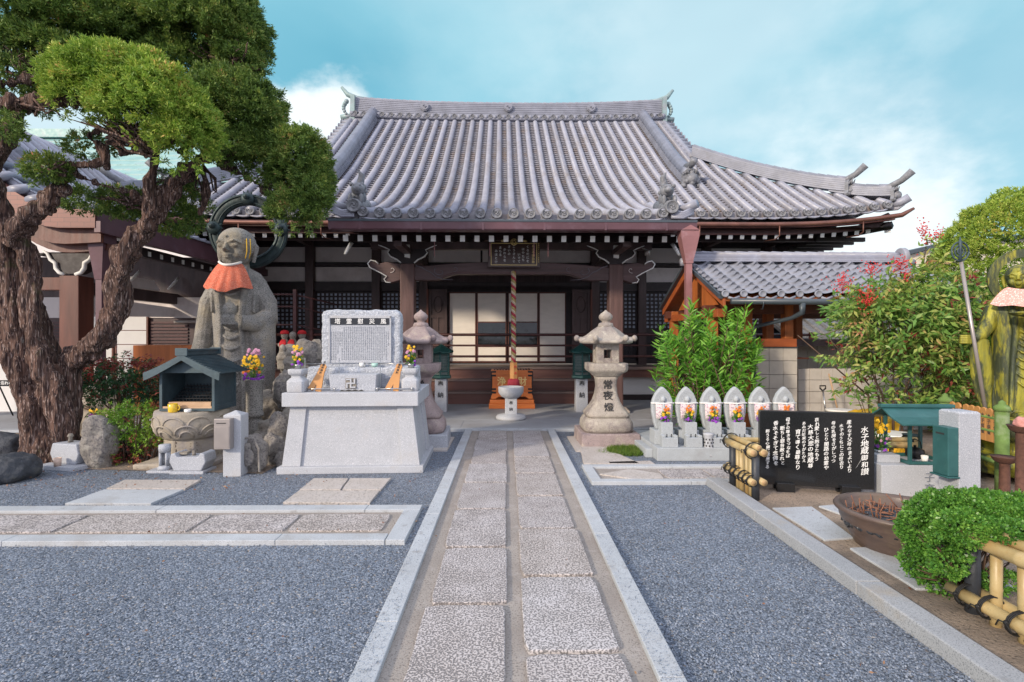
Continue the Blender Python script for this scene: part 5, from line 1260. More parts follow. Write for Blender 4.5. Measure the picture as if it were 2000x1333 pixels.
# ---- small altar with cup beside the tree trunk
q = G(128, 915); t = thing('small_altar', 'low grey granite altar block at the foot of the big juniper', 'stone altar', (q.x, q.y, 0), -.25)
obj('slab', MB().box(-.3, .3, -.12, .3, 0, .05), MT['granite'], t, bevel=.005)
obj('trough', MB().prism([(-.2, .05), (.15, .05), (.2, .17), (.17, .3), (-.22, .3), (-.26, .17)], .0, .22), MT['granite'], t, bevel=.012)
obj('rear_block', MB().frus(.17, .28, [(.16, .11, .05), (.16, .11, .34)]).frus(.1, .3, [(.11, .08, .34), (.13, .09, .40), (.12, .09, .46)]), MT['granite'], t, bevel=.006)
obj('spout', MB().lathe(-.06, .1, [(.03, .3), (.02, .36), (.035, .38), (.02, .41)], 10), MT['old_stone'], t)
v = thing('small_vase', 'tiny white vase with purple flowers on the low altar', 'flower vase', (q.x+.15, q.y+.25, .46)); obj('vase_body', MB().lathe(0, 0, [(.03, 0), (.04, .02), (.025, .06), (.03, .09)], 12), MT['white'], v)
bouquet(v, (0, 0, .08), .09, .16, ('petal_yellow', 'petal_purple', 'petal_purple'), 24, seed=9)
g_ = thing('votive_glass', 'small amber glass tumbler at the corner of the low altar slab', 'glass', (q.x-.02, q.y-.09, .05)); obj('glass_body', MB().lathe(0, 0, [(.035, 0), (.042, .1), (.038, .1), (.03, .01)], 16), MT['clear_tub'], g_)
# ---------------------------------------------------------------- statues, boulders
def rock(c, r, m, label, seed, name='boulder', rz=0, grp=None, disp=.16, vox=None, cat='boulder'):
    mb = MB(); rnd = random.Random(seed)
    mb.ball((0, 0, r[2]*.85), r, 16, 10)
    for k in range(4): mb.ball((rnd.uniform(-.4, .4)*r[0], rnd.uniform(-.4, .4)*r[1], r[2]*rnd.uniform(.3, 1.1)), (r[0]*.6, r[1]*.6, r[2]*.6), 10, 7)
    me = sculpt(mb, vox or max(.02, min(r)/9), 1, min(r)*disp*2, 2.2/max(r)*.9, fine=min(r)*.09, fscale=6/max(r), seed=seed)
    o = solo(name, me, m, label, cat, c, rz, grp); return o
def Gr(px, py): q = G(px, py); return (q.x, q.y, -.02)
G1 = 'rocks heaped around the foot of the large statue'
rocks = [
 (Gr(495, 921), (.17, .12, .26), 'rock', 'upright pinkish boulder with a shallow carved seated figure, right of the metal box post', 1),
 (Gr(536, 905), (.17, .17, .21), 'rock', 'rounded brown boulder between the carved rock and the monument', 2),
 (Gr(553, 912), (.1, .1, .12), 'rock', 'small pale boulder at the foot of the monument corner', 3),
 (Gr(528, 880), (.20, .2, .26), 'old_stone', 'tall brown boulder behind the carved rock', 4),
 (Gr(560, 880), (.24, .2, .30), 'old_stone', 'large grey boulder tucked against the left edge of the monument', 5),
 (Gr(545, 890), (.14, .14, .34), 'rock', 'pale rounded boulder stacked above the brown ones beside the monument', 6),
]
def G0(px, py, D): q = P(px, py, D); return (q.x, q.y, q.z)
rocks += [
 (G0(570, 860, 7.6), (.20, .2, .3), 'old_stone', 'mossy boulder leaning on the left edge of the monument table', 7),
 (G0(560, 800, 8.0), (.2, .2, .34), 'rock', 'dark speckled boulder halfway up the rock mound', 8),
 (G0(590, 790, 8.2), (.26, .22, .34), 'old_stone', 'broad boulder behind the left flower vase', 9),
 (G0(570, 735, 8.6), (.22, .2, .30), 'old_stone', 'grey boulder near the top of the rock mound', 10),
 (G0(600, 735, 8.6), (.24, .2, .34), 'rock', 'brown boulder at the top right of the rock mound', 11),
 (G0(618, 722, 8.7), (.20, .2, .26), 'old_stone', 'small rounded boulder behind the shoulder of the monument headstone', 12),
 (G0(520, 830, 8.2), (.3, .2, .3), 'old_stone', 'low boulder under the hem of the large statue', 13)]
for c, r, m_, lb, sd_ in rocks:
    o = rock(c, r, MT[m_], lb, sd_, grp=G1)
    if c[2] > .05: pass
# relief on the carved rock
q = G(495, 921)
jz = MB(); jz.ball((0, -.10, .33), (.045, .03, .05)); jz.ball((0, -.10, .2), (.085, .035, .11)); jz.tube([(-.13, -.08, .02), (-.135, -.1, .3), (-.07, -.1, .43), (.07, -.1, .43), (.135, -.1, .3), (.13, -.08, .02)], .018, 6)
rel = obj('carved_relief', sculpt(jz, .012, 2), MT['rock'], bpy.data.objects['boulder']); rel.location = (0, -.04, .02)
# small carved figures on the mound
def little_jizo(c, h, m, label, hat=None, bib=None, grp='small stone figures around the large statue', rz=0):
    t = thing('jizo_figure', label, 'stone figure', c, rz, grp)
    mb = MB().lathe(0, 0, [(.22*h, 0), (.21*h, .2*h), (.19*h, .45*h), (.16*h, .62*h), (.08*h, .7*h)], 14, sy=.7)
    mb.ball((0, 0, .83*h), (.13*h, .125*h, .16*h)); mb.tube([(-.19*h, -.02, .52*h), (-.1*h, -.14*h, .42*h), (0, -.17*h, .47*h)], [.06*h, .055*h, .04*h], 8); mb.tube([(.19*h, -.02, .52*h), (.1*h, -.14*h, .42*h), (0, -.17*h, .47*h)], [.06*h, .055*h, .04*h], 8)
    mb.ball((0, -.12*h, .8*h), .025*h, 6, 5)
    obj('body', sculpt(mb, .03*h+.004, 2, .01, 9), m, t)
    if hat: obj('knitted_hat', MB().lathe(0, 0, [(.15*h, .88*h), (.155*h, .93*h), (.12*h, 1.0*h), (.03*h, 1.03*h)], 14), hat, t)
    if bib: obj('bib', MB().tube([(0, -.10*h, .68*h), (0, -.17*h, .55*h), (0, -.18*h, .4*h)], [.08*h, .13*h, .12*h], 10, flat=.2), bib, t)
    return t
for px, py, D, h, lb in ((552, 722, 8.4, .42, 'worn brown stone figure at the left of the rock mound beside the large statue'), (566, 735, 8.2, .46, 'small pointed stone figure near the top of the rock mound'), (556, 800, 8.0, .4, 'small stone figure halfway down the rock mound')):
    little_jizo(G0(px, py, D), h, MT['old_stone'], lb)
for px, lb in ((556, 'small stone figure in red hat, leftmost behind the stair rails'), (590, 'small stone figure in red hat and red bib, right behind the stair rails'), (572, 'small stone figure between the two red hatted ones')):
    little_jizo(G0(px, 700, 11.6), .62, MT['old_stone'], lb, None if px == 572 else MT['red_cloth'], MT['red_cloth'], 'stone figures in red on the hall veranda')
rock(Gr(5, 938), (.36, .30, .17), MT['dark_rock'], 'flat topped dark boulder at the lower left edge', 31, grp=None)
rock(Gr(-12, 895), (.40, .32, .20), MT['dark_rock'], 'dark mossy boulder behind the flat topped one at the left edge', 32)
rock(Gr(196, 912), (.2, .18, .37), MT['rock'], 'standing grey and tan rock between the low altar and the shrub', 33)
rock((G(200, 855).x, G(200,855).y, -.02), (.42, .3, .52), MT['tan_stone'], 'large tan boulder behind the red tipped shrub', 34)
rock(Gr(240, 892), (.3, .25, .22), MT['rock'], 'low dark rock half hidden under the bright green shrub', 35)
ph = thing('photo_card', 'small faded photo card propped against the standing grey rock', 'card', G0(182, 878, 6.5)); ph.rotation_euler = (-.1, 0, .2)
obj('card', MB().box(-.05, .05, 0, .004, 0, .2), MT['bib_print'], ph)

# ---- robed statue builder: body, head, arms as one continuous surface
def section(mb, prof, n=28, fold=0, nf=9, M=None, ph=0):    # (cx, cy, rx, ry, z, foldscale)
    v = []
    for cx, cy, rx, ry, z, fs in prof:
        for k in range(n):
            a = 2*PI*k/n; f = 1+fold*fs*math.sin(nf*a+ph+z*1.3); v.append((cx+rx*f*math.cos(a), cy+ry*f*math.sin(a), z))
    m = len(prof)
    f_ = [(i*n+k, i*n+(k+1) % n, (i+1)*n+(k+1) % n, (i+1)*n+k) for i in range(m-1) for k in range(n)]+[tuple(range(n-1, -1, -1)), tuple((m-1)*n+k for k in range(n))]
    return mb.add(v, f_, True, M)
def face(mb, c, r, M=None, tilt=0):
    """monk's head: skull, cheeks, nose, lips, brow, long-lobed ears; c centre, r half height"""
    x, y, z = c
    mb.ball((x, y, z+.12*r), (.86*r, .94*r, .9*r), 24, 16, M); mb.ball((x, y-.12*r, z-.32*r), (.72*r, .76*r, .66*r), 20, 14, M)
    mb.ball((x, y-.42*r, z-.72*r), (.3*r, .3*r, .22*r), 10, 8, M)
    for s in (-1, 1):
        mb.ball((x+s*.36*r, y-.6*r, z-.35*r), (.26*r, .24*r, .28*r), 12, 8, M)
        mb.tube([(x+s*.83*r, y+.0*r, z+.22*r), (x+s*.93*r, y+.08*r, z+.05*r), (x+s*.9*r, y, z-.35*r), (x+s*.82*r, y-.02*r, z-.72*r)], [.1*r, .14*r, .1*r, .09*r], 8, M=M)
        mb.tube([(x+s*.10*r, y-.93*r, z+.14*r), (x+s*.35*r, y-.92*r, z+.24*r), (x+s*.62*r, y-.72*r, z+.12*r)], [.045*r, .06*r, .035*r], 6, M=M)
        mb.ball((x+s*.33*r, y-.80*r, z+.0*r), (.2*r, .12*r, .10*r), 10, 7, M)
    mb.tube([(x, y-.88*r, z+.16*r), (x, y-.99*r, z-.08*r), (x, y-1.06*r, z-.24*r)], [.07*r, .09*r, .12*r], 8, M=M)
    for s in (-1, 1): mb.ball((x+s*.1*r, y-.94*r, z-.25*r), .085*r, 8, 6, M)
    mb.ball((x, y-.90*r, z-.47*r), (.19*r, .1*r, .05*r), 10, 6, M); mb.ball((x, y-.87*r, z-.58*r), (.15*r, .1*r, .055*r), 10, 6, M)
    mb.ball((x, y-.93*r, z+.42*r), .05*r, 8, 6, M)
def hand_up(mb, p, s=1, fx=1):   # cupped hand holding something, palm up; p wrist
    x, y, z = p
    mb.ball((x, y-.06*s, z), (.075*s, .08*s, .045*s), 12, 8)
    for k, (dx, L) in enumerate(((-.06, .11), (-.02, .135), (.022, .13), (.06, .1))):
        mb.tube([(x+dx*s, y-.1*s, z), (x+dx*s*1.1, y-.1*s-L*.6*s, z+.01*s), (x+dx*s, y-.08*s-L*.85*s, z+.07*s), (x+dx*s*.8, y-.05*s-L*.7*s, z+.11*s)], [.024*s, .022*s, .02*s, .016*s], 7)
    mb.tube([(x+fx*.07*s, y-.03*s, z+.01*s), (x+fx*.11*s, y-.09*s, z+.05*s), (x+fx*.08*s, y-.12*s, z+.11*s)], [.026*s, .023*s, .018*s], 7)
def figure(mb, H):
    """standing robed monk, H total height, facing -Y, arms excluded"""
    k = H/3.5
    section(mb, [(0, .05, .50, .36, .0, .3), (0, .04, .53, .37, .10, .6), (0, .02, .52, .36, .7, .5), (0, 0, .50, .34, 1.2, .25), (0, 0, .50, .34, 1.7, .1), (0, 0, .53, .34, 2.1, 0), (0, 0, .60, .34, 2.4, 0), (0, .02, .58, .31, 2.62, 0), (0, .03, .44, .25, 2.76, 0), (0, .02, .22, .2, 2.86, 0), (0, 0, .2, .2, 3.0, 0)], 36, .05, 8)
# ---- the large grey stone statue on the left
q = P(466, 838, 9.0); SX, SY = q.x, q.y
st = thing('monk_statue', 'tall grey stone monk statue with coral bib, under the juniper', 'statue', (SX, SY, 0), .12)
mb = MB(); figure(mb, 3.5)
face(mb, (0, -.05, 3.19), .352/.80, M=Matrix.Diagonal((1, .86, 1, 1)) @ RZ(-.16, (0, 0, 0)) @ Matrix.Translation((0, 0, 3.2)) @ Matrix.Diagonal((1, 1, .80, 1)) @ Matrix.Translation((0, 0, -3.2)))
# hanging right arm with heavy sleeve (viewer's left)
mb.tube([(-.30, .03, 2.60), (-.46, .02, 2.48), (-.60, 0, 2.22), (-.66, -.02, 1.9), (-.68, -.06, 1.55), (-.74, -.14, 1.2)], [.12, .18, .19, .18, .19, .2], 14)
mb.tube([(-.66, .05, 1.6), (-.72, .05, 1.2), (-.72, .05, .75), (-.66, .05, .4)], [.15, .17, .15, .06], 12)
mb.tube([(-.72, -.14, 1.28), (-.77, -.2, 1.1), (-.78, -.22, 1.0)], [.1, .09, .08], 10)
for i, dx in enumerate((-.06, -.02, .02, .06)): mb.tube([(-.78+dx, -.22, 1.0), (-.78+dx*1.1, -.25, .9), (-.77+dx, -.2, .82)], [.028, .026, .02], 7)
# raised left arm with wide hanging sleeve (viewer's right)
mb.tube([(.30, .03, 2.60), (.45, .02, 2.48), (.60, .0, 2.22), (.65, -.06, 1.98), (.5, -.3, 1.86), (.25, -.44, 1.88)], [.12, .18, .2, .2, .17, .12], 14)
section(mb, [(.50, -.08, .10, .06, .35, 1), (.54, -.08, .19, .15, .6, 1), (.56, -.1, .24, .22, 1.1, 1), (.55, -.12, .27, .25, 1.6, .5), (.55, -.1, .25, .24, 1.95, 0)], 18, .06, 5)
hand_up(mb, (.12, -.46, 1.84), 1.6, -1)
mb.ball((.12, -.66, 2.08), (.13, .12, .125), 14, 10); mb.tube([(.12, -.66, 2.16), (.12, -.66, 2.25)], [.06, .01], 8)
# collar lapels and robe edges
for s in (-1, 1):
    mb.tube([(s*.18, -.12, 2.86), (s*.27, -.28, 2.6), (s*.24, -.34, 2.3), (s*.2, -.33, 1.95), (s*.22, -.31, 1.5), (s*.25, -.33, .8), (s*.28, -.36, .15)], [.06, .075, .07, .06, .05, .045, .05], 8)
    mb.tube([(s*.36, -.1, 2.7), (s*.42, -.22, 2.4), (s*.42, -.26, 2.05)], [.03, .04, .03], 8)
for i, (z, w_) in enumerate(((2.36, .17), (2.12, .17), (1.78, .18), (1.62, .2), (1.44, .22), (1.22, .22), (1.0, .2), (.78, .18), (.55, .15))):
    mb.tube([(-w_, -.30, z+.09), (-w_*.5, -.355, z+.01), (0, -.37, z-.015), (w_*.5, -.355, z+.01), (w_, -.30, z+.09)], [.018, .032, .038, .032, .018], 6)
for x in (-.42, -.34, .34, .4): mb.tube([(x, -.22, 1.5), (x*1.04, -.28, .9), (x*1.1, -.30, .2)], [.025, .05, .055], 6)
for s in (-1, 1): mb.ball((s*.16, -.36, .03), (.12, .2, .09), 12, 8)
sm = sculpt(mb, .0125, 2, .010, 3, fine=.0022, fscale=26); sm.transform(Matrix.Diagonal((.80, .95, 1, 1))); body = obj('figure', sm, MT['statue'], st)
obj('stone_base', sculpt(MB().lathe(0, .03, [(.8, -.02), (.8, .02), (.7, .06)], 30), .05, 1, .03, 4), MT['old_stone'], st)
# halo ring
c = Vector((.04, .36, 3.57)); Rr = .58
v = []; n = 64
for i in range(n):
    a = 2*PI*i/n
    for r_, y_ in ((Rr-.10, -.03), (Rr-.085, -.05), (Rr+.085, -.05), (Rr+.10, -.03), (Rr+.10, .03), (Rr-.10, .03)): v.append((c.x+r_*math.cos(a), c.y+y_, c.z+r_*math.sin(a)*1.0))
hb = MB().add(v, [(i*6+k, i*6+(k+1) % 6, ((i+1) % n)*6+(k+1) % 6, ((i+1) % n)*6+k) for i in range(n) for k in range(6)], True)
ha = obj('halo', hb, MT['bronze'], st)
mb = MB()
for a in (PI/2, PI*.98, PI*.02):
    x, z = c.x+Rr*math.cos(a), c.z+Rr*math.sin(a); mb.ball((x, c.y-.06, z), (.12, .07, .12)); mb.ball((x, c.y-.06, z+.03), (.07, .12, .07)); 
    for s in range(7): b = PI*s/6; mb.tube([(x+.1*math.cos(b), c.y-.05, z+.1*math.sin(b)), (x+.16*math.cos(b), c.y-.05, z+.17*math.sin(b))], [.025, .005], 6)
for k in range(2):
    mb.tube([(c.x+(Rr-.06+.12*k)*math.cos(a), c.y-.055, c.z+(Rr-.06+.12*k)*math.sin(a)) for a in np.linspace(0, 2*PI, 49)], .012, 5)
obj('halo_ornament', mb, MT['bronze'], ha)
obj('halo_rod', MB().tube([(0, .2, 2.7), (c.x, c.y, c.z-Rr+.05)], .03, 8), MT['iron'], st)
# cloth bib
def bib(parent, cx, cy, cz, w, h, m, curve=.16, trim=True, skew=0, nf=5):
    nx, nz = 22, 12; v = []; 
    for layer in (0, .008):
        for i in range(nx+1):
            t = -1+2*i/nx
            for j in range(nz+1):
                u = j/nz; ww = w*(.42+.58*u**.7); ln = h*(1-.28*abs(t)**1.5+.10*math.sin(7*t+1)*abs(t))
                y = cy-curve*math.cos(t*1.15)*(.55+.55*u)+layer+.03*u*math.sin(nf*t*3)
                v.append((cx+ww*t+skew*u, y, cz-ln*u+.07*(t*t)*(1-u)))
    N_ = (nx+1)*(nz+1); f = []
    for i in range(nx):
        for j in range(nz): a = i*(nz+1)+j; f += [(a, a+nz+1, a+nz+2, a+1), (N_+a, N_+a+1, N_+a+nz+2, N_+a+nz+1)]
    b = obj('bib', MB().add(v, f, True), m, parent)
    if trim: obj('neck_trim', MB().tube([(cx+w*.46*t, cy-curve*math.cos(t*1.15)*.57-.004, cz+.07*t*t+.01) for t in np.linspace(-1, 1, 13)], .022, 8), MT['white'], b)
    return b
bib(st, -.04, -.15, 2.84, .39, .46, MT['bib'], .40)
mb = MB(); 
for dx in (0, .045): mb.tube([(.235+dx, -.285+dx*.9, 3.32), (.245+dx, -.29+dx*.9, 3.1), (.22+dx, -.29+dx*.8, 2.98)], .008, 5)
obj('yellow_streak', mb, MT['petal_yellow'], body)
# ---- green bronze statue at the right edge
q = P(1992, 700, 5.9); rx, ry = q.x, q.y
bz = thing('bronze_statue', 'yellow green bronze monk statue with pink bib at the right edge', 'statue', (rx, ry, .72), -.42)
mb = MB(); figure(mb, 3.5); face(mb, (0, -.05, 3.18), .30, M=RZ(-.45))
mb.tube([(-.30, .02, 2.62), (-.48, 0, 2.45), (-.60, -.08, 2.1), (-.78, -.2, 1.84), (-.92, -.26, 1.78)], [.12, .17, .17, .13, .09], 14)
section(mb, [(-.62, -.08, .10, .06, .15, 1), (-.68, -.08, .15, .12, .45, 1), (-.72, -.12, .2, .14, .9, 1), (-.76, -.16, .20, .13, 1.4, .7), (-.78, -.18, .16, .12, 1.75, 0)], 22, .10, 6)
mb.ball((-1.00, -.28, 1.76), (.11, .08, .10), 12, 8)
for i in range(4): z = 1.84-i*.055; mb.tube([(-.99, -.35, z), (-1.09, -.4, z), (-1.19, -.36, z), (-1.20, -.29, z), (-1.12, -.25, z)], [.03, .029, .027, .025, .02], 7)
mb.tube([(.3, .02, 2.62), (.48, -.02, 2.45), (.55, -.2, 2.2), (.3, -.5, 2.1), (-.05, -.66, 2.16)], [.12, .17, .18, .14, .1], 14)
hand_up(mb, (-.12, -.68, 2.15), 1.5, 1)
mb.lathe(-.16, -.82, [(.08, 2.24), (.28, 2.28), (.36, 2.34), (.32, 2.36), (.1, 2.32)], 16, sy=.8)
for s in (-1, 1):
    mb.tube([(s*.18, -.12, 2.86), (s*.27, -.28, 2.6), (s*.24, -.34, 2.3), (s*.2, -.33, 1.95), (s*.24, -.31, 1.3), (s*.3, -.36, .15)], [.06, .07, .07, .06, .05, .05], 8)
for i, (z, w_) in enumerate(((1.9, .16), (1.75, .17), (1.6, .18), (1.45, .2), (1.28, .21), (1.1, .2), (.9, .2), (.7, .18))):
    mb.tube([(-w_, -.30, z+.12), (-w_*.5, -.365, z+.01), (0, -.39, z-.025), (w_*.5, -.365, z+.01), (w_, -.30, z+.12)], [.012, .026, .03, .026, .012], 6)
for s in (-1, 1): mb.ball((s*.16, -.36, .03), (.12, .2, .09), 12, 8)
k = .50; me = sculpt(mb, .014, 2); me.transform(Matrix.Scale(k, 4)); obj('figure', me, MT['bronze_y'], bz)
v = []; c = Vector((.2, .32, 3.2)); Rr = .58
for i in range(n):
    a = 2*PI*i/n
    for r_, y_ in ((Rr-.1, -.03), (Rr+.1, -.03), (Rr+.1, .03), (Rr-.1, .03)): v.append(((c.x+r_*math.cos(a))*k, (c.y+y_)*k, (c.z+r_*math.sin(a))*k))
obj('halo', MB().add(v, [(i*4+kk, i*4+(kk+1) % 4, ((i+1) % n)*4+(kk+1) % 4, ((i+1) % n)*4+kk) for i in range(n) for kk in range(4)], False), MT['bronze_y'], bz)
obj('head_cap_patina', MB().ball((0, 0, 0), .001), MT['bronze'], bz) if 0 else None
b_ = bib(bz, -.05, -.16, 2.88, .62, .42, MT['bib_pink'], .46, False); b_.data.transform(Matrix.Scale(k, 4))
lb = MB().lathe(0, 0, [(.62, -.62), (.62, -.5), (.5, -.46), (.4, -.4), (.42, -.3), (.52, -.2), (.56, -.12), (.5, -.02), (.4, 0)], 28)
for kk in range(10):
    a = 2*PI*kk/10; lb.ball((.42*math.cos(a), .42*math.sin(a), -.14), (.17, .17, .13), 12, 8); lb.ball((.52*math.cos(a+.3), .52*math.sin(a+.3), -.48), (.2, .2, .10), 12, 8)
obj('lotus_base', sculpt(lb, .03, 2), MT['bronze_y'], bz)
s0 = P(1927, 815, 5.72); s1 = P(1877, 512, 5.86)
sf = thing('pilgrim_staff', 'long grey metal staff with ringed head held by the bronze statue', 'staff', s0)
dv = s1-s0; obj('shaft', MB().tube([(0, 0, 0), dv], .019, 8), MT['staff'] if 'staff' in MT else MT['taupe_metal'], sf)
mb = MB(); cc = dv+Vector((-.01, 0, .12))
for r_ in (.10, .062, .03): mb.tube([(cc.x+r_*math.cos(a), cc.y, cc.z+r_*1.1*math.sin(a)) for a in np.linspace(0, 2*PI, 17)], .009, 6)
mb.lathe(cc.x, cc.y, [(.02, cc.z-.12), (.012, cc.z+.02), (.02, cc.z+.08), (.004, cc.z+.17)], 8); obj('ringed_head', mb, MT['copper_green'], sf)
# ---------------------------------------------------------------- right side: jizo row
def at(px, D, z=0): 
    q = P(px, 663, D); return Vector((q.x, q.y, z))
plat = solo('stone_platform', MB().box(-.02, 2.35, 0, 1.35, 0, .17).box(-.12, -.022, .2, 1.3, 0, .12), MT['jizo'], 'low grey stone platform carrying the row of six hooded jizo stones', 'platform', at(1287, 6.72), 0, bevel=.006)
def stele(px, label):
    t = thing('jizo_stele', label, 'jizo stone', at(px, 7.08, .17), 0, 'row of six leaf shaped jizo stones')
    obj('block', MB().box(-.135, .135, -.12, .14, 0, .19), MT['jizo'], t, bevel=.006)
    pr = [(.09, .19), (.12, .28), (.145, .42), (.15, .52), (.135, .60), (.10, .68), (.05, .74), (.0, .78)]
    poly = pr+[(-x, z) for x, z in reversed(pr[:-1])]
    s = obj('stone', MB().prism(poly, -.03, .05), MT['jizo'], t, bevel=.018)
    mb = MB(); mb.ball((0, -.04, .605), (.036, .035, .042), 14, 10); mb.tube([(0, -.03, .57), (0, -.04, .5), (0, -.035, .3), (0, -.03, .22)], [.03, .075, .07, .06], 12, flat=.35, up=(1, 0, 0))
    for r_ in (.062, .082, .102): mb.tube([(r_*math.cos(a), -.031, .61+r_*math.sin(a)) for a in np.linspace(-.3, PI+.3, 15)], .0035, 5)
    obj('relief_figure', mb, MT['jizo'], s)
    b = obj('bib', MB().add([(x, -.062-.012*math.cos(9*x+px)-.02*(u), .545-u*.20+.012*math.sin(20*x+px)*u) for u in (0, .25, .5, .75, 1) for x in np.linspace(-.105-.0, .105, 11)], [(r*11+i, r*11+i+1, r*11+i+12, r*11+i+11) for r in range(4) for i in range(10)], True), MT['bib_print'], t)
    so = b.modifiers.new('thick', 'SOLIDIFY'); so.thickness = .004
    obj('white_tie', MB().tube([(-.153, -.0, .552), (-.15, -.035, .55), (-.08, -.06, .553), (0, -.075, .55), (.08, -.06, .553), (.15, -.035, .55), (.153, 0, .552)], .009, 6), MT['white'], b)
    return t
xs6 = [1293, 1340, 1388, 1435, 1483, 1531]; nm = ['leftmost', 'second from left', 'third from left', 'third from right', 'second from right', 'rightmost']
for i, px in enumerate(xs6):
    stele(px, 'pale jizo stone with printed bib, %s of the six in the row' % nm[i])
    b = thing('flower_block', 'square stone vase block with flowers before the %s jizo stone' % nm[i], 'flower vase', at(px+9, 6.9, .17), 0, 'vase blocks of the jizo row')
    obj('block', MB().box(-.08, .08, -.02, .12, .0, .31), MT['jizo'], b, bevel=.005)
    bouquet(b, (0, .05, .30), .085, .22, ('petal_orange', 'petal_yellow', 'petal_purple'), 30, seed=40+i)
    if i < 4:
        c_ = thing('incense_block', 'stepped stone incense block before the %s jizo stone' % nm[i], 'incense block', at(px+13 if i != 2 else px+16, 6.83, .17), 0, 'incense blocks of the jizo row')
        obj('block', MB().box(-.105, .105, -.07, .04, 0, .125).box(-.105, -.06, -.06, .04, .125, .155).box(.06, .105, -.06, .04, .125, .155), MT['jizo'], c_, bevel=.005)
        obj('pin', MB().cyl((-.03, -.02, .12), (-.03, -.02, .17), .006, 6).cyl((.03, -.02, .12), (.03, -.02, .17), .006, 6), MT['iron'], c_)
t = thing('pierced_lantern', 'little white stone lantern with pierced openwork between the jizo incense blocks', 'stone lantern', at(1384, 6.8, .05))
mb = MB().lathe(0, 0, [(.075, 0), (.075, .03), (.055, .05)], 20)
obj('foot', mb, MT['granite_light'], t)
core = obj('drum', MB().lathe(0, 0, [(.058, .05), (.062, .1), (.06, .26), (.066, .28), (.07, .30), (.02, .305)], 20), MT['granite_light'], t)
mb = MB()
for r_ in range(4):
    for k in range(9): a = 2*PI*(k+.5*(r_ % 2))/9; mb.ball((.06*math.cos(a), .06*math.sin(a), .10+.042*r_), (.011, .011, .013), 6, 5)
obj('piercing', mb, MT['black_ink'], core)
# ---- black inscribed slab
A = at(1484, 5.35, .09); B = at(1708, 5.13, .09); dirv = B-A; ang = math.atan2(dirv.y, dirv.x); wl = dirv.length
sl = thing('inscribed_slab', 'large polished black stone slab with a white brush written hymn, behind the bamboo fence', 'inscribed slab', A, ang)
obj('slab', MB().box(0, wl, 0, .07, 0, .765), MT['black_slab'], sl, bevel=.004)
for x in (.24, .84): obj('support', MB().box(x-.085, x+.085, -.05, .0, -.11, .03).box(x-.085, x+.085, .07, .12, -.11, .03), MT['black_slab'], sl, bevel=.003)
sc_ = wl/224/4.4425; 
tcols = [('水子地蔵御和讃', 1285, 250, 690, .094), ('産みなす父母のまよいより', 1155, 190, 670, .06), ('水子のうちにこの世去り', 1087, 225, 640, .055), ('母の乳房をさがしつつ', 1020, 200, 585, .06), ('ひとり闇路の幼霊や', 957, 260, 650, .058),
         ('哀れ愛しと抱きたもう', 876, 170, 570, .06), ('大慈大悲の地蔵尊', 820, 230, 640, .062), ('あみだ如来のすがたかえ', 762, 205, 585, .05), ('育て導く最尊なり', 708, 280, 655, .06), ('母子の尊ききづなをば', 624, 170, 545, .056), ('断ちし罪咎赦されと', 572, 250, 612, .056), ('香水そそぎて念佛を', 512, 200, 620, .058), ('称うる心願に感應する', 440, 280, 650, .052)]
mb = MB()
for body, zx, y0_, y1_, sz in tcols:
    u = (zx-370)*sc_*1.0; zt_ = .765-(y0_-103-(zx-370)*.028)*sc_*1.04; pitch = (y1_-y0_)*sc_*1.04/len(body)
    Mx = tm(u, -.0035, zt_) @ Matrix(((1, .0, 0, 0), (.18, 1, 0, 0), (0, 0, 1, 0), (0, 0, 0, 1)))
    for i, chh in enumerate(body):
        mb.text(chh, min(sz, pitch*.98)*R.uniform(.9, 1.1), tm(u+R.uniform(-.004, .004), -.001, zt_-(i+.5)*pitch) @ Matrix(((1, .06, 0, 0), (.16, 1, 0, 0), (0, 0, 1, 0), (0, 0, 0, 1))), .0012, 0 if chh == '讃' else .006)
obj('hymn', mb, MT['white_ink'], sl)
# ---- bamboo fences
def cane(p0, p1, r, seed=0):
    p0, p1 = Vector(p0), Vector(p1); L = (p1-p0).length; n = max(2, int(L/.2)); pts = []; rad = []
    off = (seed*.37) % 1*.12
    for i in range(n+1):
        c = p0.lerp(p1, min(1, i/n)); d = (p1-p0).normalized()
        if 0 < i < n: pts += [c-d*.012, c, c+d*.012]; rad += [r*.97, r*1.06, r*.97]
        else: pts.append(c); rad.append(r)
    return MB().tube(pts, rad, 14)
def cord_at(mb, c, r, along, n=3):
    c = Vector(c); a = Vector(along).normalized(); u = a.cross(Vector((0, 0, 1))).normalized(); w_ = a.cross(u)
    for k in range(n):
        o = a*(k-1)*.009
        mb.tube([c+o+a*.012*math.sin(t)+(u*math.cos(t)+w_*math.sin(t))*(r+.005) for t in np.linspace(0, 2*PI, 13)], .0045, 5)
    for sg in (-1, 1): mb.tube([c-u*(r+.005), c-u*(r+.03)+a*sg*.02+Vector((0, 0, .01)), c-u*(r+.02)+a*sg*.045-Vector((0, 0, .03))], .004, 5)
    mb.ball(c-u*(r+.008)+Vector((0, 0, .004)), .014, 7, 5)
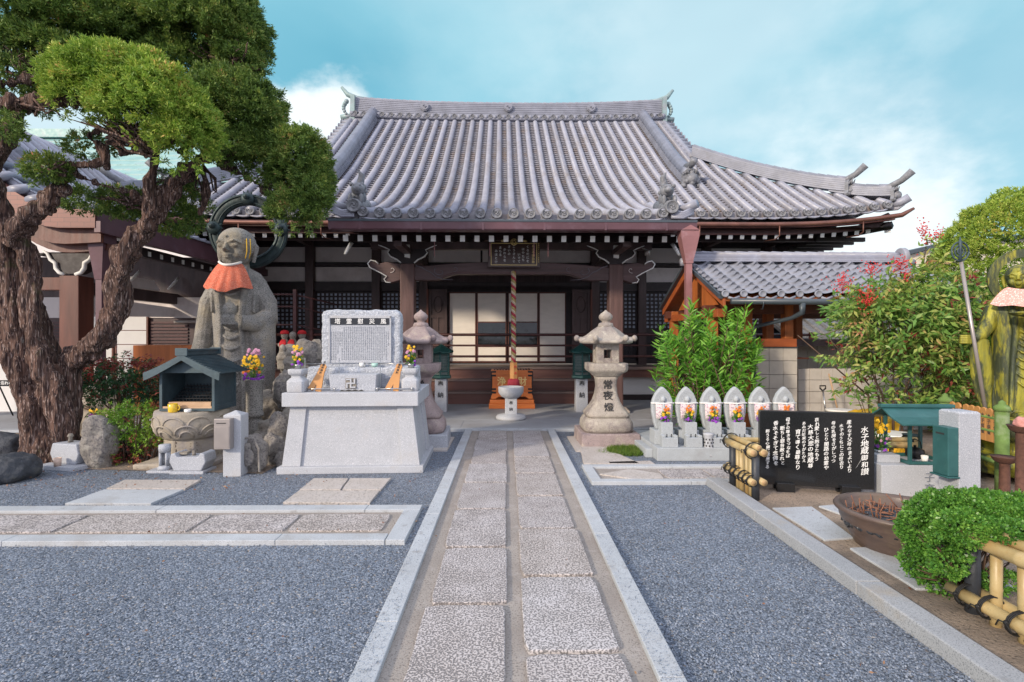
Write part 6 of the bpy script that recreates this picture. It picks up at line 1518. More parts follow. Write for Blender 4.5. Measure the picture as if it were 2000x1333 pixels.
def fence(label, x, y0, y1, zt, zb, posts, slats, ends=(.1, .1), r=.036, alongx=False, grp=None):
    t = thing('bamboo_fence', label, 'fence', (x, y0, 0), -PI/2 if alongx else 0, 'low yellow bamboo fences of the bed')   # local +Y runs along the fence
    L = y1-y0
    for i, (rx_, zz, rr_) in enumerate(((-.052, zt, r), (.052, zt, r), (0, zt+.05, r*.8), (-.052, zb, r*.9), (.052, zb, r*.9))):
        obj('rail', cane((rx_, -ends[0], zz), (rx_, L+ends[1], zz), rr_, i), MT['bamboo'], t)
        e = MB().cyl((rx_, -ends[0]-.001, zz), (rx_, -ends[0]+.03, zz), rr_*.78, 12); obj('cane_hollow', e, MT['bamboo_in'], t)
    for p in posts: obj('charred_post', MB().lathe(0, p, [(.037, -.02), (.037, zt+.03)], 16), MT['charred'], t)
    for p in slats: obj('upright', cane((R.uniform(-.006, .006), p, -.02), (R.uniform(-.006, .006), p, zt+.01), .022 if R.random() < .7 else .028, p*10), MT['bamboo'], t)
    for p in list(posts)+list(slats): mb = MB(); cord_at(mb, (-.03, p, zb), r*1.55, (0, 1, 0)); obj('cord_tie', mb, MT['cord'], t)
    for p in posts: mb = MB(); cord_at(mb, (-.02, p, zt+.01), r*2.2, (0, 1, 0)); obj('cord_tie', mb, MT['cord'], t)
    return t
fence('short yellow bamboo fence with charred posts at the left end of the black slab', 2.43, 4.98, 5.5, .50, .215, (0, .5), (.09, .18, .29, .38), (.07, .05))
fence('yellow bamboo fence run behind the black slab, seen at its right edge', 2.5, 5.62, 7.6, .44, .2, (.0, 1.0, 1.95), (.15, .3, .45, .6, .75, .9, 1.15, 1.3, 1.45, 1.6, 1.75), (.05, .05), alongx=True)
fence('large yellow bamboo fence in the lower right corner, under the clipped bush', 2.68, 1.2, 2.98, .475, .13, (1.72, .4), (1.58, 1.42, 1.27, 1.12, .97, .82, .67, .55), (.1, .03), .04)
# ---- incense bowl
t = thing('incense_bowl', 'wide brown glazed bowl full of burnt incense sticks and black ash', 'bowl', (2.97, 3.85, .01))
obj('bowl_body', MB().lathe(0, 0, [(.27, 0), (.285, .02), (.31, .07), (.355, .15), (.385, .22), (.395, .265), (.42, .28), (.425, .295), (.415, .31), (.38, .31), (.37, .29), (.35, .21), (.1, .19)], 56), MT['bowl'], t)
ashm = sculpt(MB().lathe(0, 0, [(.37, .17), (.37, .215), (.2, .235), (.01, .24)], 32), .022, 1, .03, 12, fine=.015, fscale=40); obj('ash', ashm, MT['ash'], t)
mb = MB(); r_ = random.Random(5)
for i in range(95):
    a = r_.uniform(0, 2*PI); rad = .33*r_.random()**.5; x, y = rad*math.cos(a), rad*math.sin(a)
    if r_.random() < .45: tl = Vector((r_.gauss(0, .2), r_.gauss(0, .2), 1)).normalized()*r_.uniform(.05, .15)
    else: b = r_.uniform(0, 2*PI); tl = Vector((math.cos(b), math.sin(b), r_.uniform(.0, .35))).normalized()*r_.uniform(.1, .26); 
    if math.hypot(x+tl.x, y+tl.y) > .35: tl.x *= -.6; tl.y *= -.6
    mb.tube([(x, y, .23), (x+tl.x, y+tl.y, .23+tl.z)], [.0045, .004], 5)
obj('incense_sticks', mb, MT['stick'], t)
# ---- altar, roofed stand, post with teal box
q = at(1722, 5.13)
t = thing('granite_altar', 'granite altar block under the small teal roofed stand, right of the black slab', 'altar', (q.x, q.y, 0), -.06)
obj('block', MB().box(0, .80, 0, .5, 0, .34), MT['granite_light'], t, bevel=.006)
obj('step_block', MB().box(-.12, .24, .12, .5, 0, .33).box(.02, .25, .1, .4, .34, .42), MT['granite_light'], t, bevel=.006)
mb = MB(); mb.column('子育', .10, tm(.46, -.004, .27), pitch=.11, depth=.002); obj('faint_writing', mb, MT['grey_ink'], t)
v = thing('flower_pot', 'yellow and pink flowers standing in the granite block left of the teal roofed stand', 'flowers', (q.x+.13, q.y+.22, .42)); bouquet(v, (0, 0, 0), .14, .34, ('petal_yellow', 'petal_yellow', 'petal_pink', 'petal_purple'), 44, seed=77)
obj('holder', MB().lathe(0, 0, [(.05, 0), (.05, .03), (.03, .03)], 12), MT['steel'], v)
s_ = thing('roofed_stand', 'small teal painted metal stand with a gabled roof on four posts', 'roofed stand', (q.x+.30, q.y+.02, .345), -.06)
mb = MB()
for x in (0, .36):
    for y in (0, .36): mb.frus(x, y, [(.014, .014, 0), (.014, .014, .44)])
mb.box(-.03, .39, -.03, -.0, 0, .03); mb.box(-.03, .39, .36, .39, 0, .03); mb.box(-.03, 0, 0, .36, 0, .03); mb.box(.36, .39, 0, .36, 0, .03)
obj('frame', mb, MT['copper_teal'], s_, bevel=.002)
mb = MB(); x0_, x1_, ym = -.16, .54, .18; ze, za = .42, .55
for (ya, yb) in ((-.13, ym), (.49, ym)):
    pts = [(ya, ze), (ya+(yb-ya)*.5, ze+.045), (yb, za), (yb, za-.018), (ya+(yb-ya)*.5, ze+.027), (ya, ze-.018)]; mb.prism(pts, x0_, x1_, 'yz')
obj('roof', mb, MT['copper_teal'], s_, bevel=.003); obj('roof_ridge', MB().box(x0_-.02, x1_+.02, ym-.03, ym+.03, za-.005, za+.03), MT['copper_teal'], s_, bevel=.006)
kt = thing('iron_kettle', 'black iron kettle standing under the teal roof', 'kettle', (q.x+.56, q.y+.28, .345)); obj('kettle_body', MB().lathe(0, 0, [(.06, 0), (.085, .03), (.08, .09), (.04, .11), (.012, .115), (.012, .135)], 20), MT['iron'], kt)
obj('handle', MB().tube([(-.07, 0, .09), (-.06, 0, .17), (0, 0, .2), (.06, 0, .17), (.07, 0, .09)], .006, 6), MT['iron'], kt)
cu = thing('paper_cup', 'white cup standing beside the kettle on the altar', 'cup', (q.x+.5, q.y+.08, .345)); obj('cup_body', MB().lathe(0, 0, [(.025, 0), (.033, .07), (.03, .07), (.024, .01)], 14), MT['white'], cu)
q = at(1873, 4.62)
t = thing('granite_post', 'thick speckled granite post carrying a teal metal offering box, right of the altar', 'post', (q.x, q.y, 0), 0)
obj('post', MB().frus(.10, .11, [(.10, .11, 0), (.10, .11, .93), (.085, .095, .945)]), MT['granite'], t, bevel=.006)
b = obj('metal_box', MB().box(-.10, -.001, .0, .17, .36, .80), MT['copper_teal'], t, bevel=.006); obj('slot', MB().box(-.103, -.1, .04, .13, .73, .745), MT['black_ink'], b); obj('box_lip', MB().box(-.115, -.001, -.015, .185, .345, .359), MT['copper_teal'], b, bevel=.003)
# ---- rusty candle stands
for i, (px, D, ztop, rr_, lb) in enumerate(((1962, 5.0, .43, .105, 'rusted iron candle stand with a wide dish below the bronze statue'), (1995, 4.6, .80, .10, 'tall rusted iron candle stand cut by the right edge'), (1782, 6.1, .44, .10, 'rusted iron candle stand with green dish behind the flowers'))):
    q = at(px, D); t = thing('candle_stand', lb, 'candle stand', (q.x, q.y, 0), 0, 'rusted candle stands')
    obj('column', MB().lathe(0, 0, [(.075, 0), (.045, .05), (.04, ztop-.05), (.05, ztop-.03)], 16), MT['rust'], t)
    obj('dish', MB().lathe(0, 0, [(.05, ztop-.04), (rr_*.8, ztop-.02), (rr_, ztop+.02), (rr_*1.05, ztop+.025), (rr_*.7, ztop+.005), (.01, ztop)], 24), MT['copper_green'] if i == 2 else MT['rust'], t)
pk = rock(tuple(at(1997, 4.6, .80)), (.07, .06, .055), mat('pink_stone', (.55, .25, .22), .9, .2, 20, .5, 40), 'small pink stone lying on the tall candle stand', 61, vox=.012, name='pink_stone', cat='stone')
# ---- votive rack and mossy posts at the bronze statue
MT['moss_wood'] = mat('mossy_green_post', (.12, .2, .05), .85, .25, 6, .4, 30, stain=((.3, .3, .25), 3, .5, .72))
for px, D, z1_, lb in ((1846, 6.2, .84, 'mossy green wooden post left of the votive tags'), (1957, 5.3, .86, 'mossy green wooden post with pointed cap right of the votive tags')):
    q = at(px, D); t = thing('mossy_post', lb, 'post', (q.x, q.y, 0), 0, 'mossy posts of the statue enclosure'); obj('shaft', MB().lathe(0, 0, [(.06, 0), (.06, z1_)], 12), MT['moss_wood'], t); obj('cap', MB().lathe(0, 0, [(.075, z1_), (.07, z1_+.04), (.03, z1_+.07), (.03, z1_+.09), (.005, z1_+.11)], 12), MT['moss_wood'], t)
qa, qb = at(1850, 6.2), at(1955, 5.35)
t = thing('rack_rails', 'mossy green wooden rails holding the row of votive tags', 'rack', qa)
d_ = qb-qa; mb = MB()
for z in (.76, .62, .3): mb.tube([(0, 0, z), (d_.x, d_.y, z)], .025, 4)
obj('rails', mb, MT['moss_wood'], t)
for i in range(8):
    f_ = (.07+i*.118) if i < 2 else .13+i*.108; c = qa+d_*f_
    t = thing('votive_tag', 'orange wooden votive tag with round lobed top hanging in the rack before the bronze statue', 'votive tag', (c.x, c.y-.04, .50), math.atan2(d_.y, d_.x), 'votive tags in the rack')
    pl = [(-.045, 0), (.045, 0), (.045, .27), (.03, .28), (.05, .31), (.04, .345), (0, .36), (-.04, .345), (-.05, .31), (-.03, .28), (-.045, .27)]
    b = obj('board', MB().prism(pl, -.02, 0), MT['tag_wood'], t, bevel=.003); m_ = MB(); m_.column('水子供養', .05, tm(0, -.022, .30), pitch=.058, depth=.001, bold=.02); obj('writing', m_, MT['faded_ink'], b)
# ---- tubs, tools by the block wall
q = at(1640, 8.4); t = thing('plastic_tub', 'pale translucent plastic tub beside the yellow crate', 'tub', (q.x, q.y, 0)); obj('tub_body', MB().lathe(0, 0, [(.15, 0), (.18, .42), (.2, .44), (.17, .44)], 24), MT['clear_tub'], t); obj('rim', MB().lathe(0, 0, [(.19, .41), (.205, .42), (.205, .45), (.17, .45)], 24), MT['white'], t)
q = at(1655, 7.7); t = thing('yellow_crate', 'bright yellow plastic crate with teal lid edge behind the black slab', 'crate', (q.x+.3, q.y, 0)); mb = MB(); mb.frus(0, 0, [(.28, .2, 0), (.33, .24, .42)]); obj('crate_body', mb, MT['yellow_plastic'], t, bevel=.01)
mb = MB(); mb.frus(0, 0, [(.35, .26, .39), (.35, .26, .44)]); obj('rim', mb, MT['yellow_plastic'], t, bevel=.006); obj('bag', sculpt(MB().ball((0, 0, .45), (.3, .2, .09)), .03, 1, .06, 9), MT['yellow_plastic'], t)
q = at(1705, 6.6); t = thing('woven_basket', 'yellow lattice plastic basket with white base right of the black slab', 'basket', (q.x+.25, q.y, 0)); mb = MB()
for k in range(40): a = 2*PI*k/40; mb.tube([(.2*math.cos(a), .2*math.sin(a), .05), (.25*math.cos(a+.3), .25*math.sin(a+.3), .36)], .006, 4); mb.tube([(.2*math.cos(a), .2*math.sin(a), .05), (.25*math.cos(a-.3), .25*math.sin(a-.3), .36)], .006, 4)
obj('lattice', mb, MT['yellow_plastic'], t); obj('inner_wall', MB().lathe(0, 0, [(.19, .02), (.235, .36), (.22, .36), (.1, .05)], 24), MT['petal_yellow'], t); obj('rim', MB().lathe(0, 0, [(.245, .35), (.265, .36), (.265, .39), (.235, .39)], 24), MT['white'], t)
q = at(1607, 8.9); t = thing('garden_spade', 'spade with black grip and steel shaft leaning on the block wall', 'spade', (q.x, q.y, 0)); obj('shaft', MB().tube([(0, -.1, .25), (-.0, .0, .72)], .014, 8), MT['steel'], t); obj('blade', MB().prism([(-.1, .26), (.1, .26), (.1, .08), (0, 0), (-.1, .08)], -.12, -.11), MT['iron'], t)
obj('grip', MB().tube([(0, 0, .70), (-.05, 0, .75), (-.05, 0, .79), (.05, 0, .79), (.05, 0, .75), (0, 0, .70)], .013, 6), MT['iron'], t)
q = at(1627, 8.9); t = thing('garden_broom', 'pale wooden handled broom leaning on the block wall behind the tub', 'broom', (q.x+.06, q.y-.1, 0)); obj('handle', MB().tube([(0, 0, .2), (-.12, .12, 1.0)], .014, 8), MT['pale_wood'], t); mb = MB()
for k in range(24): mb.tube([(0, 0, .24), (R.uniform(-.12, .12), R.uniform(-.04, .04), 0)], .006, 4)
obj('bristles', mb, MT['pale_wood'], t)
# ---- block wall and tiled pavilion
def blocks(mb, x0, x1, z0, z1, y0, y1, bw=.226, bh=.226):
    nx = max(1, round((x1-x0)/bw)); nz = max(1, round((z1-z0)/bh))
    for i in range(nx):
        for j in range(nz):
            a = x0+(x1-x0)*i/nx; c = z0+(z1-z0)*j/nz
            mb.box(a+.003, a+(x1-x0)/nx-.003, y0, y1, c+.004, c+(z1-z0)/nz-.004)
    return mb
q = P(1477, 663, 9.0); px0 = q.x
pv = thing('tiled_pavilion', 'small open timber pavilion with silver pan tiled gable roof on a concrete block wall', 'pavilion', (px0, 9.0, 0), math.radians(.9))
obj('block_wall', blocks(MB(), 0, .76, 0, 1.46, 0, .2), MT['concrete'], pv, bevel=.004); obj('wall_core', MB().box(.004, .756, .01, .19, 0, 1.455), MT['concrete_dark'], pv)
obj('block_wall', blocks(MB(), .98, 3.6, 0, 1.06, .35, .5), MT['concrete'], pv, bevel=.004); obj('wall_core', MB().box(.99, 3.6, .36, .49, 0, 1.055), MT['concrete_dark'], pv)
obj('block_wall', blocks(MB(), .76, 3.6, 0, 1.46, 1.5, 1.6), MT['concrete'], pv, bevel=.004); obj('wall_core', MB().box(.76, 3.6, 1.51, 1.59, 0, 1.455), MT['concrete_dark'], pv)
mb = MB(); 
for z in (.35, .72, 1.22): mb.box(.77, 1.4, .7, 1.45, z, z+.03)
obj('shelf', mb, MT['orange_beam'], pv)
sh_ = thing('tin_bucket', 'grey tin bucket on the shelf inside the pavilion store', 'bucket', (px0+.86, 9.9, .39)); obj('bucket_body', MB().lathe(0, 0, [(.07, 0), (.085, .2), (.08, .2), (.06, .02)], 16), MT['steel'], sh_)
sh_ = thing('tin_can', 'large square tin can on the upper shelf of the pavilion store', 'can', (px0+.86, 9.9, .755)); obj('can_body', MB().box(-.09, .09, -.08, .08, 0, .24), MT['steel'], sh_, bevel=.01)
beams = MB(); beams.box(-.0, .74, -.02, .12, 1.463, 1.61)
obj('sill_beam', beams, MT['orange_beam'], pv, bevel=.006); obj('sill_flashing', MB().box(-.02, .77, -.03, .21, 1.452, 1.462), MT['dark_gutter'], pv)
obj('sill_beam', MB().box(.74, 3.6, .9, 1.02, 1.463, 1.6), MT['dark_wood'], pv)
for x, y, z0_ in ((-.72, .1, 0), (-.13, .05, 0), (.60, .05, 1.61), (-.72, 2.1, 0), (.7, 2.1, 0), (3.4, .05, 1.46), (2.0, 2.1, 0), (.74, .95, 1.6)): obj('post', MB().frus(x, y, [(.075, .075, z0_), (.075, .075, 2.2)]), MT['orange_wood'], pv, bevel=.006)
mb = MB(); mb.box(-.9, 3.8, -.0, .13, 2.05, 2.2); obj('eave_beam', mb, MT['red_wood'], pv, bevel=.005)
obj('eave_beam', MB().box(-.9, 3.8, 2.04, 2.17, 2.05, 2.2), MT['red_wood'], pv, bevel=.005)
obj('tie_beam', MB().box(-.80, -.66, -.3, 2.5, 1.98, 2.12), MT['orange_beam'], pv, bevel=.005)
obj('inner_screen', MB().box(.0, .55, 2.0, 2.03, 0, 2.1), MT['red_wood'], pv)
xL, xR, yf, yr, yb, ze, zr_ = -.92, 3.35, -.72, .82, 2.36, 2.28, 3.02
def roofz(y): t = (y-yf)/(yr-yf) if y <= yr else (yb-y)/(yb-yr); return ze+(zr_-ze)*(t*.9+.1*t*t)
mb = MB(); TW = .285; nt_ = int((xR-xL)/TW); ns = 9
for half in (0, 1):
    xsn = nt_*10+1; vs = []; rows = 0
    for j in range(ns):
        for e in (0, 1):
            t = (j+(1.06 if e else 0))/ns; t = min(1, t); y = yf+(yr-yf)*t if half == 0 else yb-(yb-yr)*t
            for i in range(xsn):
                x = xL+(xR-xL)*i/(xsn-1); u = (i/10) % 1
                w_ = .042*(math.sin(PI*min(1, u/.3)) if u < .3 else -.62*math.sin(PI*(u-.3)/.7))
                lobe = .035*math.cos(2*PI*(u-.15))*(1-e)
                vs.append((x, y+(-lobe if half == 0 else lobe), roofz(min(max(y, yf), yb))+.05+w_+(.045 if e == 0 else .004)))
            rows += 1
    mb.add(vs, [(r*xsn+i, r*xsn+i+1, (r+1)*xsn+i+1, (r+1)*xsn+i) for r in range(rows-1) for i in range(xsn-1)], True)
rf2 = obj('roof', mb, MT['roof_wave'], pv)
em = rf2.modifiers.new('edge', 'EDGE_SPLIT'); em.split_angle = math.radians(40)
mb = MB()
for i in range(nt_):
    x = xL+(xR-xL)*i/nt_+.045; mb.lathe(0, 0, [(.06, 0), (.06, .03), (.045, .035), (.04, .028), (.001, .028)], 16, M=Matrix.Translation((x, yf-.03, ze+.055)) @ Matrix.Rotation(PI/2, 4, 'X'))
    mb.tube([(x+.05, yf-.035, ze+.0), (x+.14, yf-.035, ze-.03), (x+.24, yf-.035, ze+.01)], .022, 6)
obj('eave_tiles', mb, MT['roof_wave'], rf2)
obj('ridge', stack([(xL+.06, yr, zr_+.06), (xR-.1, yr, zr_+.06)], .26, .14, 4, .07, side=(0, 1, 0)), MT['roof'], rf2)
for x, s in ((xL+.0, -1), (xR-.1, 1)):
    obj('ridge_end', MB().lathe(0, 0, [(.16, 0), (.17, .02), (.17, .09), (.13, .1)], 20, M=Matrix.Translation((x, yr, zr_+.16)) @ Matrix.Rotation(PI/2*(1), 4, 'Y'), sx=1.15).box(x, x+.09, yr-.15, yr+.15, zr_-.02, zr_+.14), MT['roof'], rf2, bevel=.01)
obj('ridge_tip', MB().tube([(xL-.12, yr, zr_+.06), (xL+.1, yr, zr_+.06)], .075, 10).tube([(xR-.05, yr, zr_+.06), (xR+.18, yr, zr_+.06)], .075, 10), MT['roof'], rf2)
for (ya, yb_) in ((yf, yr), (yb, yr)):
    for x in (xL-.02, xR-.0):
        pl = [(ya, ze-.02), (yb_, zr_-.0), (yb_, zr_+.06), (ya, ze+.06)]; obj('verge_tile', MB().prism(pl, x-.02, x+.05, 'yz'), MT['dark_gutter'], rf2)
    obj('bargeboard', MB().prism([(ya, ze-.15), (yb_, zr_-.14), (yb_, zr_-.005), (ya, ze-.025)], xL+.03, xL+.075, 'yz'), MT['orange_beam'], rf2, bevel=.004)
    mb = MB().prism([(ya+(.02 if ya < yr else -.02), ze-.06), (yb_, zr_-.04), (yb_, zr_-.02), (ya+(.02 if ya < yr else -.02), ze-.04)], xL+.08, xR-.05, 'yz'); obj('roof_boards', mb, MT['orange_wood'], rf2)
obj('gable_board', MB().prism([(yf+.6, 2.2), (yb-.6, 2.2), (yr, zr_-.2)], -.74, -.70, 'yz'), MT['orange_wood'], pv)
g_ = obj('gutter', MB().tube([(xL+.12, yf-.09, ze-.07), (xR, yf-.09, ze-.09)], .05, 10), MT['dark_gutter'], pv)
mb = MB(); mb.tube([(.36, yf-.09, ze-.1), (.36, yf-.09, ze-.25), (.3, yf+.1, ze-.33), (-.02, -.04, ze-.46), (-.05, -.07, ze-.6), (-.05, -.07, .0)], [.055, .045, .035, .035, .035, .035], 8); obj('downspout', mb, MT['dark_gutter'], pv)
mb = MB()
for x in (-.3, .85, 1.9): mb.tube([(x, yf-.09, ze-.02), (x, yf-.15, ze-.1), (x, yf-.12, ze-.2), (x, yf-.06, ze-.19)], .008, 5)
obj('gutter_hook', mb, MT['dark_gutter'], g_)
# ---------------------------------------------------------------- vegetation
def ell_surface(n, c, r, low=-.35, keep=.25, shell=(.86, 1.02)):
    d = unit(RG.normal(size=(int(n*1.6), 3))); m = (d[:, 2] > low) | (RG.uniform(size=len(d)) < keep); d = d[m][:n]
    rad = RG.uniform(*shell, (len(d), 1)); p = d*np.array(r)*rad+np.array(c); nn = unit(d/np.array(r)); return p, nn
def lump(p, amp, scale, seed=0):
    return np.array([noise.noise(Vector(q)*scale+Vector((seed, 0, 0))) for q in p])[:, None]*amp
def tufts(p, nn, per, L, Wd, spread=.75, up=.25, droop=0):
    n = len(p); P2 = np.repeat(p, per, 0); N2 = np.repeat(nn, per, 0)
    d = unit(N2+RG.normal(size=P2.shape)*spread+np.array([0, 0, up])); P2 = P2+RG.normal(size=P2.shape)*L*.35
    sc = np.repeat(RG.uniform(.55, 1.25, n), per)
    return leafquads(P2, d, L*sc*RG.uniform(.6, 1.2, len(P2)), Wd*sc, .5, droop)
def pxell(cx, cy, rx, ry, D, rd=None):
    q = P(cx, cy, D); k = D/1000; return np.array(q), np.array([rx*k, (rd if rd else (rx+ry)/2*k*.9), ry*k])
def pad(cx, cy, rx, ry, D, dens=1, low=-.18, bright=False, keep=.06, rd=None, L=.052):
    c, r = pxell(cx, cy, rx, ry, D, rd); area = 4*PI*((r[0]*r[1])**1.6/3+(r[0]*r[2])**1.6/3+(r[1]*r[2])**1.6/3)**(1/1.6)
    n = int(area*230*dens)
    p, nn = ell_surface(n, c, r, low, keep, (.90, 1.0)); lm = lump(p, .13, 4.2, cx*.01); p = p+nn*(lm+lump(p, .07, 10, cx*.02))*min(1, r.min()*2.5)
    q_ = p+RG.normal(size=p.shape)*.02; V = [tufts(q_, nn, 40, L, .013, .9, .2)]
    p2, n2 = ell_surface(int(n*.35), c, r*.8, low, keep, (.75, 1.0)); V.append(tufts(p2, n2, 12, L*1.2, .028, 1.0, .1))
    return np.concatenate(V)
def trunkmesh(limbs, vox, amp=.035, fine=.012, seed=1):
    mb = MB()
    for pts in limbs:
        P_ = [P(x, y, D) for x, y, D, r in pts]; rad = [r for *_, r in pts]
        # smooth by subdividing
        Q = []; RR_ = []
        for i in range(len(P_)-1):
            p0 = P_[max(i-1, 0)]; p1 = P_[i]; p2 = P_[i+1]; p3 = P_[min(i+2, len(P_)-1)]
            for k in range(4):
                t = k/4; Q.append(.5*((2*p1)+(-p0+p2)*t+(2*p0-5*p1+4*p2-p3)*t*t+(-p0+3*p1-3*p2+p3)*t**3)); RR_.append(rad[i]+(rad[i+1]-rad[i])*t)
        Q.append(P_[-1]); RR_.append(rad[-1]); mb.tube(Q, RR_, 10)
    return sculpt(mb, vox, 1, amp, 7, (1.5, 1.5, .3), fine, 20, seed)
jt = thing('juniper_tree', 'huge old juniper with twisted reddish trunk and clipped cloud shaped foliage', 'tree', P(100, 900, 6.75))
JO = jt.location.copy(); JO.z = 0; jt.location = JO
D0 = 6.75
limbs = [
 [(98, 915, D0, .34), (96, 860, D0, .29), (90, 800, D0, .26), (78, 740, D0, .26), (58, 680, D0, .27), (38, 610, D0-.05, .27), (22, 540, D0-.1, .22), (5, 460, D0-.2, .19), (-15, 400, D0-.3, .17), (-40, 320, D0-.4, .15)],
 [(72, 920, D0-.1, .11), (66, 840, D0-.2, .11), (50, 760, D0-.22, .11), (20, 700, D0-.2, .1), (-15, 640, D0-.2, .1), (-40, 560, D0-.2, .1)],
 [(120, 915, D0-.15, .13), (125, 860, D0-.15, .13), (115, 790, D0-.2, .12), (88, 720, D0-.25, .11), (60, 640, D0-.25, .1), (60, 560, D0-.25, .09), (50, 500, D0-.25, .1), (30, 450, D0-.3, .1)],
 [(142, 905, D0, .10), (136, 850, D0, .12), (132, 770, D0, .14), (140, 710, D0, .15), (165, 690, D0-.05, .135), (205, 655, D0-.1, .13), (228, 600, D0-.1, .12), (232, 545, D0-.15, .12), (250, 490, D0-.2, .12), (275, 455, D0-.2, .10), (300, 425, D0-.2, .09), (322, 385, D0-.2, .10), (345, 350, D0-.2, .085), (380, 318, D0-.2, .06), (420, 295, D0, .05)],
 [(225, 610, D0-.15, .07), (238, 540, D0-.22, .07), (252, 480, D0-.28, .06), (262, 450, D0-.28, .05)],
 [(290, 430, D0-.3, .055), (290, 380, D0-.35, .07), (300, 335, D0-.35, .07), (302, 300, D0-.35, .05), (285, 262, D0-.4, .035)],
 [(25, 480, D0-.3, .11), (50, 435, D0-.4, .105), (85, 400, D0-.45, .10), (112, 372, D0-.5, .085), (118, 362, D0-.52, .08)],
 [(90, 395, D0-.4, .07), (125, 350, D0-.4, .07), (112, 327, D0-.45, .055), (150, 326, D0-.5, .045), (205, 318, D0-.5, .05), (215, 335, D0-.5, .04)],
 [(212, 325, D0-.5, .05), (200, 290, D0-.55, .05), (170, 268, D0-.6, .035), (185, 258, D0-.6, .03), (215, 262, D0-.6, .03), (228, 290, D0-.6, .035), (255, 300, D0-.55, .035), (285, 275, D0-.5, .03)],
 [(145, 340, D0-.45, .03), (200, 362, D0-.4, .035), (250, 375, D0-.3, .035), (285, 395, D0-.25, .03)],
 [(400, 300, D0, .05), (440, 325, D0+.2, .04), (490, 350, D0+.3, .035), (530, 385, D0+.3, .025), (545, 410, D0+.3, .015)],
 [(395, 320, D0+.1, .03), (400, 380, D0+.1, .022), (392, 420, D0+.1, .015)],
 [(350, 300, D0, .05), (420, 220, D0+.1, .045), (440, 150, D0+.1, .045), (460, 110, D0+.1, .04), (430, 60, D0+.1, .03)],
 [(455, 130, D0, .03), (480, 138, D0-.1, .025), (510, 135, D0-.2, .015)],
 [(-60, 215, D0-1, .075), (20, 200, D0-1, .07), (90, 200, D0-1, .06), (150, 192, D0-1, .055), (200, 180, D0-1, .04)],
 [(0, 165, D0-.9, .03), (40, 158, D0-.9, .03), (80, 145, D0-.9, .025), (110, 120, D0-.9, .02)],
 [(-20, 330, D0-.4, .1), (30, 230, D0-.3, .08), (100, 150, D0-.2, .06), (180, 80, D0, .05)],
]
tm_ = trunkmesh(limbs, .022, .075, .035); tm_.transform(Matrix.Translation(-JO)); obj('trunk', tm_, MT['bark'], jt)
mb = MB(); q = P(121, 358, D0-.53)-JO; mb.lathe(0, 0, [(.078, 0), (.001, .004)], 14, M=Matrix.Translation(q) @ Matrix.Rotation(.9, 4, 'Y') @ Matrix.Rotation(-.5, 4, 'X')); obj('cut_end', mb, MT['charred'], jt)
# fine branching beneath the pads
mb = MB(); r_ = random.Random(12)
def twigs(cx, cy, rx, ry, D, n, base):
    for i in range(n):
        a = r_.uniform(0, 2*PI); rr_ = r_.random()**.5; e = P(cx+rx*rr_*math.cos(a), cy-ry*.2-ry*.5*abs(math.sin(a))*rr_, D+r_.uniform(-.4, .4)); s = P(base[0]+r_.uniform(-8, 8), base[1]+r_.uniform(-8, 8), D+r_.uniform(-.1, .1))
        m1 = s.lerp(e, .35)+Vector((r_.uniform(-.1, .1), r_.uniform(-.1, .1), r_.uniform(-.08, .05))); m2 = s.lerp(e, .7)+Vector((r_.uniform(-.08, .08), r_.uniform(-.08, .08), r_.uniform(-.06, .06)))
        mb.tube([s-JO, m1-JO, m2-JO, e-JO], [.02, .015, .01, .004], 5)
for a in ((260, 250, 150, 60, 5.9, 46, (290, 300)), (300, 270, 90, 60, 6.0, 20, (215, 275)), (430, 110, 80, 60, 6.6, 26, (450, 130)), (500, 300, 90, 70, 6.8, 26, (430, 310)), (590, 380, 50, 60, 6.9, 14, (530, 385)),
          (90, 130, 140, 80, 6.0, 40, (60, 160)), (250, 400, 90, 50, 6.7, 26, (285, 395)), (350, 390, 80, 50, 6.8, 26, (390, 330)), (60, 240, 80, 60, 5.8, 20, (60, 200)), (95, 330, 40, 25, 6.2, 10, (120, 335)), (160, 150, 120, 60, 6.2, 20, (100, 190))): twigs(*a)
obj('branchlets', mb, MT['bark'], jt)
V1 = np.concatenate([pad(215, 172, 108, 74, 5.75, 1.15), pad(305, 222, 105, 84, 5.75, 1.1), pad(365, 275, 58, 66, 5.8, 1), pad(160, 190, 55, 55, 5.7), pad(240, 150, 90, 52, 5.8)])
V2 = np.concatenate([pad(400, 70, 112, 110, 6.75), pad(345, 30, 130, 80, 6.8, .8), pad(470, 120, 42, 62, 6.7), pad(300, -20, 160, 80, 6.9, .6), pad(455, 80, 55, 95, 6.8),
 pad(490, 240, 64, 92, 6.7), pad(430, 215, 82, 78, 6.55), pad(465, 300, 52, 50, 6.6), pad(515, 300, 38, 60, 6.8), pad(420, 160, 50, 26, 6.8, .4),
 pad(585, 325, 56, 76, 6.8), pad(610, 385, 38, 72, 6.8), pad(575, 415, 52, 46, 6.7), pad(560, 360, 40, 42, 6.9, .8),
 pad(50, 50, 150, 88, 6.1), pad(160, 55, 100, 62, 6.3), pad(250, 45, 90, 70, 6.6), pad(20, 150, 55, 34, 5.9, .45, -1, keep=.5), pad(75, 105, 100, 42, 6.0, .8), pad(330, 130, 75, 50, 6.7, .8),
 pad(8, 250, 32, 30, 5.6, .6, -1, keep=1), pad(95, 332, 44, 27, 6.2, .8, -1, keep=1), pad(80, 150, 70, 30, 6.2, .3, -1, keep=.8), pad(50, 208, 60, 14, 6.0, .2, -1, keep=.8)])
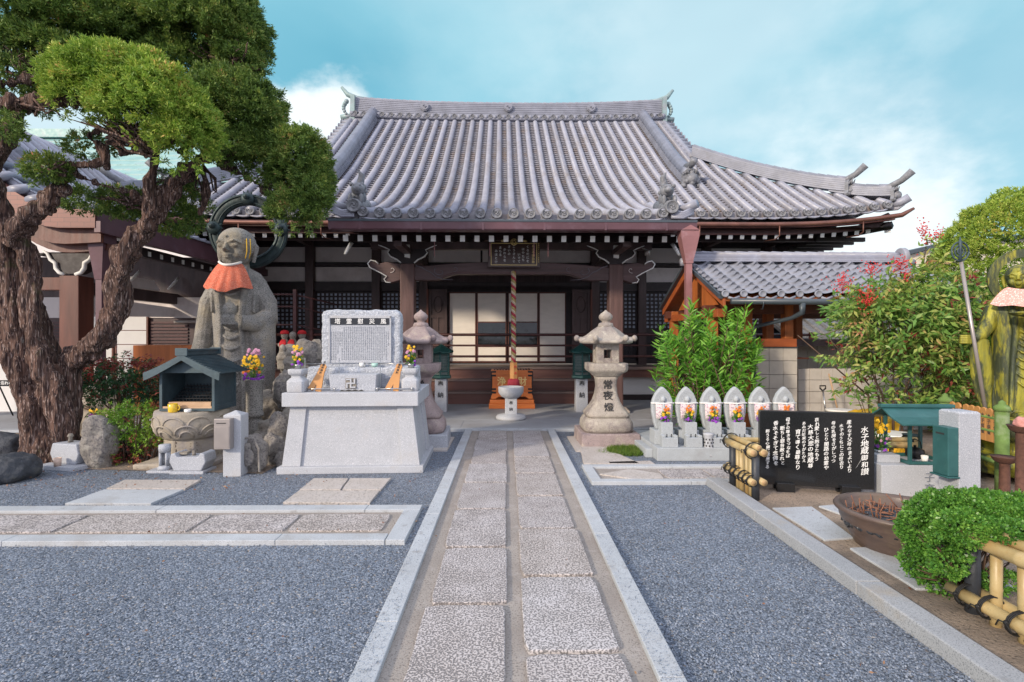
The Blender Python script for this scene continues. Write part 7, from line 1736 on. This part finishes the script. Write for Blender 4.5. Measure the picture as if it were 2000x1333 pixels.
V3 = np.concatenate([pad(200, 392, 85, 22, 6.9, .45, -1, keep=.9), pad(260, 400, 60, 26, 7.0, .45, -1, keep=.9), pad(340, 425, 55, 32, 7.1, .6, -1, keep=.9), pad(372, 388, 36, 28, 7.2, .5, -1, keep=.9), pad(345, 365, 50, 25, 7.1, .35, -1, keep=.9), pad(175, 290, 50, 25, 6.4, .35, -1, keep=.9)])
for nm_, V, m_ in (('crown', V1, 'juniper_bright'), ('crown', V2, 'juniper'), ('crown', V3, 'juniper')):
    me = quads(V-np.array(JO)); link(nm_, me, MT[m_], jt)
# ---- oleander behind the jizo row
def shrub(name, label, base, cat='shrub'): return thing(name, label, cat, base)
b = at(1385, 8.1); ol = shrub('oleander_shrub', 'bright green oleander bush with long narrow leaves behind the jizo stones', (b.x, b.y, 0))
lim = MB(); LV = []
for i in range(340):
    while True:
        x = R.uniform(-115, 112); y = R.uniform(-130, 125)
        th = math.atan2(y, x)
        if (x/108)**2+(y/118)**2 < (1+.32*noise.noise(Vector((math.cos(th)*2.2, math.sin(th)*2.2, 3.3))))**2: break
    if y < -45 and not (abs(x+28) < 48+.3*y+20 or abs(x-64) < 26): continue
    tip = P(1375+x, 715+y, 8.1+R.uniform(-.45, .45))-Vector((b.x, b.y, 0)); rt = Vector((R.uniform(-.25, .25), R.uniform(-.15, .15), 0))
    mid = rt.lerp(tip, .5)+Vector((R.uniform(-.1, .1), R.uniform(-.1, .1), 0))
    if i % 3 == 0: lim.tube([rt, mid, tip], [.016, .011, .005], 5)
    d = (tip-mid).normalized()*.7+Vector((0, 0, .5))+Vector((tip.x, tip.y, 0))*.35; d.normalize(); L0 = R.uniform(.16, .34); k = 19; s = np.linspace(0, 1, k)
    pos = np.array(tip)[None]-np.array(d)[None]*(1-s)[:, None]*L0
    a = RG.normal(size=(k, 3)); a = unit(a-(a @ np.array(d))[:, None]*np.array(d)); ax = np.array(d)*(.45+.5*s)[:, None]+a
    LV.append(leafquads(pos, ax, RG.uniform(.11, .18, k), RG.uniform(.024, .034, k), .5, .05))
for x, y in ((1352, 592), (1347, 600), (1443, 618), (1455, 605), (1290, 640), (1300, 680), (1282, 725), (1475, 700), (1470, 640)):
    tip = P(x, y, 8.0)-Vector((b.x, b.y, 0)); k = 26; s = np.linspace(0, 1, k); pos = np.array(tip)[None]-np.array([0, 0, .4])*(1-s)[:, None]; a = RG.normal(size=(k, 3)); a[:, 2] = .3+.8*s
    LV.append(leafquads(pos, a, RG.uniform(.12, .19, k), .03, .5)); lim.tube([(tip.x*.6, 0, .8), tuple(tip)], [.012, .005], 5)
obj('stems', lim, MT['stem'], ol); link('leaves', quads(np.concatenate(LV)), MT['oleander'], ol)
# ---- compound-leaved nandina shrubs
def nandina(name, label, basepx, D, blobs, m, n, L=.055, W_=.02, berries=(), tips=(), berryr=.028, fringe=None, red=None, zb=0):
    b = at(basepx, D); t = shrub(name, label, (b.x, b.y, zb)); off = Vector((b.x, b.y, zb)); LV = []; LR = []; st = MB()
    tot = sum(w for *_, w in blobs)
    for cx, cy, rx, ry, w in blobs:
        for i in range(int(n*w/tot)):
            v = Vector((R.gauss(0, 1), R.gauss(0, 1), R.gauss(0, 1))).normalized()*R.uniform(.55, 1.02)
            c = P(cx+v.x*rx, cy+v.z*ry, D)+Vector((0, v.y*(rx+ry)/2*D/1000*.8, 0))-off
            k = 13; ddir = Vector((v.x*.8+R.uniform(-.3, .3), v.y*.8, R.uniform(-.1, .6))).normalized(); Lr = L*3.2
            s = RG.uniform(0, 1, k); pos = np.array(c)[None]+np.array(ddir)[None]*s[:, None]*Lr+np.array([0, 0, -1])*(s**2)[:, None]*Lr*.35+RG.normal(size=(k, 3))*L*.25
            a = RG.normal(size=(k, 3))*.8+np.array(ddir); a[:, 2] -= .35
            q_ = leafquads(pos, a, RG.uniform(.7, 1.3, k)*L, RG.uniform(.7, 1.2, k)*W_, .4, .12)
            (LR if red and R.random() < red(cx+v.x*rx, cy+v.z*ry) else LV).append(q_)
            if i % 9 == 0: st.tube([c-Vector(ddir)*.0, (c.x*.75, c.y*.75, max(.05, c.z-.35))], [.004, .006], 4)
    for x, y in ((-.22, .0), (-.12, .05), (0, 0), (.1, -.05), (.2, .06), (.32, 0), (-.3, .1)):
        top = P(basepx+x*600, blobs[0][1]+20, D)-off; st.tube([(x*.7, y, 0), (x*.9, y, top.z*.5), (top.x, y, top.z)], [.016, .012, .006], 6)
    for (x0, y0), (x1, y1) in tips:
        s_ = P(x0, y0, D-.1)-off; e = P(x1, y1, D-.4)-off; st.tube([s_, s_.lerp(e, .5)+Vector((0, 0, .04)), e], [.008, .006, .003], 5); k = 44
        u = RG.uniform(.15, 1, k)[:, None]; pos = np.array(s_)*(1-u)+np.array(e)*u+RG.normal(size=(k, 3))*.025; a = RG.normal(size=(k, 3))*.7+np.array((e-s_).normalized())*.7; a[:, 2] -= .2
        LV.append(leafquads(pos, a, RG.uniform(.7, 1.2, k)*L, W_, .4, .1))
    obj('stems', st, MT['stem'], t); link('leaves', quads(np.concatenate(LV)), MT[m], t)
    if LR: link('red_leaves', quads(np.concatenate(LR)), MT['red_tip'], t)
    for cx, cy, rx, ry, nb in berries:
        bm_ = MB(); 
        for i in range(nb):
            c = P(cx+R.gauss(0, .5)*rx, cy+R.gauss(0, .5)*ry, D-.35+R.uniform(-.08, .08))-off; bm_.ball(c, .0085, 5, 4)
            if i % 4 == 0: bm_.tube([c, P(cx, cy+ry*.8, D-.35)-off], .0018, 3)
        obj('berry_cluster', bm_, MT['berry'], t)
    return t
nandina('nandina_shrub', 'tall nandina with long drooping leaves and red berry clusters before the pavilion', 1745, 6.9,
  [(1762, 635, 100, 85, 2.8), (1810, 590, 90, 60, 1.8), (1860, 650, 70, 90, 1.8), (1695, 615, 50, 35, .8), (1770, 705, 110, 40, 1.2), (1870, 735, 50, 60, .8), (1700, 770, 50, 30, .2), (1770, 785, 50, 25, .2)], 'nandina', 1020, .10, .036, red=lambda x, y: .16 if 690 < y < 765 else .03,
  berries=[(1646, 552, 22, 22, 80), (1693, 580, 22, 24, 90), (1700, 522, 22, 16, 60), (1757, 513, 24, 18, 80), (1768, 540, 8, 14, 20), (1803, 447, 12, 20, 45), (1828, 455, 12, 14, 40), (1812, 470, 18, 12, 30)],
  tips=[((1690, 640), (1590, 660)), ((1680, 660), (1630, 705)), ((1690, 700), (1590, 700)), ((1700, 720), (1645, 745)), ((1680, 600), (1620, 610)), ((1800, 560), (1810, 470)), ((1790, 560), (1830, 475)), ((1740, 590), (1740, 520)), ((1700, 590), (1660, 560)), ((1780, 575), (1850, 500))])
nandina('dark_shrub', 'dark green shrub with reddish tips between the juniper trunk and the candle shrine', 245, 7.5, [(250, 745, 70, 48, 3), (200, 750, 45, 50, 1.6), (300, 760, 30, 45, 1)], 'nandina_dark', 620, .05, .022,
  red=lambda x, y: .75 if y < 722 else (.35 if (x > 285 or x < 190) and y < 760 else .04), berries=[(172, 735, 14, 12, 25)])
nandina('low_shrub', 'bright green and orange leaved low shrub left of the lotus pedestal', 262, 6.65, [(265, 825, 50, 38, 3), (250, 880, 38, 34, 2), (225, 808, 28, 16, .6), (300, 850, 28, 26, 1)], 'nandina_low', 560, .036, .014, red=lambda x, y: .4 if y > 868 else .05)
# ---- big round clipped topiary, right
b = at(2010, 9.6); tp = thing('topiary_tree', 'huge round clipped evergreen dome rising behind the bronze statue', 'tree', (b.x, b.y, 0))
c = np.array([.0, 0, 2.38]); r = np.array([1.66, 1.5, 2.05]); p, nn = ell_surface(4400, c, r, -.75, .05, (.95, 1.0)); p = p+nn*lump(p, .10, 3, 4)
link('crown', quads(np.concatenate([tufts(p, nn, 30, .06, .018, .8, .2), tufts(*ell_surface(1500, c, r*.9, -.8, .05), 10, .13, .05, .9, .1)])), MT['topiary'], tp)
mb = MB(); mb.tube([(0, 0, 0), (.05, 0, .6), (0, 0, 1.6)], [.16, .13, .1], 10)
for i in range(40): a = R.uniform(0, 2*PI); z = R.uniform(.6, 2.2); mb.tube([(0, 0, z*.6), (1.2*math.cos(a)*.5, 1.2*math.sin(a)*.5, z), (1.2*math.cos(a), 1.2*math.sin(a), z+.3)], [.03, .02, .008], 5)
obj('trunk', sculpt(mb, .03, 1, .02, 6), MT['bark'], tp)
b = at(1890, 8.4); t = thing('evergreen_shrub', 'dark evergreen undergrowth below the round topiary, behind the staff', 'shrub', (b.x, b.y, 0))
LV = []
for cx, cz, rx_, rz2 in ((0, .9, .55, .75), (.5, .7, .6, .7), (-.3, .5, .4, .45), (.9, 1.1, .6, .9)):
    p, nn = ell_surface(600, (cx, 0, cz), (rx_, .4, rz2), -1, 1, (.6, 1)); LV.append(tufts(p, nn, 14, .09, .024, 1, .1))
link('leaves', quads(np.concatenate(LV)), MT['juniper'], t); obj('stems', MB().tube([(0, 0, 0), (.1, 0, 1)], [.03, .01], 6).tube([(0, 0, 0), (.6, 0, 1)], [.03, .01], 6), MT['stem'], t)
# ---- clipped boxwood in the foreground
b = at(1880, 3.15); bx = thing('clipped_bush', 'round clipped small leaved green bush with bare twigs below, leaning over the bamboo fence', 'bush', (b.x, b.y, .03))
off = np.array([b.x, b.y, .03]); LV = []
for cx, cy, rx_, ry_, D, n in ((1895, 1003, 100, 42, 3.2, 2100), (1955, 1010, 95, 42, 3.15, 1600), (1825, 1045, 52, 52, 3.25, 1100), (1802, 1095, 34, 38, 3.25, 400), (1832, 1125, 34, 36, 3.2, 190), (1850, 1005, 60, 40, 3.3, 900), (2030, 1020, 70, 45, 3.1, 900), (1885, 1032, 55, 30, 2.86, 560), (1990, 1040, 70, 20, 2.75, 420), (1850, 1080, 26, 50, 2.95, 260), (1960, 1135, 40, 14, 3.0, 110), (1868, 1168, 34, 12, 3.15, 90), (1925, 1140, 20, 10, 3.0, 50)):
    c, r = pxell(cx, cy, rx_, ry_, D, .22 if n > 600 else .10); p, nn = ell_surface(n, c-off, r, -1, 1, (.82, 1.02)); p = p+nn*lump(p, .03, 11, 2); LV.append(tufts(p, nn, 9, .021, .013, .9, .4))
link('crown', quads(np.concatenate(LV)), MT['box_leaf'], bx)
mb = MB(); r_ = random.Random(8)
for i in range(60):
    s = Vector((r_.uniform(-.06, .1), r_.uniform(-.1, .1), 0)); e = P(r_.uniform(1790, 1990), r_.uniform(1020, 1130), 3.15+r_.uniform(-.2, .2))-Vector(off); m1 = s.lerp(e, .4)+Vector((r_.uniform(-.05, .05), r_.uniform(-.05, .05), .02)); mb.tube([s, m1, e], [.009, .006, .002], 5)
mb.tube([(0, 0, 0), (.03, 0, .15), (.0, 0, .34)], [.03, .025, .015], 8); obj('branches', mb, MT['stem'], bx)
# ---------------------------------------------------------------- left building, backdrop houses
eb = thing('entrance_hall', 'timber entrance hall on the left with curved grey tile roof and reddish copper shingled gable', 'temple building', (-9, 8.6, 0), 0)
EO = (-9, 8.6, 0)
def E_(name, mb, m, parent=None, bevel=0): return obj(name, mb, m, parent or eb, bevel, off=EO)
XE = -6.68; Y0 = 8.5; Y1 = 14.2; XC = -11.2
def ez(x):      # roof height falling to the eave at XE
    t = min(1, max(0, (XE-x)/(XE-XC))) if x > XC else max(0, (x-(2*XC-XE))/(XE-XC))
    a = t*(XE-XC); s_ = min(1, max(0, (a-.6)/3.4)); return 3.70+.05*a+2.1*s_*s_*(3-2*s_)
def rake(t): return .0
mb = MB(); nx, ny = 26, 40; vs = []
for i in range(nx+1):
    x = 2*XC-XE+(XE-(2*XC-XE))*i/nx
    for j in range(ny+1):
        for e in (0,): 
            y = Y0+(Y1-Y0)*j/ny; vs.append((x, y, ez(x)+.02))
mb.add(vs, [(i*(ny+1)+j, i*(ny+1)+j+1, (i+1)*(ny+1)+j+1, (i+1)*(ny+1)+j) for i in range(nx) for j in range(ny)], True)
rr0 = E_('roof', mb, MT['roof_pan'])
mb = MB()
for j in range(20):
    y = Y0+.06+j*.29
    xs_ = np.linspace(XE-.02, XC, 18); mb.tube([(x, y, ez(x)+.06) for x in xs_], [.085 if k % 2 else .078 for k in range(18)], 8)
for k in range(18):
    x = XE-.2-k*.24; mb.tube([(x+.12, Y0-.0, ez(x)+.07), (x-.12, Y0-.0, ez(x-.2)+.08)], .015, 4)
E_('cover_tiles', mb, MT['roof'], rr0)
mb = MB()
for k in range(16):     # broad tiles rolling over the gable edge
    x = XE-.13-k*.29; mb.tube([(x, Y0-.14, ez(x)+.02), (x, Y0+.05, ez(x)+.10), (x-.0, Y0+.35, ez(x)+.10)], [.13, .14, .13], 10, flat=.6)
E_('gable_edge_tiles', mb, MT['roof'], rr0)
E_('ridge', stack([(x, Y0+.75, ez(x)+.1) for x in np.linspace(-8.0, XC, 8)], .3, .22, 4, .09, side=(0, 1, 0)), MT['ridge'], rr0)
xs_ = np.linspace(XE, XC, 24)
E_('shingled_bargeboard', MB().prism([(x, ez(x)-.0) for x in xs_]+[(x, ez(x)-.29-.05*math.sin((XE-x)*1.1)) for x in xs_[::-1]], Y0-.13, Y0-.02), MT['shingle'])
E_('wood_bargeboard', MB().prism([(x, ez(x)-.24) for x in xs_]+[(x, ez(x)-.50-.10*math.sin((XE-x)*1.1)) for x in xs_[::-1]], Y0-.01, Y0+.12), MT['copper_wood'] if 'copper_wood' in MT else MT['red_wood'])
E_('wood_bargeboard', MB().prism([(x, ez(x)-.44-.07*math.sin((XE-x)*1.1)) for x in xs_]+[(x, ez(x)-.60-.13*math.sin((XE-x)*1.1)) for x in xs_[::-1]], Y0+.13, Y0+.22), MT['red_wood'])
E_('soffit', MB().add([(XE, Y0+.1, 3.5), (XE, Y1, 3.5), (XC, Y1, 4.4), (XC, Y0+.1, 4.4)], [(0, 1, 2, 3)]), MT['black_wood'])
E_('eave_gutter', MB().box(XE-.02, XE+.08, Y0-.12, Y1, 3.34, 3.52).box(XE-.08, XE+.02, Y0-.1, Y1, 3.52, 3.73), MT['gutter'])
E_('gutter_lip', MB().box(XE+.02, XE+.06, Y0-.1, Y1, 3.73, 3.76), MT['roof'])
E_('eave_fascia', MB().box(XE-.32, XE-.2, Y0+.2, Y1, 3.16, 3.34), MT['black_wood'])
r0 = None
for k in range(14):
    y = 8.9+k*.34
    if r0 is None: r0 = E_('rafter_end', MB().box(XE-.198, XE-.19, y-.04, y+.04, 3.19, 3.28), MT['white'])
    else: o = r0.copy(); C.objects.link(o); o.parent = eb; o.location.y += k*.34
# hopper and pipe at the corner
q = at(197, 8.62); mb = MB(); mb.frus(q.x, q.y, [(.06, .06, 2.6), (.13, .12, 3.2)]); mb.frus(q.x, q.y, [(.16, .14, 3.2), (.16, .14, 3.34), (.11, .1, 3.42)]); mb.frus(q.x, q.y, [(.05, .05, 0), (.05, .05, 2.62)]); E_('downspout', mb, MT['gutter'])
# pillars, beams, brackets
q = at(153, 9.7); PX = q.x
E_('pillar', MB().frus(PX, 9.75, [(.18, .18, .035), (.18, .18, 2.78)]), MT['red_wood'], bevel=.012)
E_('pillar', MB().frus(PX-3.6, 9.75, [(.18, .18, .035), (.18, .18, 2.78)]), MT['red_wood'], bevel=.012)
E_('tie_beam', MB().box(PX-3.4, PX-.18, 9.68, 9.82, 2.52, 2.76), MT['red_wood'], bevel=.01)
E_('side_beam', MB().box(PX-.08, PX+.08, 9.95, 13.8, 2.45, 2.7), MT['dark_wood'])
arm = [(-.62, 3.16), (-.42, 3.22), (-.34, 3.08), (-.25, 3.0), (-.24, 2.88), (-.12, 2.82), (.12, 2.82), (.24, 2.88), (.25, 3.0), (.34, 3.08), (.42, 3.22), (.62, 3.16), (.62, 3.2), (-.62, 3.2)]
E_('bracket', MB().prism([(PX+a, z) for a, z in arm], 9.62, 9.8), MT['black_wood'])
for s in (-1, 1): E_('bracket_edge', MB().tube([(PX+s*a, 9.6, z) for a, z in ((.10, 2.80), (.2, 2.84), (.26, 2.92), (.27, 3.02), (.36, 3.08), (.42, 3.2), (.5, 3.24))], [.035, .035, .04, .04, .035, .03, .02], 6), MT['white'])
for y in (10.9, 12.2):
    E_('bracket_edge', MB().tube([(PX+.1, y, 2.78), (PX+.14, y+.1, 2.9), (PX+.14, y+.22, 3.0), (PX+.14, y+.3, 3.1)], [.02, .03, .03, .02], 6), MT['white'])
E_('plaster_panel', MB().prism([(9.95, 2.05), (12.9, 2.15), (12.9, 2.35), (9.95, 2.44)], PX-.02, PX+.02, 'yz'), MT['plaster'])
E_('frog_leg_panel', MB().prism([(10.9, 2.72), (12.0, 2.72), (11.8, 2.95), (11.1, 2.95)], PX-.0, PX+.05, 'yz'), MT['plaster'])
# rear wall with sliding doors
YW = 12.6
E_('rear_wall', MB().box(-14, -6.35, YW, YW+.2, .035, 3.6), MT['dark_wood'])
E_('plaster_band', MB().box(-14, -6.6, YW-.03, YW-.001, 2.12, 2.62), MT['plaster'])
def sdoor(px0_, px1_, zt, zb):
    a, c = at(px0_, YW).x, at(px1_, YW).x; d = E_('sliding_door', MB().box(a, c, YW-.06, YW-.035, zb, zt).box(a, a+.04, YW-.08, YW-.06, zb, zt).box(c-.04, c, YW-.08, YW-.06, zb, zt), MT['red_wood'])
    n = 6
    for i in range(n): E_('paper_panel', MB().box(a+.04, c-.04, YW-.07, YW-.062, zb+(zt-zb)*i/n+.015, zb+(zt-zb)*(i+1)/n-.004), MT['plaster_white'], d)
sdoor(171, 232, 2.15, .1); sdoor(235, 298, 2.15, .1); sdoor(5, 50, 2.0, .1)
mb = MB()
for i in range(22): z = .3+i*.08; mb.box(at(300, YW).x, at(372, YW).x, YW-.03, YW-.002, z, z+.05); mb.box(at(98, YW).x, at(132, YW).x, YW-.03, YW-.002, z, z+.05)
E_('slatted_wall', mb, MT['rail_wood'])
E_('conduit', MB().tube([(at(340, 12.3).x, 12.4, 2.02), (at(400, 12.3).x, 12.4, 2.02)], .04, 8), MT['taupe_metal'])
t = solo('wooden_chest', MB().box(0, 1.35, 0, .6, 0, .72), MT['orange_wood'], 'plain orange plywood box on the terrace behind the shrubs', 'box', (at(265, 10.6).x, 10.6, .035), .25, bevel=.006)
t.location.z = .035; t.scale = (1, 1, 2.0)
t = thing('notice_board', 'small dark notice sign on thin legs at the far left edge', 'sign', (at(26, 10.4).x, 10.4, .035)); obj('board', MB().box(-.28, .28, 0, .03, .62, .74), MT['black_slab'], t); mb = MB(); mb.text('を忘れないよ', .075, tm(0, -.003, .68), .001, .02); obj('writing', mb, MT['white_ink'], t)
obj('legs', MB().tube([(-.2, 0, .62), (-.28, -.1, 0)], .014, 6).tube([(.2, 0, .62), (.28, -.1, 0)], .014, 6).tube([(-.2, .02, .62), (-.1, .2, 0)], .014, 6).tube([(.2, .02, .62), (.1, .2, 0)], .014, 6), MT['iron'], t)
t = solo('rear_screen', MB().box(0, 3.0, 0, .12, 0, 1.3), MT['plaster_white'], 'low white plaster wall section at the far left edge behind the sign', 'wall', (at(-160, 11.2).x, 11.2, .035))
# stair rails left of the hall steps, seen beside the large statue
t = thing('stair_rail', 'maroon wooden stair railing climbing beside the large statue', 'railing', (at(560, 11.9).x, 11.9, .035)); mb = MB()
a, c = 0, .62
for px, dy_ in ((578, 0), (594, .5)):
    x = at(px, 11.9).x-at(560, 11.9).x; mb.frus(x, dy_, [(.035, .035, 0), (.035, .035, 2.75-.035-dy_*.3)])
for z in (1.0, 1.45, 1.9, 2.32, 2.6): mb.tube([(-.6, 0, z), (.2, 0, z)], .022, 6); mb.tube([(.2, 0, z), (.9, .9, z-.18)], .018, 6)
mb.tube([(.55, .1, .1), (1.25, .9, 2.3)], .03, 4)
obj('rails', mb, MT['rail_wood'], t)
# green copper roofed building beyond, houses on the right
t = thing('copper_roofed_hall', 'large hall with pale green copper roof rising behind the entrance building', 'temple building', (-20, 24, 0))
obj('body', MB().box(-11, 7.5, 1.2, 9, 0, 7.6), MT['plaster'], t)
mb = MB(); ns = 15
for j in range(ns):
    ta, tb = j/ns, (j+1)/ns; ya, yb2 = -.5+5.5*ta, -.5+5.5*tb; za, zb2 = 7.6+5.3*ta**1.1, 7.6+5.3*tb**1.1
    mb.add([(-12, ya, za+.06), (9.0-1.2*ta, ya, za+.06), (9.0-1.2*tb, yb2, zb2), (-12, yb2, zb2), (-12, ya, za-.02), (9.0-1.2*ta, ya, za-.02)], [(0, 1, 2, 3), (4, 5, 1, 0)])
    for k in range(26):
        x = -11.7+k*.8+(.4 if j % 2 else 0)
        if x < 7.6: mb.box(x, x+.03, ya, yb2, za+.05, za+.09)
mb.add([(-12, 5, 12.9), (7.8, 5, 12.9), (9, 10.5, 7.6), (-12, 10.5, 7.6)], [(0, 1, 2, 3)])
rf = obj('roof', mb, MT['copper_roof'], t); obj('ridge', MB().box(-12, 7.9, 4.7, 5.3, 12.85, 13.3), MT['copper_roof'], rf)
t = thing('cream_house', 'cream rendered house wall with sloping roof line seen above the nandina', 'house', (at(1770, 19).x, 19, 0)); 
obj('wall', MB().prism([(-3.2, 0), (5, 0), (5, 5.4), (1.2, 5.0), (-3.2, 3.9)], 0, 6), MT['cream'], t); obj('roof', MB().prism([(-3.5, 3.85), (1.2, 5.02), (5.3, 5.45), (5.3, 5.6), (1.2, 5.16), (-3.5, 4.0)], -.2, 6.2), MT['dark_gutter'], t)
MT['house_wall'] = mat('pale_house_wall', (.62, .6, .55), .85, .05, 2)
t = thing('pale_house', 'pale house with small windows glimpsed under the pavilion roof', 'house', (at(1600, 22).x, 22, 0)); obj('wall', MB().box(-3.5, 3.2, 0, 6, 0, 3.6), MT['house_wall'], t)
for x in (-1.6, 0, 1.6): w_ = obj('window', MB().box(x-.55, x+.55, -.04, 0, 1.7, 2.7), MT['dark_gutter'], t); obj('pane', MB().box(x-.5, x+.5, -.05, -.041, 1.75, 2.65), MT['glass'], w_)
obj('roof', MB().box(-3.8, 3.5, -.4, 6.3, 3.6, 3.75), MT['roof'], t)
t = thing('outbuilding', 'low outbuilding with dark tiled roof glimpsed between the pavilion posts', 'outbuilding', (at(1605, 13.5).x, 13.5, 0)); obj('wall', MB().box(-.7, 2.6, .3, 2, 0, 1.62), MT['dark_wood'], t)
mb = MB().prism([(-.1, 1.6), (1.1, 2.15), (2.3, 1.6), (2.3, 1.68), (1.1, 2.25), (-.1, 1.68)], -.9, 2.8, 'yz')
for k in range(12): x = -.8+k*.3; mb.tube([(x, -.1, 1.7), (x, 1.1, 2.26)], .05, 6)
obj('roof', mb, MT['roof_old'], t)
# perimeter walls that close the precinct
for lb, x0, x1, y, h, m_ in (('long pale plaster precinct wall far behind the pavilion', 9, 34, 25, 2.6, 'plaster'), ('long plaster precinct wall far behind the left building', -44, -14, 30, 2.6, 'plaster')):
    t = thing('precinct_wall', lb, 'wall', (x0, y, 0)); obj('wall', MB().box(0, x1-x0, 0, .3, 0, h), MT[m_], t); obj('coping', MB().box(0, x1-x0, -.15, .45, h, h+.25), MT['roof'], t)
t = thing('side_wall', 'plaster precinct wall along the right side behind the bronze statue', 'wall', (11.5, 4, 0)); obj('wall', MB().box(0, .3, 0, 21, 0, 2.0), MT['cream'], t); obj('coping', MB().box(-.15, .45, 0, 21, 2.0, 2.2), MT['roof'], t)
